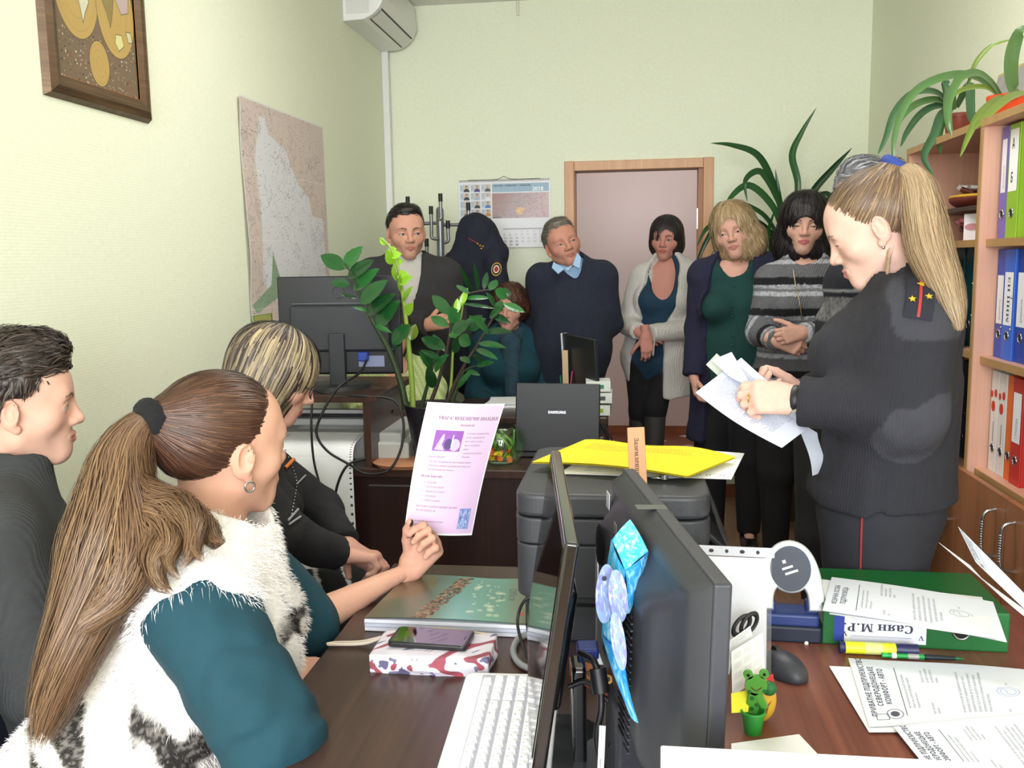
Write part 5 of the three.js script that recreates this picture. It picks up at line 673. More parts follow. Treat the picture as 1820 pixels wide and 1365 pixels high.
// ------------------------------------------------------------------ things on the walls
{ // framed antique style map print on the left wall
  const w = 0.52, h = 0.56, p = thing('framed_picture', 'framed old world map print in a dark bronze frame', 'picture', [-1.5, 1.89, -2.51]);
  const art = canvasTex(640, 700, (x, W0, H0) => {
    x.fillStyle = '#75624c'; x.fillRect(0, 0, W0, H0);
    for (let i = 0; i < 3800; i++) { const c = [['#9a8460', '#554a40', '#b89a60', '#686068', '#84584c', '#c8b898'][Math.floor(rnd() * 6)]]; x.fillStyle = c; x.globalAlpha = rr(0.15, 0.6); x.beginPath(); x.ellipse(rnd() * W0, rnd() * H0, rr(2, 22), rr(1, 8), rr(0, 3), 0, 7); x.fill(); }
    for (let i = 0; i < 420; i++) { x.globalAlpha = 0.8; x.fillStyle = ['#d8ccc0', '#8c3c38', '#2e2a2c', '#b09a70'][i % 4]; const yy = i % 3 ? rr(470, 690) : rr(0, 120); x.fillRect(rr(0, W0), yy, rr(3, 12), rr(2, 9)); }
    x.globalAlpha = 1;
    const disc = (a, b, rx, ry) => { x.fillStyle = '#b89a58'; x.strokeStyle = '#4c3f28'; x.lineWidth = 3; x.beginPath(); x.ellipse(a, b, rx, ry, 0, 0, 7); x.fill(); x.stroke(); x.lineWidth = 1; x.strokeStyle = 'rgba(90,70,30,.6)'; for (const k of [0.3, 0.6, 0.85]) { x.beginPath(); x.ellipse(a, b, rx * k, ry * k, 0, 0, 7); x.stroke(); } };
    disc(175, 300, 165, 215); disc(480, 330, 155, 205); disc(320, 590, 78, 98); disc(330, 70, 88, 108);
    const blob = (pts, f) => { x.fillStyle = f; x.strokeStyle = '#3f4434'; x.lineWidth = 3; x.beginPath(); pts.forEach(([a, b], i) => i ? x.lineTo(a, b) : x.moveTo(a, b)); x.closePath(); x.fill(); x.stroke(); };
    blob([[150, 165], [205, 150], [225, 190], [200, 230], [185, 260], [165, 225]], '#c9c8a4'); blob([[190, 275], [235, 300], [270, 340], [235, 395], [215, 440], [200, 380], [180, 320]], '#cfcdb2');
    blob([[375, 240], [430, 225], [470, 270], [455, 340], [430, 410], [405, 350], [370, 300]], '#8d7c48'); blob([[420, 185], [520, 165], [600, 230], [590, 310], [530, 330], [480, 270], [430, 235]], '#b7a2a0'); blob([[470, 430], [520, 425], [535, 470], [490, 500], [460, 470]], '#d6cf90'); blob([[560, 400], [600, 395], [610, 440], [575, 445]], '#ccc89a'); blob([[270, 40], [330, 70], [380, 130], [320, 140], [280, 100]], '#b9a3a0');
  });
  const fw = 0.062;
  const bronze = std(0xffffff, 0.42, { map: woodTex(0x6f553c, 0x40301f, 0.5, 'u', 0.8), metalness: 0.35 }), gold = std(0xb8763e, 0.35, { metalness: 0.55 });
  const rail = (len) => { const s = new THREE.Shape([[0, 0], [0.01, 0.018], [0.03, 0.026], [0.045, 0.024], [0.062, 0.012], [0.062, 0]].map(([a, b]) => new THREE.Vector2(a, b))); const g = new THREE.ExtrudeGeometry(s, { depth: len, bevelEnabled: false, curveSegments: 8 }); const q = g.attributes.position; for (let i = 0; i < q.count; i++) { const a = q.getX(i), zz = q.getZ(i); q.setZ(i, zz < len / 2 ? a : len - a); } g.computeVertexNormals(); return g; };
  // rails: local x across profile, y = out of wall, z along; four mitred sides
  const side = (len, rot, a, b) => { const g = rail(len); g.applyMatrix4(new THREE.Matrix4().makeBasis(...rot)); g.translate(0, a, b); const q = g.attributes.position; if (V(0, 0, 0).crossVectors(rot[0], rot[1]).dot(rot[2]) < 0) for (let i = 0; i < q.count; i += 3) { const t = [q.getX(i), q.getY(i), q.getZ(i)]; q.setXYZ(i, q.getX(i + 1), q.getY(i + 1), q.getZ(i + 1)); q.setXYZ(i + 1, ...t); } g.computeVertexNormals(); return metreUV(g); };
  part('frame_rail', side(h, [V(0, 0, -1), V(1, 0, 0), V(0, 1, 0)], 0, w / 2), bronze, p); part('frame_rail', side(h, [V(0, 0, 1), V(1, 0, 0), V(0, -1, 0)], h, -w / 2), bronze, p);
  part('frame_rail', side(w, [V(0, 1, 0), V(1, 0, 0), V(0, 0, 1)], 0, -w / 2), bronze, p); part('frame_rail', side(w, [V(0, -1, 0), V(1, 0, 0), V(0, 0, -1)], h, w / 2), bronze, p);
  for (const [y0, y1, z0, z1] of [[fw - 0.006, fw, -w / 2 + fw, w / 2 - fw], [h - fw, h - fw + 0.006, -w / 2 + fw, w / 2 - fw], [fw, h - fw, -w / 2 + fw - 0.006, -w / 2 + fw], [fw, h - fw, w / 2 - fw, w / 2 - fw + 0.006]]) part('inner_lip', span(0.004, 0.013, y0, y1, z0, z1), gold, p);
  part('print', grid(1, 1, (u, v) => [0.007, mixn(fw - 0.004, h - fw + 0.004, v), mixn(w / 2 - fw + 0.004, -w / 2 + fw - 0.004, u)]), std(0xffffff, 0.6, { map: art }), p); part('backing', span(0.0005, 0.005, 0.02, h - 0.02, -w / 2 + 0.02, w / 2 - 0.02), std(0x3a3028, 0.9), p);
}
{ // large topographic map sheet
  const tex = canvasTex(1024, 1200, (x, W0, H0) => {
    x.fillStyle = '#d4c3bb'; x.fillRect(0, 0, W0, H0);
    x.fillStyle = '#dddce0'; x.beginPath(); x.moveTo(200, 60); x.lineTo(260, 60); x.lineTo(300, 130); x.lineTo(480, 170); x.lineTo(560, 260); x.lineTo(640, 330); x.lineTo(760, 380); x.lineTo(800, 470); x.lineTo(960, 480); x.lineTo(960, 800); x.lineTo(880, 860); x.lineTo(880, 1200); x.lineTo(330, 1200); x.lineTo(330, 900); x.lineTo(130, 780); x.lineTo(160, 500); x.lineTo(140, 250); x.closePath(); x.fill();
    x.fillStyle = '#8ea88a'; x.beginPath(); x.moveTo(260, 650); x.lineTo(330, 760); x.lineTo(420, 800); x.lineTo(440, 840); x.lineTo(340, 800); x.lineTo(300, 860); x.lineTo(60, 920); x.lineTo(20, 880); x.lineTo(230, 800); x.closePath(); x.fill();
    for (let i = 0; i < 1700; i++) { const a = rnd() * W0, b = rnd() * H0; x.fillStyle = ['rgba(60,56,60,.6)', 'rgba(110,100,100,.5)', 'rgba(150,110,100,.5)'][i % 3]; x.fillRect(a, b, rr(2, 13), rr(1.5, 4)); }
    x.strokeStyle = 'rgba(90,84,84,.45)'; for (let i = 0; i < 130; i++) { let a = rnd() * W0, b = rnd() * H0; x.lineWidth = rr(1, 2.4); x.beginPath(); x.moveTo(a, b); for (let k = 0; k < 12; k++) { a += rr(-40, 40); b += rr(-34, 40); x.lineTo(a, b); } x.stroke(); }
    x.fillStyle = '#7f9f4a'; x.fillRect(8, 925, 210, 275); x.fillStyle = '#a8a860'; x.fillRect(24, 930, 180, 80); x.fillStyle = '#4e8f55'; x.fillRect(30, 1015, 165, 185); for (let i = 0; i < 150; i++) { x.fillStyle = ['#2e3038', '#c8d2c8', '#55689a', '#8a5a48'][i % 4]; x.fillRect(rr(50, 180), rr(1020, 1190), rr(5, 22), rr(5, 18)); }
    x.strokeStyle = '#3c4a2c'; x.lineWidth = 5; for (let b = 935; b < 1195; b += 18) { x.beginPath(); x.moveTo(203, b); x.lineTo(216, b + 10); x.stroke(); } x.fillStyle = '#e0c030'; x.fillRect(430, 850, 30, 14);
    x.strokeStyle = 'rgba(255,255,255,.35)'; x.lineWidth = 3; for (const b of [300, 600, 900]) { x.beginPath(); x.moveTo(0, b); x.lineTo(W0, b); x.stroke(); } x.beginPath(); x.moveTo(512, 0); x.lineTo(512, H0); x.stroke();
    x.strokeStyle = '#e6e4e2'; x.lineWidth = 8; x.strokeRect(4, 4, W0 - 8, H0 - 8);
  });
  const m = sheet([-1.494, 2.094, -3.434], [-1.494, 2.106, -4.405], [-1.494, 1.0, -3.46], [-1.494, 1.0, -4.43], (u, v) => 0.006 * Math.sin(v * 14) * (1 - u) ** 3 + 0.02 * Math.sin(v * 9 + 1) ** 2 * (1 - u) ** 4 * (1 - v) + 0.001, 20, 26);
  solo('wall_map', m, std(0xffffff, 0.7, { map: tex }), 'large pale topographic map sheet pinned on the left wall', 'map');
}
{ // air conditioner in the corner
  const a = thing('air_conditioner', 'white wall air conditioner at the ceiling in the corner', 'air conditioner', [-1.5, 2.7, -5.18]), wm = std(0xe9e8e6, 0.35);
  const s = new THREE.Shape(); s.moveTo(0, 0.0); s.lineTo(0.1, 0.005); s.quadraticCurveTo(0.185, 0.03, 0.21, 0.11); s.lineTo(0.2, 0.235); s.quadraticCurveTo(0.195, 0.25, 0.17, 0.25); s.lineTo(0, 0.25); s.lineTo(0, 0);
  const g = new THREE.ExtrudeGeometry(s, { depth: 0.72, bevelEnabled: true, bevelSize: 0.006, bevelThickness: 0.006, bevelSegments: 2, curveSegments: 18 }); g.translate(0.006, 0, -0.36); part('casing', g, wm, a);
  const arc = (t) => { const p0 = [0.1, 0.005], p1 = [0.185, 0.03], p2 = [0.21, 0.11]; return [0, 1].map((i) => (1 - t) ** 2 * p0[i] + 2 * t * (1 - t) * p1[i] + t * t * p2[i]); };
  for (const [t0, t1] of [[0.12, 0.16], [0.62, 0.67]]) { const gg = grid(4, 1, (u, v) => { const [q, y] = arc(mixn(t0, t1, u)); return [q + 0.0135, y - 0.006, mixn(-0.33, 0.33, v)]; }); part('air_slot', gg, std(0x33343a, 0.6, { side: THREE.DoubleSide }), a, 'dark slot beside the louvre'); }
  { const gg = grid(6, 1, (u, v) => { const [q, y] = arc(mixn(0.17, 0.6, u)); return [q + 0.0155, y - 0.0075, mixn(-0.325, 0.325, v)]; }); part('louvre', gg, std(0xdedddb, 0.4, { side: THREE.DoubleSide }), a); }
  part('badge', box(0.002, 0.022, 0.07, 0.217, 0.14, -0.25), std(0x9a9c9e, 0.4), a); part('end_cap', span(0.02, 0.14, 0.03, 0.2, 0.366, 0.37, 0.001), std(0xd8d7d4, 0.45), a);
}
solo('pipe_duct', span(-1.5, -1.46, 0.6, 2.7, -5.585, -5.545, 0.004), std(0xe6e5e2, 0.45), 'white plastic pipe duct running down the corner under the air conditioner', 'duct');
{ // wall calendar
  const w = 0.56, h = 0.4, c = thing('wall_calendar', 'white 2018 wall calendar with small portraits beside the door', 'calendar', [-0.78, 1.53, -5.597]);
  const tex = canvasTex(1120, 800, (x) => {
    x.fillStyle = '#eceaf0'; x.fillRect(0, 0, 1120, 800);
    const suits = ['#33353c', '#4a3a7c', '#4a4e52', '#2c3038', '#a8b4cc', '#dfe2e8', '#b8bcc8', '#3c3c40', '#4a78b8', '#6a5a50', '#8890a8', '#c08a50', '#555', '#777', '#8a8a8c'];
    for (let i = 0; i < 15; i++) { const a = 20 + (i % 3) * 130, b = 40 + Math.floor(i / 3) * 98; x.fillStyle = '#c3d0dc'; x.fillRect(a, b, 118, 88); x.fillStyle = '#8c9cac'; for (let k = 0; k < 4; k++) x.fillRect(a + 6, b + 14 + k * 16, 28, 6); x.fillStyle = '#c9c4be'; x.fillRect(a + 40, b, 78, 88); x.fillStyle = suits[i]; x.beginPath(); x.ellipse(a + 80, b + 88, 36, 40, 0, Math.PI, 0); x.fill(); x.fillStyle = '#caa08a'; x.beginPath(); x.ellipse(a + 80, b + 34, 13, 17, 0, 0, 7); x.fill(); x.fillStyle = i === 2 || i === 5 ? '#aaa' : '#3a302c'; x.beginPath(); x.ellipse(a + 80, b + 24, 14, 10, 0, Math.PI, 0); x.fill(); }
    x.fillStyle = '#9db8cc'; x.fillRect(412, 38, 690, 100); x.fillStyle = '#3c4650'; x.font = 'bold 30px sans-serif'; x.fillText('ЛЮТИЙ • FEBRUARY • ФЕВРАЛЬ', 428, 74); x.fillStyle = '#fff'; x.font = 'bold 62px sans-serif'; x.fillText('2018', 900, 130);
    const gr = x.createLinearGradient(412, 150, 900, 470); gr.addColorStop(0, '#a8807c'); gr.addColorStop(0.5, '#b8a8ac'); gr.addColorStop(1, '#d4bcc0'); x.fillStyle = gr; x.fillRect(412, 150, 690, 300); for (let i = 0; i < 500; i++) { x.fillStyle = `rgba(${rr(120, 220)},${rr(100, 180)},${rr(100, 180)},.2)`; x.fillRect(rr(412, 1060), rr(150, 430), rr(5, 40), rr(4, 20)); } for (let i = 0; i < 26; i++) { x.fillStyle = `rgba(250,${rr(180, 220)},140,.3)`; x.beginPath(); x.arc(rr(700, 800), rr(330, 400), rr(6, 26), 0, 7); x.fill(); } x.fillStyle = 'rgba(90,90,110,.4)'; x.fillRect(412, 430, 110, 20);
    x.fillStyle = '#b9b7c2'; x.fillRect(540, 570, 480, 18); x.font = 'bold 34px sans-serif'; const days = [['', '', '', '1', '2', '3', '4'], ['5', '6', '7', '8', '9', '10', '11'], ['12', '13', '14', '15', '16', '17', '18'], ['19', '20', '21', '22', '23', '24', '25'], ['26', '27', '28']];
    days.forEach((r, j) => r.forEach((d, i) => { x.fillStyle = i > 2 || j < 1 ? '#c3c1cc' : j < 3 ? '#a2a0aa' : '#6c6a72'; x.fillText(d, 545 + i * 72, 620 + j * 40); }));
  });
  const m = sheet([-w / 2, h, 0.004], [w / 2, h, 0.004], [-w / 2, 0, 0.01], [w / 2, 0, 0.008], (u, v) => 0.004 * Math.sin(u * 3.1) * (1 - v), 12, 8); part('page', m, std(0xffffff, 0.5, { map: tex }), c);
  part('wire_binding', [...Array(56)].map((_, i) => turned(new THREE.TorusGeometry(0.006, 0.0012, 5, 10), 0, 1.57, 0, -w / 2 + 0.01 + i * (w - 0.02) / 55, h, 0.006)), std(0x55565a, 0.35, { metalness: 0.7 }), c).userData.kind = 'stuff';
  part('hanger', [tube([[-0.22, h + 0.006, 0.006], [-0.03, h + 0.01, 0.006], [0, h + 0.024, 0.006], [0.03, h + 0.01, 0.006], [0.22, h + 0.006, 0.006]], 0.0016, 40, 6)], std(0x55565a, 0.35, { metalness: 0.7 }), c);
}
{ // metal coat rack
  const r = thing('coat_rack', 'grey metal coat rack with black tipped pegs by the back wall', 'coat rack', [-1.1, 0, -5.22]), m = std(0x8e9094, 0.35, { metalness: 0.7 }), bk = std(0x17171a, 0.5);
  part('post', [cyl(0.022, 0.022, 1.74, 0, 0.87, 0, 20), ball(0.022, 0, 1.74, 0)], m, r); part('base', [rod([-0.28, 0.03, 0], [0.28, 0.03, 0], 0.016), rod([0, 0.03, -0.28], [0, 0.03, 0.25], 0.016)], m, r);
  const hook = (x0, y, x1, up, z = 0) => { const g = part('hook', tube([[x0, y, z], [x1 * 0.7 + x0 * 0.3, y, z], [x1, y + 0.01, z], [x1, y + 0.05, z], [x1, y + up, z]], 0.01, 26, 10), m, r); part('tip', cyl(0.0125, 0.0125, 0.045, x1, y + up, z, 12), bk, g); };
  hook(0.0, 1.69, 0.012, 0.12, 0.03); hook(0, 1.67, -0.185, 0.13); hook(0, 1.58, -0.04, 0.16, 0.05); hook(0, 1.56, 0.045, 0.1); hook(0, 1.43, -0.075, 0.13, 0.03); hook(0, 1.43, -0.21, 0.1); hook(0, 1.66, 0.16, 0.1, -0.03);
}
{ // uniform jacket hung on the rack
  const j = thing('uniform_jacket', 'dark navy uniform jacket with badge hanging on the coat rack', 'jacket', [-0.87, 0, -5.12]), Lc = (p) => W(p).sub(V(-0.87, 0, -5.12)), A = (x, y, z = -5.1) => V(x, y, z).sub(V(-0.87, 0, -5.12));
  const f = uni([ell(A(-0.87, 1.6).toArray(), [0.11, 0.12, 0.085], [0, 0, 0.25]), cap(A(-0.9, 1.58), A(-0.99, 1.45), 0.06, 0.045), cap(A(-0.82, 1.58), A(-0.735, 1.5), 0.055, 0.04), ecap(A(-0.86, 1.5), A(-0.86, 0.86), 0.13, 0.19, V(0, 0, 1), 0.55), cap(A(-0.76, 1.46, -5.04), A(-0.7, 1.05, -5.02), 0.06, 0.06), cap(A(-1.0, 1.43, -5.06), A(-1.03, 1.0, -5.04), 0.06, 0.06)], 0.05);
  const d = (x, y, z) => f(x, y, z) + 0.008 * noise(x * 16, y * 6, z * 16) + 0.004 * noise(x * 34, y * 20, z * 34), coat = part('coat', netMesh(d, [-0.4, 0.7, -0.25], [0.4, 1.85, 0.3], 0.009, { color: tint(0x181b2c, 0.12, 50) }), clothMat(0.85), j);
  const onto = (x, y) => { const p = V(x, y, 0.3); for (let k = 0; k < 20; k++) p.z -= d(p.x, p.y, p.z) * 0.8; return p; };
  const b = onto(...A(-0.745, 1.405).toArray().slice(0, 2)), n = grad(d, b), bq = new THREE.Quaternion().setFromUnitVectors(V(0, 1, 0), n), disc = (r, h, m, nm, l) => { const g = cyl(r, r, h, 0, 0, 0, 28); g.scale(0.75, 1, 1); g.applyQuaternion(bq); g.translate(b.x + n.x * 0.004, b.y + n.y * 0.004, b.z + n.z * 0.004); part(nm, g, m, coat, l); };
  disc(0.04, 0.006, std(0x20180f, 0.8), 'badge', 'round sleeve badge'); disc(0.037, 0.0075, std(0xb8913c, 0.7), 'badge_rim'); disc(0.031, 0.009, std(0x231a14, 0.8), 'badge_field'); disc(0.022, 0.0105, std(0xd9cfc0, 0.8), 'badge_centre'); disc(0.015, 0.012, std(0x9a3030, 0.8), 'badge_emblem');
  for (const [x, y] of [[-0.85, 1.545], [-0.838, 1.535], [-0.822, 1.53], [-0.832, 1.518]]) { const p = onto(...A(x, y).toArray().slice(0, 2)); part('star', ball(0.006, p.x, p.y, p.z + 0.002, 8), std(0xd8b040, 0.3, { metalness: 0.7 }), coat); }
  const p1 = onto(...A(-0.9, 1.575).toArray().slice(0, 2)), p2 = onto(...A(-0.855, 1.55).toArray().slice(0, 2)); part('red_line', rod(p1, p2, 0.003), std(0x8a2a2a, 0.7), coat); 
}

// ------------------------------------------------------------------ back desks
const blk = std(0x1d1e22, 0.42, { bumpMap: fineBump, bumpScale: 0.0002 }), blk2 = std(0x26272d, 0.5), gloss = phys(0x0c0d10, 0.12, { clearcoat: 0.6, clearcoatRoughness: 0.1 }), paperW = std(0xf1f1f3, 0.8), cableM = std(0x131316, 0.5), greyPl = std(0xb9b9b6, 0.5);
{ // raised monitor shelf
  const s = thing('monitor_stand', 'dark wooden shelf raising the monitor over the matrix printer', 'shelf', [-1.15, 0.75, -3.28]);
  part('shelf_board', span(-0.27, 0.275, 0.225, 0.25, -0.27, 0.26, 0.003), deskMat, s); part('leg_panel', span(0.225, 0.25, 0, 0.225, -0.25, 0.255), deskMat, s); part('leg_panel', span(-0.265, -0.245, 0, 0.225, -0.25, 0.255), deskMat, s);
}
{ // monitor seen from behind
  const m = thing('monitor', 'black flat monitor seen from behind on the raised shelf', 'monitor', [-1.07, 1.0, -3.26], 0.06);
  part('panel', [box(0.455, 0.36, 0.02, 0, 0.225, 0, 0.006)], blk, m); part('screen', box(0.43, 0.33, 0.002, 0, 0.228, -0.0105), gloss, m);
  part('rear_housing', [box(0.37, 0.17, 0.035, 0.005, 0.215, 0.022, 0.012)], blk2, m); part('lower_housing', box(0.4, 0.09, 0.022, 0.0, 0.095, 0.016, 0.006), blk, m);
  part('neck', box(0.06, 0.2, 0.022, -0.005, 0.1, 0.04, 0.006), blk2, m); part('foot', cyl(0.12, 0.115, 0.014, -0.005, 0.007, 0.03, 40), blk, m);
  part('emblem', turned(new THREE.TorusGeometry(0.022, 0.0012, 6, 30), 0, 0, 0, 0.0, 0.345, 0.011), std(0x2c2d33, 0.35), m);
  part('vent_line', span(-0.17, 0.19, 0.305, 0.308, 0.01, 0.026), std(0x5c5d63, 0.4), m); part('sticker', span(0.07, 0.165, 0.075, 0.115, 0.027, 0.028), std(0x8c92b4, 0.6), m, 'pale lilac sticker');
  part('video_plug', span(0.075, 0.11, 0.098, 0.13, 0.028, 0.06, 0.004), std(0x1f3c9a, 0.4), m, 'blue video plug');
}
{ // matrix printer and fanfold paper
  const p = thing('matrix_printer', 'grey dot matrix printer under the monitor shelf', 'printer', [-1.12, 0.75, -3.33]);
  part('body', [span(-0.24, 0.3, 0, 0.1, -0.16, 0.2, 0.012)], greyPl, p); part('rail', span(-0.22, 0.2, 0.1, 0.125, 0.02, 0.06, 0.004), std(0xcfcfcc, 0.45), p); part('ribbon_bar', span(-0.2, 0.18, 0.125, 0.145, -0.02, 0.02, 0.004), std(0x2a2b30, 0.5), p); part('rear_rail', span(-0.22, 0.22, 0.14, 0.155, 0.0, 0.03, 0.003), std(0xd9d9d6, 0.45), p);
  part('tractor', span(0.16, 0.2, 0.1, 0.135, 0.06, 0.12, 0.005), blk2, p); part('tractor', span(-0.24, -0.2, 0.1, 0.135, 0.06, 0.12, 0.005), blk2, p); part('knob', turned(cyl(0.02, 0.02, 0.03, 0, 0, 0, 20), 0, 0, 1.57, -0.26, 0.1, 0.05), blk2, p); part('side_tray', span(0.21, 0.33, 0.0, 0.07, -0.1, 0.22, 0.01), std(0xc6c6c3, 0.5), p);
  const path = [[0.853, -3.26], [0.85, -3.2], [0.842, -3.1], [0.825, -3.0], [0.78, -2.968], [0.68, -2.955], [0.5, -2.95], [0.3, -2.945], [0.15, -2.94]], cv = new THREE.CatmullRomCurve3(path.map(([y, z]) => V(0, y, z))), tex = canvasTex(256, 1024, (x) => { x.fillStyle = '#eeeef4'; x.fillRect(0, 0, 256, 1024); x.fillStyle = '#2a2a2e'; for (let i = 0; i < 46; i++) { for (const a of [8, 248]) { x.beginPath(); x.arc(a, 11 + i * 22.2, 3.4, 0, 7); x.fill(); } } x.fillStyle = '#c9c9d2'; x.fillRect(0, 470, 256, 2); x.fillRect(0, 800, 256, 2); });
  const f = (off) => (u, v) => { const q = cv.getPoint(1 - v), x = mixn(-1.23, -0.965, u) + 0.06 * (1 - v) * (u - 0.5); return [x, q.y, q.z + off]; };
  const back = grid(4, 40, f(-0.0008)); back.index.array.reverse(); back.computeVertexNormals();
  solo('fanfold_paper', [grid(4, 40, f(0)), back], std(0xffffff, 0.75, { map: tex }), 'white fanfold paper with punched edges hanging from the matrix printer', 'paper');
}
// cables hanging behind the monitor
solo('monitor_cable', tube([[-0.957, 1.103, -3.200], [-0.953, 1.070, -3.100], [-0.997, 1.031, -2.980], [-1.039, 0.959, -2.950], [-1.064, 0.883, -2.940], [-1.032, 0.826, -2.940], [-0.955, 0.778, -2.940], [-0.901, 0.744, -2.950], [-0.825, 0.754, -2.960], [-0.790, 0.816, -3.000], [-0.786, 0.918, -3.030], [-0.821, 0.979, -3.050], [-0.931, 0.999, -3.020], [-1.038, 0.999, -3.040], [-1.112, 1.009, -3.080]], 0.0045, 120, 8), cableM, 'black cable looping from the monitor down over the desk edge', 'cable');
solo('power_cable', tube([[-1.095, 1.071, -3.050], [-1.081, 1.013, -2.970], [-1.081, 0.903, -2.940], [-1.077, 0.786, -2.940], [-1.061, 0.708, -2.940]], 0.0042, 50, 8), cableM, 'thin black cable hanging straight in front of the fanfold paper', 'cable');
solo('desk_cable', tube([[-0.902, 0.794, -2.960], [-0.952, 0.780, -2.930], [-0.990, 0.714, -2.920], [-1.012, 0.577, -2.920], [-1.022, 0.439, -2.920]], 0.0045, 40, 8), cableM, 'black cable hanging beside the dark desk panel', 'cable');
// ---- zamioculcas in its pot
const leafG = new Map();
function leafGeo(L, Wd, fold = 0.18, curl = 0.12, nseg = 10) {      // pointed oval leaf along +y, upper face +z
  const g = grid(6, nseg, (u, v) => { const s = (u - 0.5) * 2, w = Wd * Math.pow(Math.sin(Math.PI * Math.pow(clamp(v, 0.001, 0.999), 0.85)), 0.8) * 0.5; return [s * w, v * L, Math.abs(s) * w * fold - curl * L * v * v + 0.0012 * Math.sin(v * 30) * Math.abs(s)]; }); return g;
}
const leafMat = (h, rough = 0.28) => phys(h, rough, { side: THREE.DoubleSide, clearcoat: 0.4, clearcoatRoughness: 0.15, specularIntensity: 0.6 });
{
  const base = [-0.706, 0.715, -3.120], pl = thing('potted_plant', 'glossy leaved plant in a dark speckled pot on the desk', 'plant', [base[0], 0.75, -3.14]);
  const potTex = dataTex(256, (u, v) => { const n = tileNoise(u, v, 70, 2) + 0.6 * tileNoise(u, v, 110, 5); return n > 0.42 ? [120, 110, 96] : [24, 22, 34]; }, true, 0.25);
  part('pot', lathe([[0, 0], [0.062, 0], [0.068, 0.02], [0.098, 0.2], [0.101, 0.205], [0.096, 0.205], [0.09, 0.18], [0, 0.18]]), std(0xffffff, 0.35, { map: potTex }), pl); part('soil', cyl(0.091, 0.091, 0.01, 0, 0.182, 0, 28), std(0x2c2018, 0.95), pl);
  const loc = (p) => W(p).sub(V(base[0], 0.75, -3.14)), dark = [leafMat(0x1f5226), leafMat(0x2a6430), leafMat(0x17401f)], lime = leafMat(0x86b52c, 0.35), olive = leafMat(0x586a1e);
  const stemM = std(0x2c3c20, 0.45), limeStem = std(0x8ea844, 0.45), brownStem = std(0x3a3028, 0.5);
  const stalk = (pts, r0, r1, mat) => { const cv = new THREE.CatmullRomCurve3(pts.map(loc)), g = new THREE.TubeGeometry(cv, 40, 1, 10), p = g.attributes.position, nr = 11; for (let i = 0; i < p.count; i++) { const k = Math.floor(i / nr), c = cv.getPointAt(k / 40), r = mixn(r0, r1, k / 40); p.setXYZ(i, c.x + (p.getX(i) - c.x) * r, c.y + (p.getY(i) - c.y) * r, c.z + (p.getZ(i) - c.z) * r); } g.computeVertexNormals(); return [part('stem', g, mat, pl), cv]; };
  const leafAt = (pos, dir, nrm, L, Wd, mat) => { const Y = W(dir).normalize(), Z = W(nrm); Z.addScaledVector(Y, -Z.dot(Y)).normalize(); const X = Y.clone().cross(Z), k = Math.round(L * 100) + '_' + Math.round(Wd * 100); if (!leafG.has(k)) leafG.set(k, leafGeo(L, Wd)); const m = part('leaf', leafG.get(k), mat, pl); m.matrixAutoUpdate = true; m.quaternion.setFromRotationMatrix(new THREE.Matrix4().makeBasis(X, Y, Z)); m.position.copy(pos); return m; };
  // tip-to-root leaves from pixel pairs in one plane: attach point and tip
  const leafTo = (a, b, Wd, mat, n = [rr(-0.3, 0.3), 0.45, 0.8]) => { const A = loc(a), B = loc(b), d = B.clone().sub(A); leafAt(A, d, n, Math.round(d.length() * 100) / 100, Wd, mat); };
  // big left stalk
  stalk([[-0.799, 0.935, -3.130], [-0.816, 1.031, -3.130], [-0.854, 1.151, -3.120], [-0.901, 1.251, -3.100], [-0.940, 1.350, -3.080], [-0.962, 1.423, -3.060], [-0.978, 1.450, -3.050]], 0.013, 0.0035, stemM);
  const D = (i) => dark[i % 3];
  for (const [a, b, w, i] of [[[-0.992, 1.431, -3.104], [-1.091, 1.487, -3.117], 0.055, 0], [[-0.990, 1.431, -3.085], [-0.933, 1.509, -3.091], 0.06, 1], [[-0.973, 1.400, -3.066], [-0.887, 1.464, -3.064], 0.06, 2], [[-0.977, 1.377, -3.099], [-1.048, 1.389, -3.091], 0.035, 0], [[-0.959, 1.358, -3.080], [-0.872, 1.433, -3.064], 0.055, 1], [[-0.931, 1.312, -3.061], [-0.835, 1.395, -3.038], 0.06, 0], [[-0.953, 1.330, -3.094], [-0.997, 1.347, -3.064], 0.016, 2], [[-0.917, 1.272, -3.075], [-0.811, 1.350, -3.038], 0.058, 2], [[-0.903, 1.287, -3.056], [-0.942, 1.307, -3.012], 0.014, 1], [[-0.887, 1.232, -3.090], [-0.797, 1.323, -3.038], 0.066, 0], [[-0.885, 1.238, -3.070], [-0.814, 1.222, -3.012], 0.02, 1]]) leafTo(a, b, w, D(i));
  // lime shoot
  stalk([[-0.782, 0.930, -3.160], [-0.783, 1.027, -3.160], [-0.790, 1.188, -3.150], [-0.798, 1.307, -3.140], [-0.811, 1.424, -3.130], [-0.834, 1.502, -3.120], [-0.862, 1.532, -3.110]], 0.011, 0.004, limeStem);
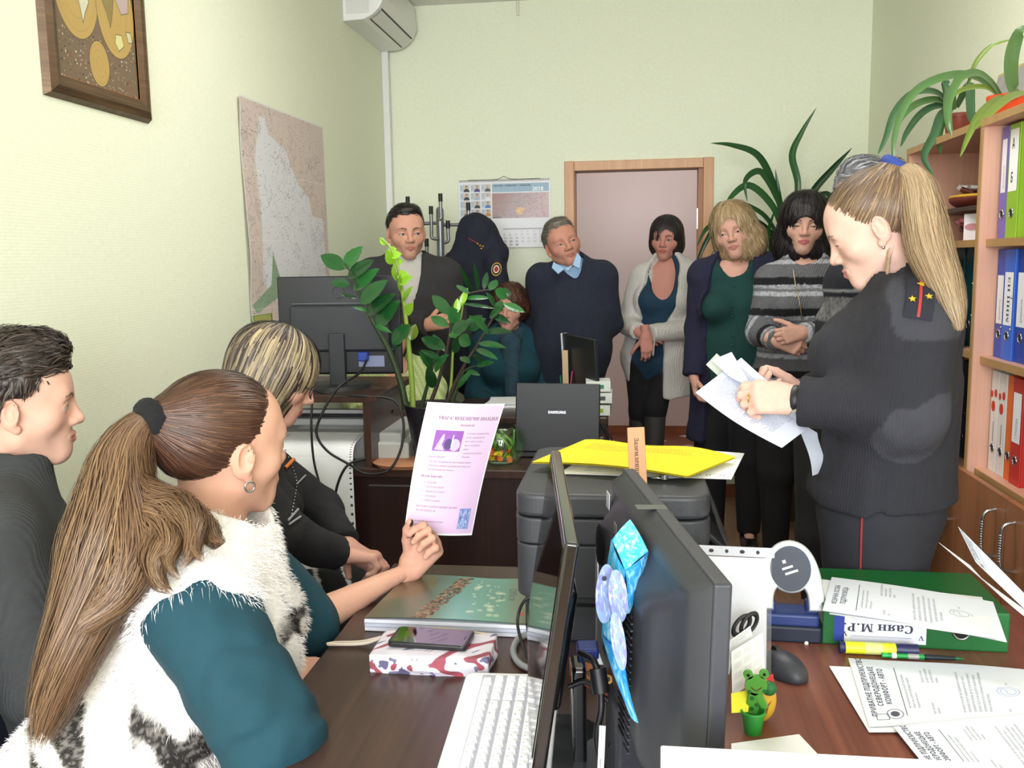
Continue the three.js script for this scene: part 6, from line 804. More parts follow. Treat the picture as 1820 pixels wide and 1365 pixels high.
  for (const [a, b, w] of [[[-0.863, 1.510, -3.154], [-0.882, 1.538, -3.167], 0.02], [[-0.846, 1.490, -3.135], [-0.815, 1.501, -3.141], 0.028], [[-0.834, 1.471, -3.116], [-0.793, 1.482, -3.114], 0.034], [[-0.836, 1.444, -3.149], [-0.797, 1.459, -3.141], 0.036], [[-0.820, 1.405, -3.130], [-0.768, 1.410, -3.114], 0.036], [[-0.804, 1.376, -3.111], [-0.760, 1.401, -3.088], 0.034], [[-0.796, 1.267, -3.144], [-0.761, 1.312, -3.114], 0.03], [[-0.833, 1.444, -3.125], [-0.837, 1.490, -3.088], 0.03], [[-0.814, 1.386, -3.106], [-0.814, 1.444, -3.062], 0.03], [[-0.808, 1.346, -3.140], [-0.801, 1.405, -3.088], 0.028], [[-0.796, 1.317, -3.120], [-0.756, 1.367, -3.062], 0.026]]) leafTo(a, b, w, lime);
  leafTo([-0.839, 1.167, -3.120], [-0.772, 1.241, -3.100], 0.055, D(0)); leafTo([-0.775, 1.180, -3.130], [-0.759, 1.238, -3.140], 0.04, olive); leafTo([-0.834, 1.155, -3.120], [-0.804, 1.169, -3.100], 0.02, D(2));
  // short stems and the spreading right side
  const right = [[[-0.726, 0.932, -3.150], [-0.694, 1.008, -3.150], [-0.661, 1.108, -3.150], [-0.638, 1.207, -3.150], [-0.626, 1.295, -3.150], [-0.605, 1.324, -3.150], [-0.555, 1.343, -3.150], [-0.496, 1.352, -3.150]], [[-0.751, 0.931, -3.150], [-0.728, 1.008, -3.150], [-0.702, 1.088, -3.150], [-0.669, 1.167, -3.150]], [[-0.665, 0.932, -3.150], [-0.633, 1.008, -3.150], [-0.591, 1.088, -3.150], [-0.539, 1.167, -3.150], [-0.478, 1.264, -3.150], [-0.438, 1.303, -3.150]], [[-0.645, 0.932, -3.150], [-0.619, 1.008, -3.150], [-0.592, 1.068, -3.150], [-0.551, 1.088, -3.150]]];
  right.forEach((pts, i) => stalk(pts, 0.008, 0.003, i === 0 || i === 2 ? brownStem : stemM));
  stalk([[-0.662, 0.923, -3.180], [-0.645, 1.024, -3.180], [-0.634, 1.145, -3.180], [-0.601, 1.264, -3.170], [-0.587, 1.342, -3.170]], 0.006, 0.003, limeStem);
  for (const [a, b] of [[[-0.607, 1.281, -3.154], [-0.594, 1.343, -3.167]], [[-0.597, 1.295, -3.135], [-0.573, 1.359, -3.141]], [[-0.606, 1.275, -3.116], [-0.602, 1.325, -3.114]]]) leafTo(a, b, 0.024, lime);
  const rl = [[[-0.643, 1.263, -3.200], [-0.737, 1.340, -3.288], 0.045], [[-0.642, 1.226, -3.152], [-0.729, 1.262, -3.222], 0.035], [[-0.650, 1.152, -3.104], [-0.751, 1.193, -3.156], 0.045], [[-0.664, 1.134, -3.188], [-0.718, 1.202, -3.222], 0.03], [[-0.637, 1.188, -3.140], [-0.595, 1.236, -3.156], 0.05], [[-0.617, 1.211, -3.092], [-0.557, 1.249, -3.090], 0.05], [[-0.583, 1.214, -3.176], [-0.515, 1.254, -3.156], 0.05], [[-0.609, 1.238, -3.128], [-0.624, 1.298, -3.090], 0.05], [[-0.656, 1.116, -3.080], [-0.707, 1.156, -3.024], 0.03], [[-0.705, 1.077, -3.164], [-0.731, 1.144, -3.090], 0.04], [[-0.691, 1.072, -3.116], [-0.634, 1.141, -3.024], 0.04], [[-0.564, 1.341, -3.200], [-0.586, 1.425, -3.090], 0.02], [[-0.536, 1.346, -3.152], [-0.518, 1.432, -3.024], 0.018], [[-0.557, 1.341, -3.104], [-0.630, 1.376, -3.192], 0.018], [[-0.522, 1.351, -3.188], [-0.520, 1.418, -3.258], 0.022], [[-0.495, 1.350, -3.140], [-0.474, 1.389, -3.192], 0.026], [[-0.468, 1.353, -3.092], [-0.427, 1.323, -3.126], 0.04], [[-0.461, 1.341, -3.176], [-0.420, 1.340, -3.192], 0.036], [[-0.449, 1.314, -3.128], [-0.474, 1.266, -3.126], 0.035], [[-0.438, 1.306, -3.080], [-0.369, 1.284, -3.060], 0.034], [[-0.490, 1.264, -3.164], [-0.426, 1.242, -3.126], 0.03], [[-0.493, 1.257, -3.116], [-0.445, 1.298, -3.060], 0.03], [[-0.485, 1.291, -3.200], [-0.496, 1.343, -3.126], 0.03], [[-0.519, 1.206, -3.152], [-0.418, 1.222, -3.060], 0.03], [[-0.532, 1.171, -3.104], [-0.428, 1.177, -2.994], 0.028], [[-0.556, 1.144, -3.188], [-0.467, 1.133, -3.060], 0.026], [[-0.558, 1.129, -3.140], [-0.514, 1.075, -3.228], 0.026], [[-0.560, 1.104, -3.092], [-0.612, 1.126, -3.162], 0.03], [[-0.590, 1.065, -3.176], [-0.539, 1.049, -3.228], 0.024], [[-0.595, 1.179, -3.128], [-0.642, 1.136, -3.162], 0.05], [[-0.595, 1.193, -3.080], [-0.554, 1.168, -3.096], 0.05], [[-0.586, 1.323, -3.164], [-0.498, 1.328, -3.162], 0.016], [[-0.586, 1.306, -3.116], [-0.469, 1.296, -3.096], 0.014], [[-0.558, 1.082, -3.200], [-0.491, 1.102, -3.162], 0.024], [[-0.619, 1.008, -3.152], [-0.556, 1.084, -3.096], 0.03], [[-0.694, 1.015, -3.104], [-0.691, 1.092, -3.030], 0.04], [[-0.528, 1.262, -3.188], [-0.587, 1.240, -3.096], 0.03], [[-0.501, 1.207, -3.140], [-0.536, 1.272, -3.030], 0.03]];
  rl.forEach(([a, b, w], i) => leafTo(a, b, w, D(i)));
}
solo('pot_saucer', (() => { const g = cyl(0.1, 0.115, 0.014, 0, 0, 0, 32); g.scale(1, 1, 0.8); g.translate(-0.79, 0.757, -3.06); return g; })(), std(0xb9805c, 0.6), 'terracotta dish under the edge of the dark pot', 'dish');
{ // glass bowl with flowers
  const b = thing('glass_bowl', 'round glass bowl with green stems and small orange flowers', 'bowl', [-0.46, 0.75, -3.12]);
  part('glass', lathe([[0, 0], [0.05, 0], [0.075, 0.03], [0.082, 0.07], [0.07, 0.115], [0.055, 0.13], [0.052, 0.13], [0.066, 0.113], [0.078, 0.07], [0.07, 0.032], [0.048, 0.005], [0, 0.005]]), phys(0xf4fff4, 0.03, { transmission: 1, thickness: 0, ior: 1.45 }), b);
  for (let i = 0; i < 9; i++) part('grass_blade', tube([[rr(-0.04, 0.04), 0.02, rr(-0.03, 0.03)], [rr(-0.05, 0.05), 0.07, rr(-0.04, 0.04)], [rr(-0.05, 0.05), 0.115, rr(-0.04, 0.04)]], 0.004, 12, 6), leafMat([0x5c8a2c, 0x7fae3a, 0x3f6e24][i % 3]), b);
  const fl = [0xe8b020, 0xd8641e, 0xc8401c]; for (let i = 0; i < 16; i++) part('flower', turned(lathe([[0, 0], [0.008, 0.002], [0.011, 0.008], [0.006, 0.006], [0, 0.004]], 8), rr(0.4, 1.3), rr(-0.8, 0.8), 0, rr(-0.045, 0.045), rr(0.012, 0.045), rr(0.01, 0.055)), std(fl[i % 3], 0.6), b);
}
{ // laptop
  const l = thing('laptop', 'open black laptop seen from behind with its lid raised', 'laptop', [-0.275, 0.75, -3.26], 0.05);
  part('base', box(0.3, 0.022, 0.22, 0, 0.011, -0.06, 0.006), blk, l); const lid = part('lid', turned(box(0.3, 0.245, 0.012, 0, 0.1225, 0, 0.005), -0.12, 0, -0.02, 0, 0.022, 0.06), std(0x121317, 0.5), l);
  const font = await new FontLoader().loadAsync('fonts/droid/droid_sans_bold.typeface.json'); globalThis.boldFont = font;
  const g = new TextGeometry('SAMSUNG', { font, size: 0.0095, depth: 0.0008, curveSegments: 4 }); g.computeBoundingBox(); g.translate(-g.boundingBox.max.x / 2, 0, 0); part('lettering', turned(g, -0.12, 0, -0.02, 0.0, 0.16, 0.051), std(0xb4b6ba, 0.3, { metalness: 0.6 }), lid, 'silver lettering');
}
// ---- things on the far desk
{ const p = thing('paper_stack', 'white paper pile on the back desk behind the laptop', 'paper', [-0.56, 0.75, -4.42]); for (let i = 0; i < 4; i++) part('sheet', turned(box(0.3, 0.006, 0.21), 0, rr(-0.12, 0.12), 0, rr(-0.01, 0.01), 0.003 + i * 0.006, 0), paperW, p); }
{ const m = thing('slim_monitor', 'slim screen with a bright edge standing sideways on the back desk', 'monitor', [-0.25, 0.75, -4.3], -1.15); part('panel', turned(box(0.42, 0.29, 0.018, 0, 0, 0, 0.004), 0.06, 0, 0, 0, 0.2, 0), blk, m); part('edge', turned(box(0.006, 0.29, 0.03), 0.06, 0, 0, -0.212, 0.2, 0.0), std(0xd8dade, 0.35), m, 'pale grey edge'); part('foot', box(0.16, 0.01, 0.12, 0, 0.005, 0.0, 0.003), blk, m); part('neck', box(0.05, 0.08, 0.02, 0, 0.045, -0.012), blk, m); }
{ const p = thing('pencil_cup', 'dark pencil cup on the back desk', 'cup', [-0.33, 0.75, -4.4]); part('cup', lathe([[0, 0], [0.036, 0], [0.038, 0.1], [0.035, 0.1], [0.033, 0.006], [0, 0.006]], 28), blk, p); }
solo('ruler', turned(box(0.028, 0.26, 0.003, 0, 0.13, 0), 0.06, 0.15, 0.02, -0.328, 0.76, -4.405), std(0xcdb088, 0.6), 'pale wooden ruler standing in the pencil cup', 'ruler');
solo('pencil', rod([-0.345, 0.765, -4.385], [-0.352, 0.9, -4.37], 0.0036), std(0x2c7a50, 0.5), 'green pencil in the cup beside the ruler', 'pencil'); solo('pencil', rod([-0.315, 0.765, -4.39], [-0.295, 0.92, -4.37], 0.0036), std(0xc04a70, 0.5), 'pink pencil in the cup beside the ruler', 'pencil');
for (const [i, y, l, dx] of [[0, 0.752, 'lowest', 0.0], [1, 0.808, 'middle', 0.006], [2, 0.86, 'topmost', -0.004]]) { const b = thing('small_box', 'small white carton, ' + l + ' in the pile at the desk corner', 'box', [-0.16 + dx, y, -4.16], 0.05 * i - 0.04, 'cartons at the desk corner'); part('carton', box(0.11, 0.046, 0.14, 0, 0.024, 0, 0.002), std(0xdfe3de, 0.6), b); part('print', box(0.05, 0.018, 0.001, 0.0, 0.024, 0.0706), std([0x9ab43c, 0x55585c, 0x3c8a68][i], 0.6), b); }
for (const [x, dz] of [[-0.13, 0], [-0.115, 0.03]]) solo('hanging_cable', tube([[x - 0.02, 0.74, -4.02 + dz], [x + 0.02, 0.66, -4.0 + dz], [x + 0.03, 0.52, -4.02 + dz], [x, 0.35, -4.03 + dz]], 0.004, 30, 7), cableM, dz ? 'nearer black cable hanging beside the back desk' : 'farther black cable hanging beside the back desk', 'cable');

// ------------------------------------------------------------------ foreground desks
const mfpM = std(0x35363c, 0.48, { bumpMap: fineBump, bumpScale: 0.0004 }), mfpD = std(0x24252b, 0.42);
function slab(w, d, h, r, bevel = 0.004) {      // rounded rectangle plate lying flat, base at y = 0
  const s = new THREE.Shape(), x = w / 2, y = d / 2; s.moveTo(-x + r, -y); s.lineTo(x - r, -y); s.quadraticCurveTo(x, -y, x, -y + r); s.lineTo(x, y - r); s.quadraticCurveTo(x, y, x - r, y); s.lineTo(-x + r, y); s.quadraticCurveTo(-x, y, -x, y - r); s.lineTo(-x, -y + r); s.quadraticCurveTo(-x, -y, -x + r, -y);
  const g = new THREE.ExtrudeGeometry(s, { depth: h - 2 * bevel, bevelEnabled: true, bevelSize: bevel, bevelOffset: -bevel, bevelThickness: bevel, bevelSegments: 3, curveSegments: 12 }); g.rotateX(-Math.PI / 2); g.translate(0, bevel, 0); return g;
}
{ // multifunction printer
  const p = thing('office_printer', 'dark grey multifunction printer with rounded lid at the desk end', 'printer', [-0.04, 0.75, -1.815]);
  part('base', slab(0.325, 0.39, 0.09, 0.03), mfpD, p); const body = part('body', slab(0.35, 0.42, 0.1, 0.04), mfpM, p); body.position.y = 0.088; const mid = part('scanner_bed', slab(0.352, 0.425, 0.048, 0.045), mfpM, p); mid.position.y = 0.19; const lid = part('lid', slab(0.352, 0.43, 0.043, 0.05, 0.008), mfpM, p); lid.position.y = 0.2405;
  part('paper_slot', span(-0.13, 0.13, 0.06, 0.075, 0.19, 0.214), blk, p); part('lid_grip', span(-0.178, -0.15, 0.225, 0.24, 0.1, 0.17, 0.004), mfpD, p); part('control_panel', turned(box(0.05, 0.012, 0.13, 0, 0, 0, 0.004), 0, 0, -0.75, 0.195, 0.17, 0.06), blk, p);
  part('cover_film', turned(grid(8, 8, (u, v) => [0.02 * Math.sin(u * 9 + v * 4) * 0.2, (v - 0.5) * 0.13, (u - 0.5) * 0.16]), 0, 0, 0.35, 0.2, 0.2, 0.02), phys(0xd8dce4, 0.15, { transmission: 0.9, thickness: 0, side: THREE.DoubleSide }), p, 'clear plastic film at the side');
}
const lined = (fill, draw) => canvasTex(512, 720, (x, w, h) => { x.fillStyle = fill; x.fillRect(0, 0, w, h); draw && draw(x, w, h); });
{ // papers on top of the printer
  const T = 1.034, white = lined('#f4f4f6', (x, w, h) => { x.fillStyle = '#8a8a92'; x.font = '15px sans-serif'; for (let i = 0; i < 16; i++) x.fillText(i % 2 ? 'ч' : 'и', 60 + i * 24, 50); x.strokeStyle = '#55555c'; x.lineWidth = 2; for (let i = 0; i < 2; i++) { x.beginPath(); x.ellipse(390 + i * 70, 640, 26, 46, 0, 0, 7); x.stroke(); x.beginPath(); x.ellipse(390 + i * 70, 640, 16, 32, 0, 0, 7); x.stroke(); } scribble(x, 60, 560, 260, 5, 22, 13); });
  solo('printed_sheet', sheet([-0.066, 1.036, -2.064], [0.232, 1.036, -1.964], [-0.146, 1.036, -1.753], [0.181, 1.036, -1.727], () => 0, 6, 6, 0.001), std(0xffffff, 0.8, { map: white }), 'white printed sheet lying on the grey printer lid', 'paper');
  const yel = lined('#e2d20e', (x) => { scribble(x, 60, 120, 380, 8, 24, 17, '#6e6a18'); x.strokeStyle = '#b8ae20'; x.lineWidth = 3; x.beginPath(); x.moveTo(30, 680); x.lineTo(480, 690); x.stroke(); });
  const ym = std(0xffffff, 0.75, { map: yel });
  solo('yellow_folder', sheet([-0.107, 1.050, -1.986], [0.204, 1.046, -1.866], [-0.203, 1.046, -1.785], [0.097, 1.046, -1.680], (u, v) => 0.008 * Math.sin(u * 3.1) + 0.004 * Math.sin(u * 9 + 1) * v + 0.004, 18, 10, 0.003), ym, 'bright yellow printed folder lying across the grey printer', 'folder');
  const kt = thing('key_tag', 'light wooden key tag with handwriting on the yellow folder', 'key tag', [0.005, 1.100, -1.620]), pose = (g) => turned(g, -0.62, -0.05, 0.07); part('board', pose(box(0.031, 0.115, 0.006, 0, 0, 0, 0.0015)), std(0xb98a68, 0.6), kt);
  part('handwriting', pose(grid(1, 1, (u, v) => [(u - 0.5) * 0.028, (v - 0.5) * 0.11, 0.0032])), std(0xffffff, 0.6, { map: canvasTex(128, 512, (x) => { x.fillStyle = '#b98a68'; x.fillRect(0, 0, 128, 512); x.fillStyle = '#2c2018'; x.font = 'bold 52px serif'; x.save(); x.translate(46, 90); x.rotate(1.57); x.fillText('Заземлення', 0, 0); x.restore(); }) }), kt);
  const k = thing('key_ring', 'small bunch of keys on the edge of the printer lid', 'keys', [0.050, 1.036, -1.714]); part('ring', turned(new THREE.TorusGeometry(0.012, 0.0015, 8, 24), 1.4, 0, 0, -0.006, 0.004, 0), chrome, k);
  for (let i = 0; i < 3; i++) part('key', [turned(box(0.04, 0.0025, 0.006), 0, 0.4 - i * 0.5, 0, 0.024, 0.004 + i * 0.003, -0.005 + i * 0.006), turned(cyl(0.009, 0.009, 0.0026, 0, 0, 0, 18), 0, 0, 0, 0.006, 0.004 + i * 0.003, 0)], chrome, k);
}
// ---- monitors back to back
{ const m = thing('monitor', 'thin glossy black monitor seen edge on behind the white keyboard', 'monitor', [-0.096, 0.75, -1.205], -1.45); // screen on local +z, towards the keyboard
  const pn = (g) => turned(g, -0.15, 0, 0, 0, 0.253, 0.021); part('panel', pn(box(0.49, 0.29, 0.016, 0, 0, 0, 0.004)), gloss, m); part('screen', pn(box(0.455, 0.25, 0.0015, 0, 0.008, 0.0082)), phys(0x050507, 0.06), m); part('rear_housing', pn(box(0.26, 0.16, 0.022, 0, -0.03, -0.017, 0.01)), gloss, m);
  part('neck', box(0.05, 0.14, 0.02, 0, 0.08, -0.02, 0.006), gloss, m); part('foot', (() => { const g = cyl(0.12, 0.115, 0.014, 0, 0.007, 0.0, 36); g.scale(1, 1, 0.65); return g; })(), gloss, m);
  part('video_plug', span(-0.05, -0.015, 0.145, 0.16, -0.05, -0.02, 0.003), std(0x1f3c9a, 0.4), m, 'blue video plug');
}
{ const m = thing('monitor', 'thick black monitor with vent slots and blue paper figures taped on', 'monitor', [0.018, 0.75, -1.155], 1.759); const mt = std(0x33343b, 0.42, { bumpMap: fineBump, bumpScale: 0.0004 });
  // local: +z is the screen side, -z the back, +x the far end
  const pn = (g) => turned(g, 0.03, 0, 0, 0, 0.222, 0); part('front_frame', pn(box(0.52, 0.31, 0.02, 0, 0, 0.018, 0.004)), mt, m);
  const taper = grid(32, 24, (u, v) => { const a = (u - 0.5) * 2, b = (v - 0.5) * 2, e = Math.max(Math.abs(a), Math.abs(b)), z = e > 0.97 ? mixn(-0.008, 0.008, (1 - e) / 0.03 < 1 ? (e - 0.97) / 0.03 : 0) : e > 0.8 ? mixn(-0.016, -0.008, (e - 0.8) / 0.17) : -0.016 - 0.026 * sstep(0.8, 0.6, e); return [-a * 0.258, b * 0.153, z]; }); part('rear_housing', pn(taper), std(0x33343b, 0.42, { side: THREE.DoubleSide }), m);
  part('screen', pn(box(0.48, 0.27, 0.001, 0, 0, 0.0285)), gloss, m); part('neck', box(0.09, 0.13, 0.04, 0, 0.075, -0.03, 0.008), mt, m); part('foot', (() => { const g = cyl(0.14, 0.13, 0.016, 0, 0.008, -0.01, 36); g.scale(1, 1, 0.7); return g; })(), mt, m);
  const slotM = std(0x0c0c0f, 0.7), lip = std(0x4a4d58, 0.35); for (let i = 0; i < 20; i++) { part('vent_slot', pn(turned(box(0.07, 0.0034, 0.003), 0, 0, -0.1, -0.07, 0.055 - i * 0.0085, -0.0425)), slotM, m); part('vent_rib', pn(turned(box(0.03, 0.0016, 0.003), 0, 0, -0.1, -0.095, 0.0505 - i * 0.0085, -0.0428)), lip, m); }
  for (let i = 0; i < 10; i++) part('vent_slot', pn(turned(box(0.004, 0.036, 0.003), 0, 0, -0.5, 0.0 + i * 0.0065, 0.075, -0.0425)), slotM, m);
  part('recess', pn(turned(lathe([[0.03, 0], [0.028, -0.002], [0.014, -0.004], [0, -0.004]], 30), Math.PI / 2, 0, 0, 0.14, 0.07, -0.0435)), slotM, m); part('code_sticker', pn(box(0.026, 0.024, 0.001, 0.205, 0.118, -0.0225)), std(0xe6e2ea, 0.6), m, 'small white sticker'); part('clear_tape', pn(box(0.02, 0.0006, 0.04, 0.03, 0.1553, 0.005)), std(0x565c58, 0.3), m); part('clear_tape', pn(box(0.022, 0.03, 0.0006, 0.075, 0.105, -0.0335)), std(0x8a8a84, 0.3), m);
}
{ // blue paper figures taped to the monitor back
  const c = thing('paper_figure', 'folded bright blue paper dolphin figures taped to the thick monitor', 'paper craft', [0, 0, 0]);
  const bl = (a, b) => std(0xffffff, 0.6, { side: THREE.DoubleSide, map: canvasTex(128, 128, (x) => { x.fillStyle = a; x.fillRect(0, 0, 128, 128); for (let i = 0; i < 90; i++) { x.globalAlpha = 0.35; x.fillStyle = i % 3 ? b : '#ffffff'; x.beginPath(); x.ellipse(rnd() * 128, rnd() * 128, rr(3, 20), rr(2, 8), rr(0, 3), 0, 7); x.fill(); } }) });
  const sky1 = bl('#38b4e8', '#bfe6f4'), sky2 = bl('#2a8fd0', '#78c4ec'), pale = bl('#8298c4', '#7a6aa8'), Q = (n, a, b, d, e, m, l) => part(n, sheet(a, b, d, e, (u, v) => 0.003 * Math.sin(u * 3.1) + 0.003 * Math.sin(v * 3.1), 6, 6, 0.001), m, c, l);
  Q('flap', [-0.005, 1.127, -1.125], [0.017, 1.099, -1.085], [-0.027, 1.109, -1.095], [-0.010, 1.087, -1.045], sky1); Q('wing', [-0.010, 1.089, -1.045], [0.017, 1.099, -1.085], [-0.010, 1.043, -1.025], [-0.005, 1.038, -1.045], sky2);
  Q('body_panel', [-0.027, 1.111, -1.095], [-0.010, 1.089, -1.040], [-0.038, 0.999, -1.065], [-0.012, 1.005, -1.005], sky1); Q('tail', [-0.038, 1.005, -1.055], [-0.012, 1.009, -1.000], [-0.005, 0.941, -0.995], [0.005, 0.931, -0.985], sky2);
  const oval = (n, p, rx, ry, m, rz) => { const g = new THREE.CircleGeometry(1, 28); g.scale(rx, ry, 1); part(n, turned(g, 0, 0.3, rz, ...p), m, c); };
  oval('dolphin', [-0.033, 1.063, -1.035], 0.012, 0.036, pale, -0.05); oval('dolphin', [-0.018, 1.068, -1.015], 0.011, 0.032, pale, 0.1); oval('dolphin', [-0.017, 1.029, -0.980], 0.008, 0.035, pale, 0.15); oval('eye', [-0.034, 1.085, -1.025], 0.003, 0.003, std(0x2c2c40, 0.6), 0);
}
{ // keyboard with separate keys, rows run along z
  const k = thing('keyboard', 'white keyboard lying in front of the thin glossy monitor', 'keyboard', [-0.200, 0.750, -1.283], 0.0), W0 = 0.155, L0 = 0.45; k.position.z = -1.21; k.position.x = -0.19; k.rotation.y = 0.04;
  const pl = std(0xe9e9ee, 0.45); const bs = part('case', slab(W0, L0, 0.022, 0.02), pl, k); part('tray', span(-W0 / 2 + 0.03, W0 / 2 - 0.006, 0.0215, 0.023, -L0 / 2 + 0.012, L0 / 2 - 0.012), std(0xb9bac4, 0.6), k); part('wrist_edge', turned(box(0.03, 0.006, L0 - 0.03, 0, 0, 0, 0.003), 0, 0, 0.08, -W0 / 2 + 0.016, 0.021, 0), pl, k);
  const letters = ['йцукенг', 'фывапро', 'ячсмить', '1234567'], mats = []; for (let i = 0; i < 8; i++) mats.push(std(0xffffff, 0.5, { map: canvasTex(64, 64, (x) => { x.fillStyle = '#f3f3f7'; x.fillRect(0, 0, 64, 64); x.save(); x.translate(32, 32); x.rotate(-Math.PI / 2); x.fillStyle = '#3c3c48'; x.font = '17px sans-serif'; x.fillText(letters[i % 4][i % 7].toUpperCase(), -18, -4); x.fillStyle = '#8a5a5a'; x.fillText(letters[i % 4][(i + 2) % 7], 4, 18); x.restore(); }) }));
  const keyG = (l) => { const g = new RoundedBoxGeometry(0.0155, 0.009, l, 2, 0.002); const p = g.attributes.position; for (let i = 0; i < p.count; i++) if (p.getY(i) > 0.002) { p.setX(i, p.getX(i) * 0.84); p.setZ(i, p.getZ(i) * (1 - 0.0028 / l)); } g.computeVertexNormals(); const n = g.attributes.normal, uv = new Float32Array(p.count * 2); for (let i = 0; i < p.count; i++) { uv[2 * i] = p.getX(i) / 0.0155 + 0.5; uv[2 * i + 1] = n.getY(i) > 0.5 ? -p.getZ(i) / l + 0.5 : 0.02; } g.setAttribute('uv', new THREE.BufferAttribute(uv, 2)); return g; }, kg = keyG(0.0165), wide = keyG(0.034), spaceG = keyG(0.1);
  for (let r = 0; r < 6; r++) { const x = -0.038 + r * 0.0192 + (r === 5 ? 0.004 : 0); let z = L0 / 2 - 0.022; const end = -L0 / 2 + 0.016; let i = 0; while (z - 0.0165 > end) { let g = kg, l = 0.0165; if (r === 0 && i === 3) { g = spaceG; l = 0.1; } else if (r > 0 && r < 5 && (i === 0 || i === 13)) { g = wide; l = 0.034; } if (z - l < end) break; const m = part('key', g, mats[(r * 3 + i) % 8], k); m.position.set(x, 0.0255, z - l / 2); z -= l + 0.0025 + (r === 5 && i % 4 === 0 ? 0.008 : 0) + (i === 14 ? 0.01 : 0); i++; } }
}
{ // notebook
  const n = thing('notebook', 'thick notebook with a city photograph on its cover', 'notebook', [0, 0, 0]); const tl = [-0.49, 0.777, -1.87], tr = [-0.232, 0.777, -1.878], bl = [-0.512, 0.777, -1.632], br = [-0.2, 0.777, -1.628];
  const tex = canvasTex(1024, 720, (x, w, h) => { const g = x.createLinearGradient(0, 0, w, 0); g.addColorStop(0, '#6a5c48'); g.addColorStop(0.3, '#5c6a60'); g.addColorStop(0.55, '#6fa598'); g.addColorStop(0.85, '#6c9a88'); g.addColorStop(1, '#7a7860'); x.fillStyle = g; x.fillRect(0, 0, w, h); x.fillStyle = 'rgba(120,90,60,.5)'; x.beginPath(); x.arc(100, 180, 220, 0, 7); x.fill();
    for (let i = 0; i < 420; i++) { const t = rnd(), a = 330 + t * 180 + rr(-40, 70), b = 700 - t * 690; x.fillStyle = ['#6c4a3c', '#3c342e', '#8a6a50', '#a8846a', '#54443c'][i % 5]; x.fillRect(a, b, rr(6, 34), rr(6, 26)); } for (let i = 0; i < 40; i++) { x.fillStyle = 'rgba(220,224,190,.5)'; x.beginPath(); x.arc(rr(640, 860), rr(60, 660), rr(6, 26), 0, 7); x.fill(); } x.fillStyle = '#a84a3c'; x.beginPath(); x.moveTo(500, 140); x.lineTo(540, 175); x.lineTo(500, 185); x.fill();
    x.save(); x.translate(905, 180); x.rotate(1.57); x.fillStyle = '#2c3028'; x.font = '78px sans-serif'; x.fillText('Office', 0, 0); x.font = '40px sans-serif'; x.fillText('book', 110, 62); x.restore(); x.fillStyle = '#c8302c'; x.fillRect(985, 560, 22, 46); });
  part('cover', sheet(tl, tr, bl, br, (u, v) => 0.004 * Math.sin(u * 3.1) * (1 - v) + 0.003 * Math.sin(u * 6) * v, 16, 10, 0.0012), phys(0xffffff, 0.3, { map: tex, clearcoat: 0.4, clearcoatRoughness: 0.2 }), n);
  const P3 = (p, y, g) => [p[0], y, p[2]], block = []; for (let i = 0; i < 3; i++) { const y = 0.7515 + i * 0.008; block.push([...sheet(P3(tl, y + 0.0035), P3(tr, y + 0.0035), P3(bl, y + 0.0035), P3(br, y + 0.0035), () => 0, 2, 2, 0.0065)]); const b0 = W(bl), b1 = W(br), l0 = W(tl); const wallG = (a, b) => grid(1, 1, (u, v) => { const q = a.clone().lerp(b, u); return [q.x + rr(-0.001, 0.001), y + v * 0.007, q.z]; }); part('page_block', [...block.pop(), wallG(b0, b1), wallG(l0, b0), wallG(b1, W(tr))], std([0xd4d6e2, 0xc2c6d6, 0xdcdde6][i], 0.8, { side: THREE.DoubleSide }), n); }
}
{ // pouch with a phone on it
  const m = new THREE.Matrix4(), pc = [-0.348, 0.75, -1.515]; const fab = dataTex(256, (u, v) => { const n = tileNoise(u, v, 7, 3), k = tileNoise(u, v, 14, 8); return n > 0.16 ? [150 + 40 * k, 70, 84] : n < -0.2 ? [92, 88, 120] : k > 0.25 ? [110, 104, 130] : [206, 200, 210]; }, true, 0.16);
  const p = thing('fabric_pouch', 'small patterned fabric pouch under the black phone', 'pouch', pc); const f = (x, y, z) => { const q = ell([0, 0.014, 0], [0.112, 0.02, 0.068])(x, y, z), bx = Math.max(Math.abs(x) - 0.1, Math.abs(z) - 0.052, Math.abs(y - 0.015) - 0.013) - 0.004; return smin(q, bx, 0.01) + 0.0025 * noise(x * 34, y * 40, z * 34); };
  part('pouch_body', netMesh(f, [-0.13, -0.01, -0.09], [0.13, 0.05, 0.09], 0.0035), std(0xffffff, 0.7, { map: fab }), p); part('zip', tube([[-0.1, 0.03, -0.05], [0, 0.036, -0.058], [0.1, 0.03, -0.052]], 0.0018, 20, 6), std(0xb0a080, 0.5), p);
  part('wrist_strap', tube([[-0.105, 0.022, -0.045], [-0.15, 0.008, -0.05], [-0.2, 0.006, -0.045], [-0.212, 0.006, -0.038], [-0.2, 0.008, -0.034], [-0.14, 0.01, -0.04], [-0.105, 0.022, -0.043]], 0.0032, 50, 6), std(0xcdbfae, 0.8), p, 'pale loop strap');
  const ph = thing('smartphone', 'black smartphone lying on the patterned pouch', 'phone', [-0.355, 0.7845, -1.52], -0.06); part('body', slab(0.142, 0.073, 0.009, 0.01, 0.002), phys(0x1a191d, 0.3), ph); part('screen_glass', (() => { const g = slab(0.134, 0.066, 0.001, 0.006, 0.0003); g.translate(0, 0.0088, 0); return g; })(), phys(0x0b0a10, 0.06, { clearcoat: 1, clearcoatRoughness: 0.03 }), ph); part('earpiece', box(0.002, 0.0006, 0.012, 0.061, 0.0101, 0), std(0x4a4a50, 0.5), ph);
}
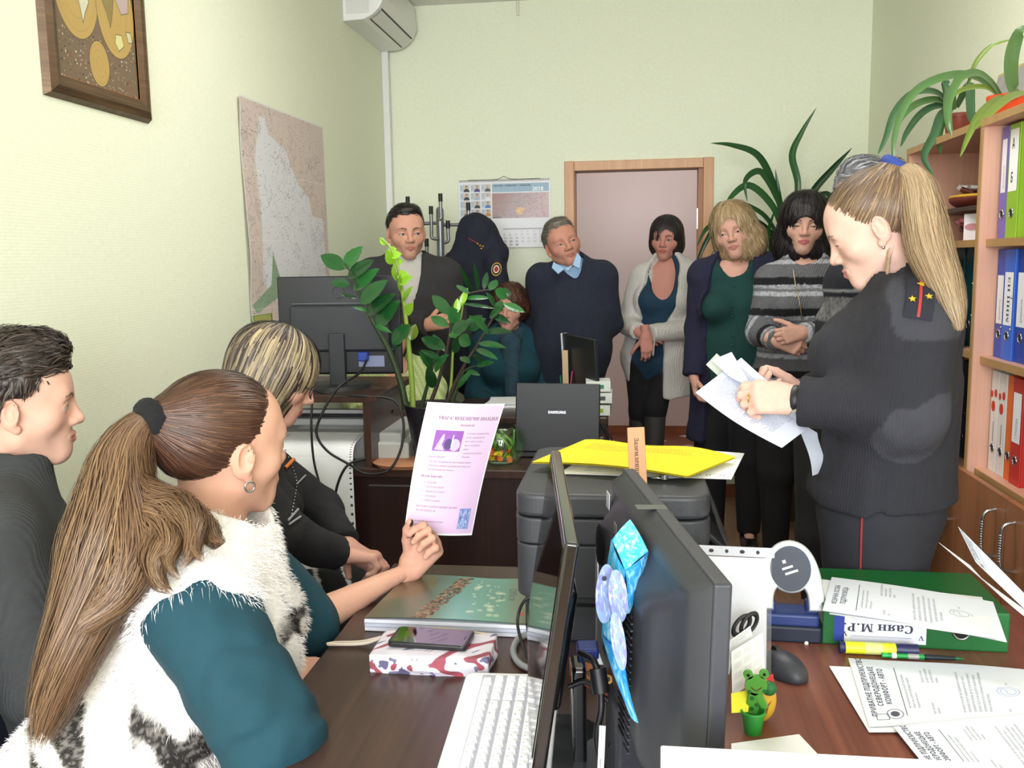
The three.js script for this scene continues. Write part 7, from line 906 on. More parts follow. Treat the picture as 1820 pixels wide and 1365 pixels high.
// cables near the printer
solo('white_cable', tube([[-0.130, 0.867, -1.500], [-0.169, 0.856, -1.500], [-0.175, 0.828, -1.480], [-0.164, 0.797, -1.450], [-0.139, 0.788, -1.430]], 0.004, 40, 8), std(0xd9d9d6, 0.5), 'white cable curving behind the thin monitor', 'cable');
solo('grey_cable', tube([[-0.148, 0.760, -1.634], [-0.204, 0.758, -1.620], [-0.215, 0.757, -1.559], [-0.195, 0.757, -1.502], [-0.158, 0.757, -1.473]], 0.006, 40, 8), std(0x8c8d90, 0.5), 'thick grey cable lying beside the notebook', 'cable'); solo('thin_cable', tube([[-0.149, 0.865, -1.550], [-0.189, 0.856, -1.550], [-0.205, 0.819, -1.550], [-0.189, 0.789, -1.500], [-0.165, 0.772, -1.450]], 0.0028, 40, 7), cableM, 'thin black cable hanging in front of the printer base', 'cable');
solo('video_cable', tube([[-0.070, 0.943, -1.140], [-0.051, 0.941, -1.120], [-0.043, 0.920, -1.110], [-0.041, 0.887, -1.100], [-0.046, 0.860, -1.080], [-0.037, 0.833, -1.050]], 0.0045, 50, 8), cableM, 'black video cable with a thick choke between the monitors', 'cable'); solo('cable_choke', rod([-0.046, 0.934, -1.115], [-0.041, 0.906, -1.105], 0.011, 18), cableM, 'black cylinder choke on the video cable', 'cable choke'); solo('adapter_cable', tube([[-0.088, 0.876, -1.180], [-0.065, 0.884, -1.180], [-0.042, 0.872, -1.170], [-0.020, 0.842, -1.160], [-0.030, 0.813, -1.140]], 0.004, 40, 8), cableM, 'black adapter cable bending down between the monitors', 'cable');
solo('price_tag', sheet([-0.042, 0.881, -1.070], [-0.034, 0.886, -1.060], [-0.044, 0.829, -1.050], [-0.036, 0.836, -1.040], () => 0, 2, 2), std(0xffffff, 0.7, { map: canvasTex(64, 512, (x) => { x.fillStyle = '#e8e8ea'; x.fillRect(0, 0, 64, 512); x.save(); x.translate(22, 490); x.rotate(-1.57); x.fillStyle = '#333'; x.font = '26px sans-serif'; x.fillText('Documents', 0, 14); x.restore(); }) }), 'narrow white paper tag hanging on a cable', 'tag');
{ const c = thing('paper_fish', 'orange paper fish bookmark with a yellow eye between the monitors', 'paper craft', [0, 0, 0]); const tex = canvasTex(256, 128, (x) => { x.fillStyle = '#d88c5c'; x.fillRect(0, 0, 256, 128); x.fillStyle = '#a84a34'; x.fillRect(0, 98, 256, 30); x.save(); x.translate(60, 40); x.rotate(0.25); x.fillStyle = '#2a1c18'; x.font = 'bold 40px sans-serif'; x.fillText('МАГНИТ', 0, 20); x.restore(); });
  part('fish_body', sheet([-0.091, 0.891, -1.240], [-0.023, 0.882, -1.200], [-0.087, 0.873, -1.200], [-0.027, 0.870, -1.160], (u, v) => 0.006 * Math.sin(u * 3), 8, 4, 0.001), std(0xffffff, 0.6, { map: tex }), c); part('eye', turned(cyl(0.006, 0.006, 0.002, 0, 0, 0, 20), 1.2, 0, 0, ...[-0.034, 0.896, -1.165]), std(0xe0a83c, 0.5), c); part('pupil', turned(cyl(0.003, 0.003, 0.0024, 0, 0, 0, 16), 1.2, 0, 0, ...[-0.034, 0.897, -1.163]), std(0x201a18, 0.5), c); }
// ---- standing sheet protector
{ const s = thing('sheet_protector', 'clear punched plastic sleeve holding a white sheet upright', 'document sleeve', [0, 0, 0]); const a = (x, y, dz = 0) => [mixn(-0.066, 0.232, x), mixn(0.752, 0.968, y), -1.545 + 0.02 * x - dz + (1 - y) * 0.02];
  part('insert', sheet(a(0.01, 0.92), a(0.96, 0.92), a(0.01, 0), a(0.96, 0), (u, v) => 0.004 * Math.sin(u * 3), 10, 8), std(0xdcdce4, 0.75), s); part('sleeve', sheet(a(0, 0.93, -0.003), a(0.985, 0.93, -0.003), a(0, 0, -0.003), a(0.985, 0, -0.003), (u, v) => 0.004 * Math.sin(u * 3), 10, 8, 0.0003), phys(0xffffff, 0.12, { transmission: 0.95, thickness: 0, ior: 1.3, specularIntensity: 0.4 }), s);
  part('binding_strip', sheet(a(0, 1), a(1, 1), a(0, 0.925), a(1, 0.925), () => 0, 4, 1, 0.001), std(0xc4c4cc, 0.5), s); for (let i = 0; i < 11; i++) part('punch_hole', (() => { const g = new THREE.CylinderGeometry(0.0032, 0.0032, 0.0018, 14); g.scale(i % 2 ? 1.3 : 0.9, 1, 1); return turned(g, Math.PI / 2, 0, 0, ...a(0.06 + i * 0.085, 0.962)); })(), std(0x3a3433, 0.8), s); }
// ---- hole punch
{ const h = thing('hole_punch', 'silver and blue desktop hole punch with a dark oval pad', 'hole punch', [0.287, 0.75, -1.69], -0.05); const blue = std(0x2c3f7c, 0.42), silver = std(0xaeb0b2, 0.35, { metalness: 0.4 });
  part('base', slab(0.108, 0.075, 0.03, 0.008), std(0x20263c, 0.5), h); const tp = part('base_top', slab(0.1, 0.06, 0.022, 0.01), blue, h); tp.position.y = 0.028; for (const s of [-1, 1]) part('punch_block', box(0.022, 0.022, 0.03, s * 0.038, 0.058, 0.0, 0.004), blue, h);
  const sh = new THREE.Shape(); sh.moveTo(-0.058, 0); sh.bezierCurveTo(-0.055, 0.075, -0.04, 0.12, 0, 0.122); sh.bezierCurveTo(0.04, 0.12, 0.055, 0.075, 0.058, 0); sh.lineTo(0.034, 0); sh.bezierCurveTo(0.034, 0.03, 0.03, 0.034, 0.024, 0.04); sh.bezierCurveTo(0.012, 0.028, -0.012, 0.028, -0.024, 0.04); sh.bezierCurveTo(-0.03, 0.034, -0.034, 0.03, -0.034, 0); sh.lineTo(-0.058, 0);
  part('lever', turned(extrude(sh, 0.008, 0.003), -0.38, 0, 0, 0, 0.055, 0.012), silver, h); const pad = cyl(0.036, 0.036, 0.006, 0, 0, 0, 36); pad.scale(1, 1, 1.15); part('pad', turned(pad, Math.PI / 2 - 0.38, 0, 0, 0, 0.055 + 0.078 * Math.cos(0.38), 0.028 - 0.078 * Math.sin(0.38)), std(0x3c4150, 0.6), h, 'dark oval pad');
  const glyph = [box(0.02, 0.004, 0.001, -0.002, 0.012, 0), box(0.024, 0.004, 0.001, 0.002, 0.002, 0), box(0.006, 0.006, 0.001, -0.004, 0.024, 0)].map((g) => turned(turned(g, 0, 0, 0.35), -0.38, 0, 0, 0, 0.055 + 0.07 * Math.cos(0.38), 0.0315 - 0.07 * Math.sin(0.38))); glyph.forEach((g) => part('pad_mark', g, std(0xe8e8ea, 0.5), h)); for (const s of [-1, 1]) part('pivot', turned(cyl(0.005, 0.005, 0.03, 0, 0, 0, 14), 0, 0, 1.57, s * 0.046, 0.06, 0.012), chrome, h); }
{ // green lever arch binder lying on its side, spine to the camera
  const b = thing('lever_binder', 'green lever arch binder lying flat with a white spine label', 'binder', [0.5, 0.75, -1.755], -0.03); const gm = std(0x14602c, 0.4, { bumpMap: fineBump, bumpScale: 0.0003 });
  part('cover', slab(0.315, 0.212, 0.004, 0.003, 0.001), gm, b); const c2 = part('cover', slab(0.315, 0.212, 0.004, 0.003, 0.001), gm, b); c2.position.y = 0.068; part('spine', box(0.315, 0.07, 0.005, 0, 0.036, 0.105, 0.002), gm, b); part('page_block', box(0.29, 0.045, 0.17, 0, 0.03, -0.01), std(0xe8e6e2, 0.8), b);
  const tex = canvasTex(512, 200, (x) => { x.fillStyle = '#e4e3f2'; x.fillRect(0, 0, 512, 200); x.fillStyle = '#2a3fa0'; x.fillRect(0, 0, 58, 200); x.fillStyle = '#f0efe8'; x.fillRect(58, 0, 30, 200); x.save(); x.translate(512, 200); x.rotate(Math.PI); x.fillStyle = '#2a2c40'; x.font = 'bold 78px serif'; x.fillText('Саян М.Р.', 70, 128); x.font = 'bold 44px serif'; x.fillText('V', 12, 60); x.fillText('У', 436, 70); x.restore(); x.fillStyle = '#88889a'; x.fillRect(100, 158, 330, 3); });
  part('spine_label', grid(1, 1, (u, v) => [mixn(-0.138, 0.02, u), mixn(0.008, 0.062, v), 0.1083]), std(0xffffff, 0.6, { map: tex }), b, 'white spine label'); part('finger_ring', turned(new THREE.TorusGeometry(0.014, 0.0022, 8, 26), 0, 0, 0, 0.078, 0.036, 0.1085), chrome, b); part('finger_hole', turned(cyl(0.0125, 0.0125, 0.001, 0, 0, 0, 24), Math.PI / 2, 0, 0, 0.078, 0.036, 0.1081), std(0x10140f, 0.8), b); }
// ---- letters
const letterTex = (title, stamp, logo) => canvasTex(700, 990, (x, w, h) => { x.fillStyle = '#dfe3ee'; x.fillRect(0, 0, w, h); x.fillStyle = '#33354a'; x.font = 'bold 46px sans-serif'; x.textAlign = 'center'; title.forEach((t, i) => x.fillText(t, w / 2 + (logo ? 50 : 0), 70 + i * 50)); x.fillStyle = '#5a5c6c'; x.fillRect(90, 84 + title.length * 50, 520, 5); x.textAlign = 'left'; const y0 = 120 + title.length * 50; scribble(x, 160, y0, 400, 3, 26, 17, '#4a4c5c', 'sans-serif'); scribble(x, 90, y0 + 130, 120, 2, 26, 18, '#4a4c5c'); scribble(x, 440, y0 + 110, 180, 4, 26, 18, '#4a4c5c'); scribble(x, 90, y0 + 300, 540, 6, 30, 19, '#44465a'); scribble(x, 90, y0 + 560, 200, 1, 26, 20, '#3c3e50'); scribble(x, 440, y0 + 560, 180, 1, 26, 20, '#3c3e50');
  if (stamp) { x.strokeStyle = stamp; x.lineWidth = 3; x.beginPath(); x.arc(350, y0 + 560, 62, 0, 7); x.stroke(); x.beginPath(); x.arc(350, y0 + 560, 44, 0, 7); x.stroke(); x.beginPath(); x.moveTo(310, y0 + 590); x.bezierCurveTo(330, y0 + 510, 370, y0 + 600, 400, y0 + 500); x.stroke(); }
  if (logo) { x.strokeStyle = '#3c3e4c'; x.fillStyle = '#50525f'; x.lineWidth = 4; x.strokeRect(60, 60, 52, 70); x.beginPath(); x.arc(110, 170, 46, 0, 7); x.stroke(); x.beginPath(); x.arc(110, 170, 26, 0, 7); x.fill(); } });
const letterA = std(0xffffff, 0.75, { map: letterTex(['ПРИВАТНЕ ПІДПРИЄМСТВО', 'СЄВЄРОДОНЕЦЬКЕ', 'КОМФОРТ - АВТО'], '#6a88c8', true) }), letterB = std(0xffffff, 0.75, { map: letterTex(['ФІЗИЧНА ОСОБА', 'ПІДПРИЄМЕЦЬ'], '#77797f', false) });
const letter = (label, m, tl, tr, bl, br, bow, grp) => solo('letter', sheet(tl, tr, bl, br, bow, 14, 14, 0.0005), m, label, 'letter', grp);
// page top is towards image left: corners are given as page top left, top right, bottom left, bottom right
letter('letter lying on the green binder with an oval stamp', letterB, [0.330, 0.828, -1.613], [0.382, 0.828, -1.792], [0.608, 0.815, -1.534], [0.641, 0.827, -1.687], (u, v) => 0.003 * Math.sin(v * 3));
letter('plain sheet under the stamped letter on the green binder', paperW, [0.341, 0.825, -1.607], [0.360, 0.825, -1.788], [0.588, 0.823, -1.528], [0.634, 0.823, -1.720], () => 0);
letter('company letter with a blue round stamp and logo on the desk', letterA, [0.346, 0.758, -1.340], [0.369, 0.758, -1.582], [0.603, 0.758, -1.387], [0.664, 0.758, -1.557], (u, v) => 0.002 * Math.sin(v * 5));
letter('blank looking sheet peeking out under the blue stamped letter', paperW, [0.343, 0.754, -1.328], [0.331, 0.754, -1.551], [0.583, 0.754, -1.356], [0.642, 0.754, -1.547], () => 0);
letter('company letter at the bottom right corner of the desk', letterA, [0.399, 0.760, -1.187], [0.380, 0.760, -1.340], [0.619, 0.760, -1.237], [0.634, 0.760, -1.403], (u, v) => 0.002 * Math.sin(v * 4));
letter('folded letter standing up with its top edge in the air', letterA, [0.559, 0.944, -1.550], [0.552, 0.985, -1.620], [0.609, 0.892, -1.400], [0.608, 0.915, -1.420], (u, v) => 0.012 * Math.sin(v * 3.1)); letter('back leaf of the folded letter standing up', paperW, [0.561, 0.929, -1.580], [0.534, 0.944, -1.660], [0.610, 0.884, -1.420], [0.605, 0.901, -1.420], (u, v) => -0.01 * Math.sin(v * 3.1));
letter('punched sheet beside the monitor foot', paperW, [0.140, 0.752, -1.279], [0.241, 0.752, -1.316], [0.126, 0.752, -1.139], [0.279, 0.752, -1.194], () => 0);
{ const s = thing('paper_ream', 'thick pile of white copy paper near the camera', 'paper', [0.17, 0.75, -0.725]); for (let i = 0; i < 5; i++) part('ream', turned(box(0.29, 0.049, 0.2, 0, 0, 0, 0.002), 0, 0.02 * (i % 2), 0, 0, 0.0245 + i * 0.049, 0), std(0xe6e6ea, 0.8), s); }
// ---- pens and small things
{ const h = thing('highlighter', 'yellow highlighter with a dark cap beside the green binder', 'marker', [0.418, 0.7615, -1.615], -0.01); const ax = (g) => turned(g, 0, 0, Math.PI / 2); part('barrel', ax(cyl(0.0108, 0.0108, 0.085, 0, 0.005, 0, 24)), std(0xe6ee30, 0.4), h); part('cap', ax(cyl(0.0105, 0.0098, 0.038, 0, -0.056, 0, 24)), std(0x2c2c58, 0.4), h); part('end_plug', ax(cyl(0.009, 0.0105, 0.01, 0, 0.052, 0, 24)), std(0x2c2c58, 0.4), h); part('print', ax(cyl(0.0109, 0.0109, 0.03, 0, 0.0, 0, 24)), std(0xdfe48c, 0.5), h); }
{ const h = thing('ball_pen', 'thin green ballpoint pen lying below the highlighter', 'pen', [0.5, 0.7555, -1.6], -0.02); const ax = (g) => turned(g, 0, 0, Math.PI / 2); part('barrel', ax(cyl(0.0046, 0.0046, 0.06, 0, 0.03, 0, 16)), std(0x1a9a48, 0.35), h); part('grip', ax(cyl(0.0034, 0.0048, 0.05, 0, -0.026, 0, 16)), std(0x1f2830, 0.6), h); part('tip', ax(cyl(0.001, 0.0034, 0.014, 0, -0.058, 0, 12)), std(0x1a7a40, 0.35), h); part('clip_ring', ax(cyl(0.0052, 0.0052, 0.008, 0, 0.05, 0, 16)), std(0xe6e8e6, 0.4), h); part('band', ax(cyl(0.0049, 0.0049, 0.018, 0, 0.018, 0, 16)), std(0xa8a8a6, 0.4), h); part('button', ax(cyl(0.004, 0.0046, 0.012, 0, 0.064, 0, 16)), std(0x2ab45c, 0.35), h); }
solo('paper_scrap', (() => { const g = ball(0.004, 0.311, 0.7512, -1.65, 8); g.scale(1, 1, 1); return g; })(), std(0xf4f4f4, 0.8), 'tiny white scrap on the desk under the hole punch', 'scrap');
{ const m = thing('computer_mouse', 'dark grey oval computer mouse beside the standing calendar card', 'mouse', [0.252, 0.75, -1.525], 0.5); part('shell', netMesh((x, y, z) => Math.max(ell([0, 0.006, 0], [0.031, 0.03, 0.05])(x, y, z), -y), [-0.04, -0.01, -0.06], [0.04, 0.04, 0.06], 0.003), std(0x34363f, 0.45), m); part('wheel', turned(cyl(0.008, 0.008, 0.006, 0, 0, 0, 18), 0, 0, 1.57, 0, 0.031, -0.024), blk, m); }
{ const c = thing('calendar_card', 'white pocket calendar card standing beside the thick monitor', 'calendar', [0, 0, 0]); const tex = canvasTex(256, 380, (x) => { x.fillStyle = '#f1f0f2'; x.fillRect(0, 0, 256, 380); for (let r = 0; r < 4; r++) for (let q = 0; q < 3; q++) { const a = 16 + q * 78, b = 16 + r * 86; x.strokeStyle = '#b5b3ba'; x.strokeRect(a, b, 68, 76); x.fillStyle = '#8a8892'; for (let i = 0; i < 5; i++) for (let k = 0; k < 7; k++) x.fillRect(a + 6 + k * 8.4, b + 18 + i * 11, 4, 5); } x.fillStyle = '#b84a48'; x.font = 'bold 30px sans-serif'; x.fillText('2018', 90, 374); });
  part('card', sheet([0.151, 0.839, -1.400], [0.201, 0.864, -1.420], [0.149, 0.783, -1.360], [0.200, 0.816, -1.380], () => 0, 2, 2, 0.0008), std(0xffffff, 0.6, { map: tex }), c); }
letter('small card with handwriting behind the calendar card', std(0xffffff, 0.7, { map: lined('#f0f0f2', (x) => scribble(x, 40, 80, 420, 5, 60, 44, '#444')) }), [0.150, 0.843, -1.430], [0.184, 0.866, -1.440], [0.152, 0.814, -1.420], [0.189, 0.844, -1.430], () => 0); letter('yellow sticky note under the calendar card', std(0xf2ea3c, 0.7), [0.144, 0.804, -1.330], [0.173, 0.806, -1.340], [0.143, 0.783, -1.310], [0.168, 0.781, -1.320], () => 0);
{ const s = thing('scissors', 'black scissor handles sticking up behind the cards', 'scissors', [0, 0, 0]); for (const [x, y, rx, rz] of [[1318, 1112, 0.015, 0.5], [1330, 1108, 0.014, 0.2]]) { const g = new THREE.TorusGeometry(0.014, 0.0036, 8, 26); g.scale(0.8, 1.3, 1); part('handle', turned(g, 0, 0.4, -0.6 - rz * 0.3, ...(x < 1325 ? [0.173, 0.858, -1.460] : [0.185, 0.861, -1.462])), blk, s); } part('blades', rod([0.171, 0.842, -1.460], [0.156, 0.782, -1.440], 0.004), chrome, s); }
{ // wooden frog holding a note, with round yellow body
  const f = thing('frog_figure', 'painted wooden frog clip leaning on a round yellow pot', 'figurine', [0.186, 0.750, -1.336]), gr = std(0x57a03c, 0.5), dk = std(0x1f6a34, 0.5), ye = std(0xe0b038, 0.5);
  part('yellow_pot', netMesh((x, y, z) => ell([0.004, 0.036, -0.02], [0.024, 0.037, 0.022])(x, y, z), [-0.03, -0.01, -0.05], [0.04, 0.085, 0.02], 0.003), ye, f); part('painted_line', tube([[0.0, 0.03, 0.0025], [0.008, 0.02, 0.002], [0.014, 0.036, 0.0], [0.022, 0.044, -0.008]], 0.0012, 24, 5), std(0xa8402c, 0.6), f);
  const fr = part('frog', [turned(cyl(0.016, 0.016, 0.005, 0, 0, 0, 26), Math.PI / 2, 0, 0, -0.006, 0.07, 0.008), turned(cyl(0.007, 0.007, 0.005, 0, 0, 0, 18), Math.PI / 2, 0, 0, -0.018, 0.086, 0.008), turned(cyl(0.007, 0.007, 0.005, 0, 0, 0, 18), Math.PI / 2, 0, 0, 0.005, 0.088, 0.008), turned(box(0.02, 0.036, 0.005, 0, 0, 0, 0.002), 0, 0, -0.2, -0.01, 0.042, 0.008), turned(box(0.012, 0.026, 0.005, 0, 0, 0, 0.002), 0, 0, 0.5, 0.002, 0.045, 0.0085)], gr, f);
  for (const [x, y] of [[-0.018, 0.086], [0.005, 0.088]]) part('frog_eye', turned(cyl(0.0024, 0.0024, 0.001, 0, 0, 0, 12), Math.PI / 2, 0, 0, x, y, 0.0112), std(0x16181a, 0.4), fr); for (const [x, y] of [[-0.012, 0.05], [-0.005, 0.04], [-0.016, 0.06], [0.006, 0.062], [-0.012, 0.034]]) part('spot', turned(cyl(0.003, 0.003, 0.001, 0, 0, 0, 12), Math.PI / 2, 0, 0, x, y, 0.0112), dk, fr); part('smile', tube([[-0.014, 0.068, 0.0112], [-0.006, 0.0625, 0.0114], [0.002, 0.068, 0.0112]], 0.0007, 14, 5), std(0x6a3020, 0.6), fr); part('green_ball', ball(0.011, 0.014, 0.062, 0.0, 18), dk, f); part('red_flag', patch([[0.006, 0.076, -0.004], [0.02, 0.082, -0.006], [0.022, 0.068, -0.004]], 0.002), std(0xc03030, 0.6), f); }
{ const g = thing('small_cup', 'small bright green plastic cup in front of the frog', 'cup', [0.175, 0.750, -1.318]); part('cup', lathe([[0, 0], [0.0125, 0], [0.0165, 0.03], [0.0185, 0.031], [0.0185, 0.0355], [0.0155, 0.0355], [0.0145, 0.03], [0.011, 0.004], [0, 0.004]], 32), std(0x2f9a3e, 0.4), g); }

// ------------------------------------------------------------------ what stands on the bookcase
function strapLeaf(pts, w, mat, parent, o = {}) {      // long arching leaf with a centre fold, from its base to its tip
  const cv = new THREE.CatmullRomCurve3(pts.map(W)), up = W(o.up || [0, 1, 0]), prof = o.prof || ((t) => Math.sin(Math.PI * Math.min(1, 0.12 + t * 0.88)) ** 0.6);
  const g = grid(4, 26, (u, v) => { const p = cv.getPoint(v), T = cv.getTangent(v), S = T.clone().cross(up); if (S.lengthSq() < 1e-4) S.set(1, 0, 0); S.normalize(); if (o.side) S.lerp(W(o.side), 0.6).normalize(); const N = S.clone().cross(T).normalize(), s = (u - 0.5) * 2, hw = w * 0.5 * prof(v); p.addScaledVector(S, s * hw).addScaledVector(N, Math.abs(s) * hw * 0.35); return [p.x, p.y, p.z]; });
  return part('leaf', g, mat, parent);
}
function binder(label, x, y, z, w, color, o = {}) {      // standing lever arch binder, spine towards -x
  const b = thing('binder', label, 'binder', [x, y, z], 0, o.group), m = std(color, 0.42, { bumpMap: fineBump, bumpScale: 0.0003 }), h = o.h || 0.315, d = 0.24;
  part('cover', span(0, d, 0, h, -w / 2, -w / 2 + 0.003), m, b); part('cover', span(0, d, 0, h, w / 2 - 0.003, w / 2), m, b); part('spine', span(-0.004, 0, 0, h, -w / 2, w / 2, 0.0015), m, b); part('page_block', span(0.02, d - 0.02, 0.01, h - 0.02, -w / 2 + 0.01, w / 2 - 0.012), std(0xe6e4e0, 0.8), b);
  part('finger_ring', turned(new THREE.TorusGeometry(0.0125, 0.002, 8, 24), 0, Math.PI / 2, 0, -0.0045, 0.07, 0), chrome, b); part('finger_hole', turned(cyl(0.0115, 0.0115, 0.001, 0, 0, 0, 20), 0, 0, Math.PI / 2, -0.0044, 0.07, 0), std(0x1c1c24, 0.8), b);
  if (o.label) part('spine_label', grid(1, 1, (u, v) => [-0.0047, mixn(o.label[0], o.label[1], v), mixn(-w / 2 + 0.008, w / 2 - 0.008, u)]), std(0xffffff, 0.6, { map: o.tex || canvasTex(64, 256, (q) => { q.fillStyle = '#e2e0e4'; q.fillRect(0, 0, 64, 256); q.save(); q.translate(40, 236); q.rotate(-1.57); q.fillStyle = '#55586c'; q.font = '22px sans-serif'; q.fillText(o.text || 'документи', 0, 0); q.restore(); }) }), b, 'paper spine label');
  if (o.rivets) for (const ry of o.rivets) part('rivet', ball(0.004, -0.005, ry, w * 0.36, 10), chrome, b);
  return b;
}
binder('purple binder standing on the upper shelf beside a green one', 1.05, 1.49, -2.845, 0.05, 0x6c5cae, { label: [0.13, 0.28], group: 'binders on the bookcase' });
binder('lime green binder on the upper shelf with a large letter label', 1.05, 1.49, -2.778, 0.075, 0x86b422, { label: [0.13, 0.3], tex: canvasTex(128, 256, (q) => { q.fillStyle = '#f2f2f2'; q.fillRect(0, 0, 128, 256); q.fillStyle = '#2a2a2c'; q.font = 'bold 60px sans-serif'; q.fillText('А', 30, 80); q.fillText('Б', 30, 220); }), group: 'binders on the bookcase' });
binder('blue binder nearest the divider on the middle shelf', 1.06, 1.145, -2.85, 0.06, 0x2244a8, { label: [0.1, 0.24], rivets: [0.09], group: 'binders on the bookcase' }); binder('wide bright blue binder with capital lettering on its label', 1.055, 1.145, -2.776, 0.075, 0x2c62c8, { label: [0.1, 0.25], tex: canvasTex(128, 256, (q) => { q.fillStyle = '#e6e8ea'; q.fillRect(0, 0, 128, 256); q.save(); q.translate(84, 244); q.rotate(-1.57); q.fillStyle = '#24283c'; q.font = 'bold 52px serif'; q.fillText('МНП НЗ', 0, 0); q.restore(); }), rivets: [0.09, 0.18], group: 'binders on the bookcase' }); binder('dark blue binder at the right edge of the middle shelf', 1.06, 1.145, -2.697, 0.075, 0x1d3f9c, { label: [0.1, 0.25], group: 'binders on the bookcase' });
const poppy = (b) => { const red = std(0xb8301e, 0.6), st = std(0x33402c, 0.7); for (const [y, z, r] of [[0.235, 0.008, 0.012], [0.195, -0.006, 0.016], [0.23, -0.02, 0.01]]) { const g = cyl(r, r, 0.001, 0, 0, 0, 22); g.scale(1, 1, 0.8); part('poppy', turned(g, 0, 0, Math.PI / 2, -0.0046, y, z), red, b, 'printed red poppy'); } part('poppy_stem', span(-0.0048, -0.0044, 0.09, 0.15, -0.001, 0.001), st, b); };
poppy(binder('white binder printed with red poppies, nearer the divider', 1.06, 0.805, -2.85, 0.055, 0xd9d6d2, { h: 0.3, group: 'poppy binders' })); poppy(binder('white binder printed with red poppies, beside the orange one', 1.06, 0.805, -2.79, 0.055, 0xd4d2d0, { h: 0.3, group: 'poppy binders' }));
binder('orange binder on the lowest open shelf', 1.06, 0.805, -2.735, 0.045, 0xd8641c, { h: 0.3, group: 'binders on the bookcase' }); binder('red binder on the lowest open shelf with a lettered label', 1.055, 0.805, -2.672, 0.07, 0xb82a24, { h: 0.3, label: [0.12, 0.26], text: 'СТРАХОВА', group: 'binders on the bookcase' });
binder('dark teal binder in the far bay under the gift shelf', 1.06, 1.155, -3.1, 0.075, 0x0d4048, { rivets: [0.1, 0.2], group: 'dark binders in the far bay' }); binder('dark green binder in the far bay behind the ponytail', 1.06, 1.155, -3.2, 0.075, 0x0c3436, { rivets: [0.1], group: 'dark binders in the far bay' }); binder('dark teal binder on the bottom shelf of the far bay', 1.06, 0.79, -3.02, 0.075, 0x0f4c56, { rivets: [0.12, 0.2], group: 'dark binders in the far bay' }); binder('second dark teal binder on the bottom far shelf', 1.06, 0.79, -3.11, 0.075, 0x0c3e46, { rivets: [0.15], group: 'dark binders in the far bay' });
{ const b = thing('sweets_basket', 'shallow red and yellow basket of wrapped sweets on the far shelf', 'basket', [1.16, 1.6, -3.36]); part('basket', netMesh((x, y, z) => Math.max(ell([0, 0.035, 0], [0.09, 0.04, 0.13])(x, y, z), y - 0.045, -ell([0, 0.05, 0], [0.08, 0.04, 0.12])(x, y, z)), [-0.11, -0.01, -0.15], [0.11, 0.06, 0.15], 0.005), std(0x7c2c22, 0.6, { bumpMap: weave, bumpScale: 0.002 }), b); part('band', turned(new THREE.TorusGeometry(0.1, 0.006, 8, 40), Math.PI / 2, 0, 0, 0, 0.04, 0), std(0xd8a82c, 0.5), b, 'yellow rim band').scale.set(0.85, 1, 1.25);
  const cl = [0x5a2a1c, 0xd8d4d0, 0x3c1c18, 0xb8862c, 0xc9c6c4, 0x6a3020]; for (let i = 0; i < 16; i++) part('sweet', turned(box(0.045, 0.014, 0.022, 0, 0, 0, 0.004), rr(-0.5, 0.5), rr(0, 3), rr(-0.6, 0.6), rr(-0.05, 0.05), 0.05 + rr(0, 0.025), rr(-0.08, 0.08)), std(cl[i % 6], 0.35), b); }
{ const b = thing('blue_packet', 'small blue and white cardboard packet beside the sweets basket', 'packet', [1.13, 1.6, -3.15], 0.4); part('packet', turned(box(0.05, 0.075, 0.05, 0, 0.038, 0, 0.002), 0, 0, 0), std(0xdfe8f0, 0.5), b); part('print', box(0.051, 0.03, 0.051, 0, 0.045, 0), std(0x2f8cc8, 0.5), b); part('crumpled_wrap', netMesh((x, y, z) => ell([-0.02, 0.016, 0.05], [0.045, 0.018, 0.045])(x, y, z) + 0.006 * noise(x * 70, y * 70, z * 70), [-0.08, -0.01, -0.01], [0.05, 0.05, 0.11], 0.004), std(0xe6e8ea, 0.4), b); }
{ const b = thing('mug_box', 'white gift box printed with a pink shape on the far shelf', 'box', [1.12, 1.49, -3.22], 0.5); part('carton', box(0.07, 0.088, 0.07, 0, 0.044, 0, 0.002), std(0xe6e4ea, 0.5), b); const g = cyl(0.011, 0.011, 0.001, 0, 0, 0, 24); g.scale(1, 1, 2.7); part('print', turned(g, 0, 0, Math.PI / 2, -0.0355, 0.045, 0), std(0xc48a94, 0.5), b, 'pink oval print'); const g2 = cyl(0.012, 0.012, 0.001, 0, 0, 0, 24); g2.scale(1, 1, 2.7); part('print', turned(g2, Math.PI / 2, 0, 0, 0, 0.045, 0.0355), std(0xc48a94, 0.5), b); }
{ const b = thing('dried_flowers', 'bunch of dried pink flowers beside the gift box', 'flowers', [1.16, 1.49, -3.34]); for (let i = 0; i < 14; i++) { const x = rr(-0.06, 0.06), y = rr(0.02, 0.075), z = rr(-0.06, 0.06); part('flower_head', turned(lathe([[0, -0.008], [0.01, -0.002], [0.014, 0.006], [0.006, 0.004], [0, 0.006]], 9), rr(-1, 1), 0, rr(-1, 1), x, y, z), std([0x8c3a4c, 0xb06a78, 0x5c3a30][i % 3], 0.8), b); } }
{ const p = thing('leaning_picture', 'framed pale picture leaning on top of the bookcase behind the plants', 'picture', [1.26, 1.834, -3.5]); const g = (a) => turned(a, 0, 0, -0.22); part('frame', g(span(-0.008, 0.008, 0, 0.26, -0.16, 0.14, 0.003)), std(0xc9b070, 0.5), p); part('picture_face', g(span(-0.0095, -0.008, 0.012, 0.248, -0.148, 0.128)), std(0xffffff, 0.6, { map: dataTex(64, (u, v) => { const n = 20 * tileNoise(u, v, 6, 2); return [168 + n, 166 + n, 164 + n]; }, true, 0.3) }), p); }
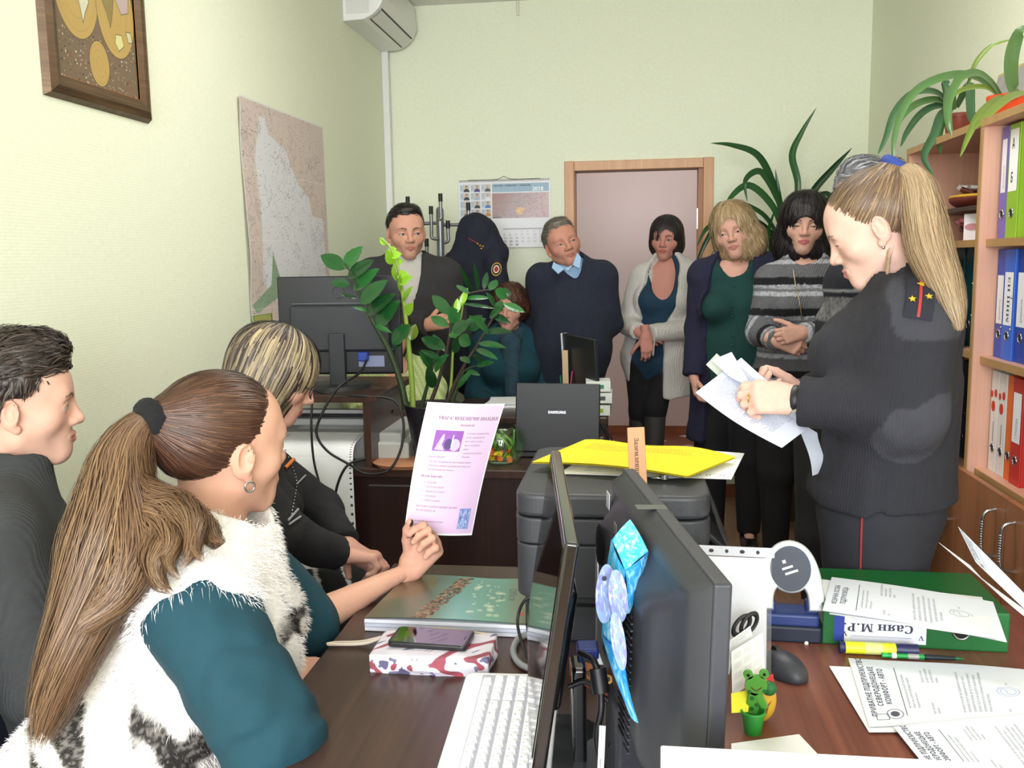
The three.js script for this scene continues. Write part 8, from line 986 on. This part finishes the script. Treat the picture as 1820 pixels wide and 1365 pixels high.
function pot(parent, r, h, color) { part('pot', lathe([[0, 0], [r * 0.72, 0], [r * 0.95, h * 0.84], [r, h * 0.84], [r * 1.03, h], [r * 0.95, h], [r * 0.9, h * 0.86], [0, h * 0.86]], 36), std(color, 0.4), parent); part('soil', cyl(r * 0.9, r * 0.9, 0.006, 0, h * 0.87, 0, 24), std(0x2c2018, 0.95), parent); }
const gA = leafMat(0x4f7440, 0.4), gB = leafMat(0x3d6340, 0.4), gC = leafMat(0x748a3a, 0.4), dr = [leafMat(0x1f4a22, 0.35), leafMat(0x28582a, 0.35), leafMat(0x173a1c, 0.35)];
{ const o = [1.13, 1.834, -3.5], p = thing('shelf_plant', 'plant with arching strap leaves in a brown pot on the bookcase', 'plant', o); pot(p, 0.052, 0.1, 0x8a4232); const L = (q) => q.map((a) => W(a).sub(W(o)));
  const set = [[[1.083, 1.952, -3.450], [1.020, 1.993, -3.400], [0.933, 1.988, -3.350], [0.859, 1.919, -3.300], [0.825, 1.826, -3.280], [0.800, 1.779, -3.260]], [[1.084, 1.949, -3.450], [1.033, 1.972, -3.420], [0.952, 1.956, -3.380], [0.885, 1.896, -3.340], [0.868, 1.807, -3.320]], [[1.084, 1.943, -3.450], [1.043, 1.956, -3.440], [0.977, 1.930, -3.400], [0.917, 1.861, -3.360], [0.892, 1.809, -3.340]], [[1.084, 1.938, -3.420], [1.059, 1.998, -3.380], [1.031, 1.952, -3.320], [1.025, 1.874, -3.280], [1.039, 1.822, -3.270]], [[1.092, 1.947, -3.420], [1.109, 2.010, -3.360], [1.096, 1.937, -3.300], [1.099, 1.880, -3.280], [1.138, 1.854, -3.270]], [[1.071, 1.939, -3.420], [1.024, 1.913, -3.360], [0.993, 1.844, -3.320], [0.958, 1.769, -3.300], [0.990, 1.702, -3.280]], [[1.074, 1.939, -3.420], [1.038, 1.906, -3.380], [1.013, 1.846, -3.340], [1.017, 1.779, -3.320]], [[1.079, 1.954, -3.460], [1.065, 2.030, -3.460], [1.064, 2.038, -3.460], [1.063, 1.999, -3.440]]];
  set.forEach((pts, i) => strapLeaf(L(pts), i < 3 ? 0.025 : 0.03, [gB, gA, gB, gA, gB, gB, gA, gB][i], p, { up: [0, 0.3, 1] })); }
{ const o = [1.15, 1.834, -3.12], p = thing('shelf_plant', 'plant with long arching leaves in a bright orange pot', 'plant', o); pot(p, 0.062, 0.098, 0xe04a14); const L = (q) => q.map((a) => W(a).sub(W(o)));
  const set = [[[1.124, 1.929, -3.120], [1.079, 1.965, -3.100], [1.020, 1.990, -3.080], [0.941, 1.986, -3.060], [0.854, 1.946, -3.040], [0.806, 1.878, -3.020], [0.781, 1.793, -3.000], [0.784, 1.709, -3.000]], [[1.120, 1.926, -3.100], [1.068, 1.964, -3.050], [1.009, 1.982, -3.000], [0.950, 1.961, -2.960], [0.919, 1.902, -2.940], [0.909, 1.835, -2.920], [0.924, 1.787, -2.920]], [[1.117, 1.926, -3.100], [1.056, 1.950, -3.060], [0.978, 1.938, -3.020], [0.935, 1.907, -3.000]], [[1.129, 1.923, -3.080], [1.069, 1.902, -3.000], [1.003, 1.851, -2.940], [0.964, 1.791, -2.900], [0.936, 1.726, -2.880]], [[1.165, 1.925, -3.080], [1.134, 1.937, -3.050], [1.111, 1.998, -3.020], [1.111, 2.058, -3.000], [1.122, 2.093, -2.980], [1.145, 2.095, -2.960]], [[1.027, 1.971, -3.120], [1.042, 2.033, -3.100], [1.081, 2.077, -3.080], [1.129, 2.087, -3.060]], [[1.166, 1.928, -3.050], [1.093, 1.902, -2.980], [1.019, 1.848, -2.920], [0.976, 1.806, -2.900]]];
  set.forEach((pts, i) => strapLeaf(L(pts), [0.026, 0.025, 0.017, 0.023, 0.042, 0.015, 0.025][i], [gA, gA, gC, gC, gA, gC, gC][i], p, { up: [0, 0.3, 1] })); }
{ // tall corner plant behind the group
  const o = [0.85, 0, -5.2], p = thing('corner_plant', 'tall dark green plant with long pointed leaves in the back corner', 'plant', o); part('pot', lathe([[0, 0], [0.12, 0], [0.16, 0.27], [0.168, 0.3], [0.155, 0.3], [0.15, 0.27], [0, 0.26]], 40), std(0x6a5a50, 0.5), p); part('soil', cyl(0.15, 0.15, 0.01, 0, 0.265, 0, 30), std(0x2c2018, 0.95), p); part('trunk', tube([[0, 0.26, 0], [0.01, 0.7, 0.0], [-0.02, 1.1, 0.01], [0, 1.3, 0]], 0.026, 40, 12), std(0x5c4a38, 0.8), p);
  const L = (q) => q.map((a) => W(a).sub(W(o)));
  const set = [[[0.817, 1.557, -5.200], [0.736, 1.824, -5.150], [0.639, 1.983, -5.100], [0.502, 2.031, -5.050], [0.388, 2.040, -5.000]], [[0.829, 1.557, -5.200], [0.870, 1.825, -5.200], [0.833, 1.986, -5.180], [0.875, 2.098, -5.150], [0.943, 2.220, -5.120]], [[0.883, 1.525, -5.200], [0.927, 1.761, -5.150], [1.028, 1.900, -5.100], [1.113, 2.000, -5.050]], [[0.824, 1.527, -5.200], [0.763, 1.733, -5.120], [0.648, 1.891, -5.050], [0.572, 1.846, -5.000], [0.580, 1.730, -4.980]], [[0.809, 1.512, -5.200], [0.734, 1.705, -5.120], [0.592, 1.821, -5.050], [0.501, 1.762, -5.000], [0.457, 1.681, -4.980]], [[0.794, 1.527, -5.200], [0.645, 1.632, -5.100], [0.472, 1.660, -4.980], [0.368, 1.530, -4.920], [0.285, 1.314, -4.880]], [[0.795, 1.497, -5.200], [0.617, 1.558, -5.100], [0.475, 1.617, -5.000], [0.378, 1.603, -4.950], [0.318, 1.502, -4.900]], [[0.913, 1.495, -5.200], [0.967, 1.670, -5.120], [1.051, 1.781, -5.060], [1.122, 1.803, -5.000]], [[0.879, 1.525, -5.180], [0.919, 1.699, -5.100], [0.983, 1.764, -5.000], [1.031, 1.683, -4.950]], [[0.802, 1.496, -5.150], [0.682, 1.658, -5.050], [0.586, 1.715, -4.980], [0.548, 1.734, -4.950]], [[0.759, 1.407, -5.150], [0.702, 1.556, -5.080], [0.725, 1.698, -5.000]], [[0.745, 1.377, -5.150], [0.670, 1.497, -5.050], [0.645, 1.613, -4.980]], [[0.824, 1.496, -5.200], [0.774, 1.768, -5.200], [0.750, 1.917, -5.200]], [[0.723, 1.378, -5.100], [0.636, 1.468, -5.000], [0.616, 1.410, -4.950]], [[0.767, 1.407, -5.100], [0.706, 1.525, -5.000], [0.773, 1.610, -4.980]]];
  set.forEach((pts, i) => strapLeaf(L(pts), i > 8 ? 0.03 : 0.045, dr[i % 3], p, { up: [0, 0.2, 1], prof: (t) => Math.pow(Math.sin(Math.PI * clamp(0.06 + t * 0.94)), 0.75) * (1 - 0.35 * t) }));
  for (let i = 0; i < 22; i++) { const a = rr(-2.6, 0.9), h = rr(0.95, 1.42), L2 = rr(0.28, 0.5), dx = Math.sin(a), dz = Math.cos(a) * 0.8, q = (r, y) => V(dx * r, y, dz * r); strapLeaf([q(0.02, h), q(L2 * 0.4, h + L2 * 0.45), q(L2 * 0.8, h + L2 * 0.42), q(L2 * 1.15, h + L2 * 0.05)], rr(0.022, 0.036), dr[i % 3], p, { prof: (t) => Math.pow(Math.sin(Math.PI * clamp(0.06 + t * 0.94)), 0.75) * (1 - 0.35 * t) }); } }

// ------------------------------------------------------------------ sheets in hands
{ const tex = canvasTex(840, 1188, (x, w, h) => { x.fillStyle = '#fbf9fc'; x.fillRect(0, 0, w, h); x.fillStyle = '#e6c6e6'; x.fillRect(14, 14, w - 28, h - 30); x.textAlign = 'center'; x.fillStyle = '#4a3c4c'; x.font = 'bold 40px serif'; x.fillText('УВАГА! НЕБЕЗПЕЧНІ ЗНАХІДКИ', 480, 150); x.font = 'bold 26px serif'; x.fillText('Загальні дії', 470, 205); x.textAlign = 'left';
    x.fillStyle = '#9a5cb4'; x.fillRect(150, 250, 300, 190); for (let i = 0; i < 60; i++) { x.fillStyle = `rgba(${rr(140, 190)},${rr(100, 150)},${rr(190, 220)},.4)`; x.fillRect(rr(150, 430), rr(250, 420), rr(5, 20), rr(5, 20)); } x.fillStyle = '#c9b8e2'; x.beginPath(); x.moveTo(170, 430); x.lineTo(230, 290); x.lineTo(250, 280); x.lineTo(255, 330); x.lineTo(240, 380); x.lineTo(280, 435); x.fill(); x.beginPath(); x.ellipse(380, 380, 60, 55, 0.3, 0, 7); x.fill(); x.fillStyle = '#5c4a7c'; x.beginPath(); x.ellipse(310, 375, 44, 50, 0, 0, 7); x.fill(); x.fillStyle = '#e2dcf0'; x.fillRect(340, 290, 14, 110);
    const c = '#3f2f44'; scribble(x, 490, 280, 270, 5, 36, 22, c); scribble(x, 490, 460, 250, 2, 34, 22, c); scribble(x, 130, 500, 480, 1, 34, 22, c); scribble(x, 150, 545, 560, 3, 36, 22, c); x.font = 'bold 26px serif'; x.fillText('Дії для дорослих:', 90, 680); for (let i = 0; i < 5; i++) { x.fillText('•', 140, 735 + i * 40); scribble(x, 170, 735 + i * 40, 300 + (i % 3) * 90, 1, 36, 22, c); } scribble(x, 90, 950, 560, 2, 36, 26, '#443448'); scribble(x, 90, 1080, 400, 2, 34, 18, c);
    x.fillStyle = '#8a9ad0'; x.fillRect(610, 950, 150, 180); for (let i = 0; i < 90; i++) { x.fillStyle = ['#c8d2f0', '#5c6cb0', '#a8b4e0'][i % 3]; x.fillRect(rr(612, 745), rr(952, 1115), rr(4, 14), rr(8, 34)); } });
  solo('pink_leaflet', sheet([-0.433, 1.157, -1.880], [-0.283, 1.138, -1.980], [-0.488, 0.878, -1.860], [-0.358, 0.847, -1.950], (u, v) => 0.012 * Math.sin(u * 3.1) - 0.012 * Math.sin(v * 3.1), 16, 18, 0.0005), phys(0xffffff, 0.7, { map: tex }), 'pink printed leaflet held up by the woman in the fur vest', 'leaflet'); }
{ const txt = canvasTex(700, 990, (x, w, h) => { x.fillStyle = '#d2d7e6'; x.fillRect(0, 0, w, h); scribble(x, 90, 80, 520, 40, 19, 16, '#4a5078', 'sans-serif'); });
  const m = std(0xffffff, 0.75, { map: txt }), thin = phys(0xd4d8e4, 0.7, { transmission: 0.25, thickness: 0 });
  const held = (label, mat, a, b, c, d, bow) => solo('held_sheet', sheet(a, b, c, d, bow, 12, 12, 0.0005), mat, label, 'paper', 'sheets held by the woman in uniform');
  held('closely printed sheet in front of the woman in uniform', m, [0.238, 1.227, -2.100], [0.129, 1.168, -1.960], [0.401, 1.105, -2.020], [0.299, 1.062, -1.900], (u, v) => 0.01 * Math.sin(v * 3));
  held('upright folded sheet behind the printed one', thin, [0.166, 1.228, -2.030], [0.211, 1.244, -2.050], [0.207, 1.192, -2.010], [0.253, 1.170, -2.010], () => 0);
  held('small pale leaflet tip sticking out behind the folded sheet', std(0xb9bcb2, 0.7), [0.157, 1.215, -2.060], [0.180, 1.240, -2.060], [0.212, 1.164, -2.050], [0.233, 1.191, -2.050], () => 0);
  held('clear sleeve of papers across her far hand', std(0xc4c8c4, 0.45), [0.231, 1.199, -2.120], [0.348, 1.163, -2.150], [0.254, 1.157, -2.100], [0.341, 1.142, -2.120], (u, v) => 0.006 * Math.sin(u * 7));
  held('sheet hanging down below her wrist', std(0xbfc2cc, 0.75), [0.349, 1.101, -2.000], [0.395, 1.071, -2.020], [0.380, 0.981, -2.000], [0.407, 0.986, -2.020], (u, v) => 0.006 * Math.sin(v * 5)); }
// ------------------------------------------------------------------ chairs under the seated people
function chair(label, x, z, turn, seat, col) { const c = thing('office_chair', label, 'chair', [x, 0, z], turn, 'office chairs'), m = clothMatPlain(col); part('seat', box(0.46, 0.06, 0.44, 0, seat - 0.035, 0, 0.02), m, c); part('backrest', turned(box(0.42, 0.42, 0.045, 0, 0, 0, 0.02), -0.1, 0, 0, 0, seat + 0.25, -0.24), m, c); for (const [a, b] of [[-0.2, -0.19], [0.2, -0.19], [-0.2, 0.19], [0.2, 0.19]]) part('leg', rod([a, 0, b], [a, seat - 0.06, b], 0.012), blk, c); for (const a of [-0.2, 0.2]) part('back_post', rod([a * 0.9, seat - 0.05, -0.22], [a * 0.9, seat + 0.3, -0.25], 0.01), blk, c); }
const clothMatPlain = (h) => std(h, 0.9, { bumpMap: weave, bumpScale: 0.0008 });
chair('dark blue office chair under the woman in the fur vest', -0.93, -1.36, 1.75, 0.42, 0x20263c); chair('black office chair under the woman with streaked hair', -0.98, -2.1, 1.95, 0.4, 0x1c1d22);

renderer.render(scene, camera);
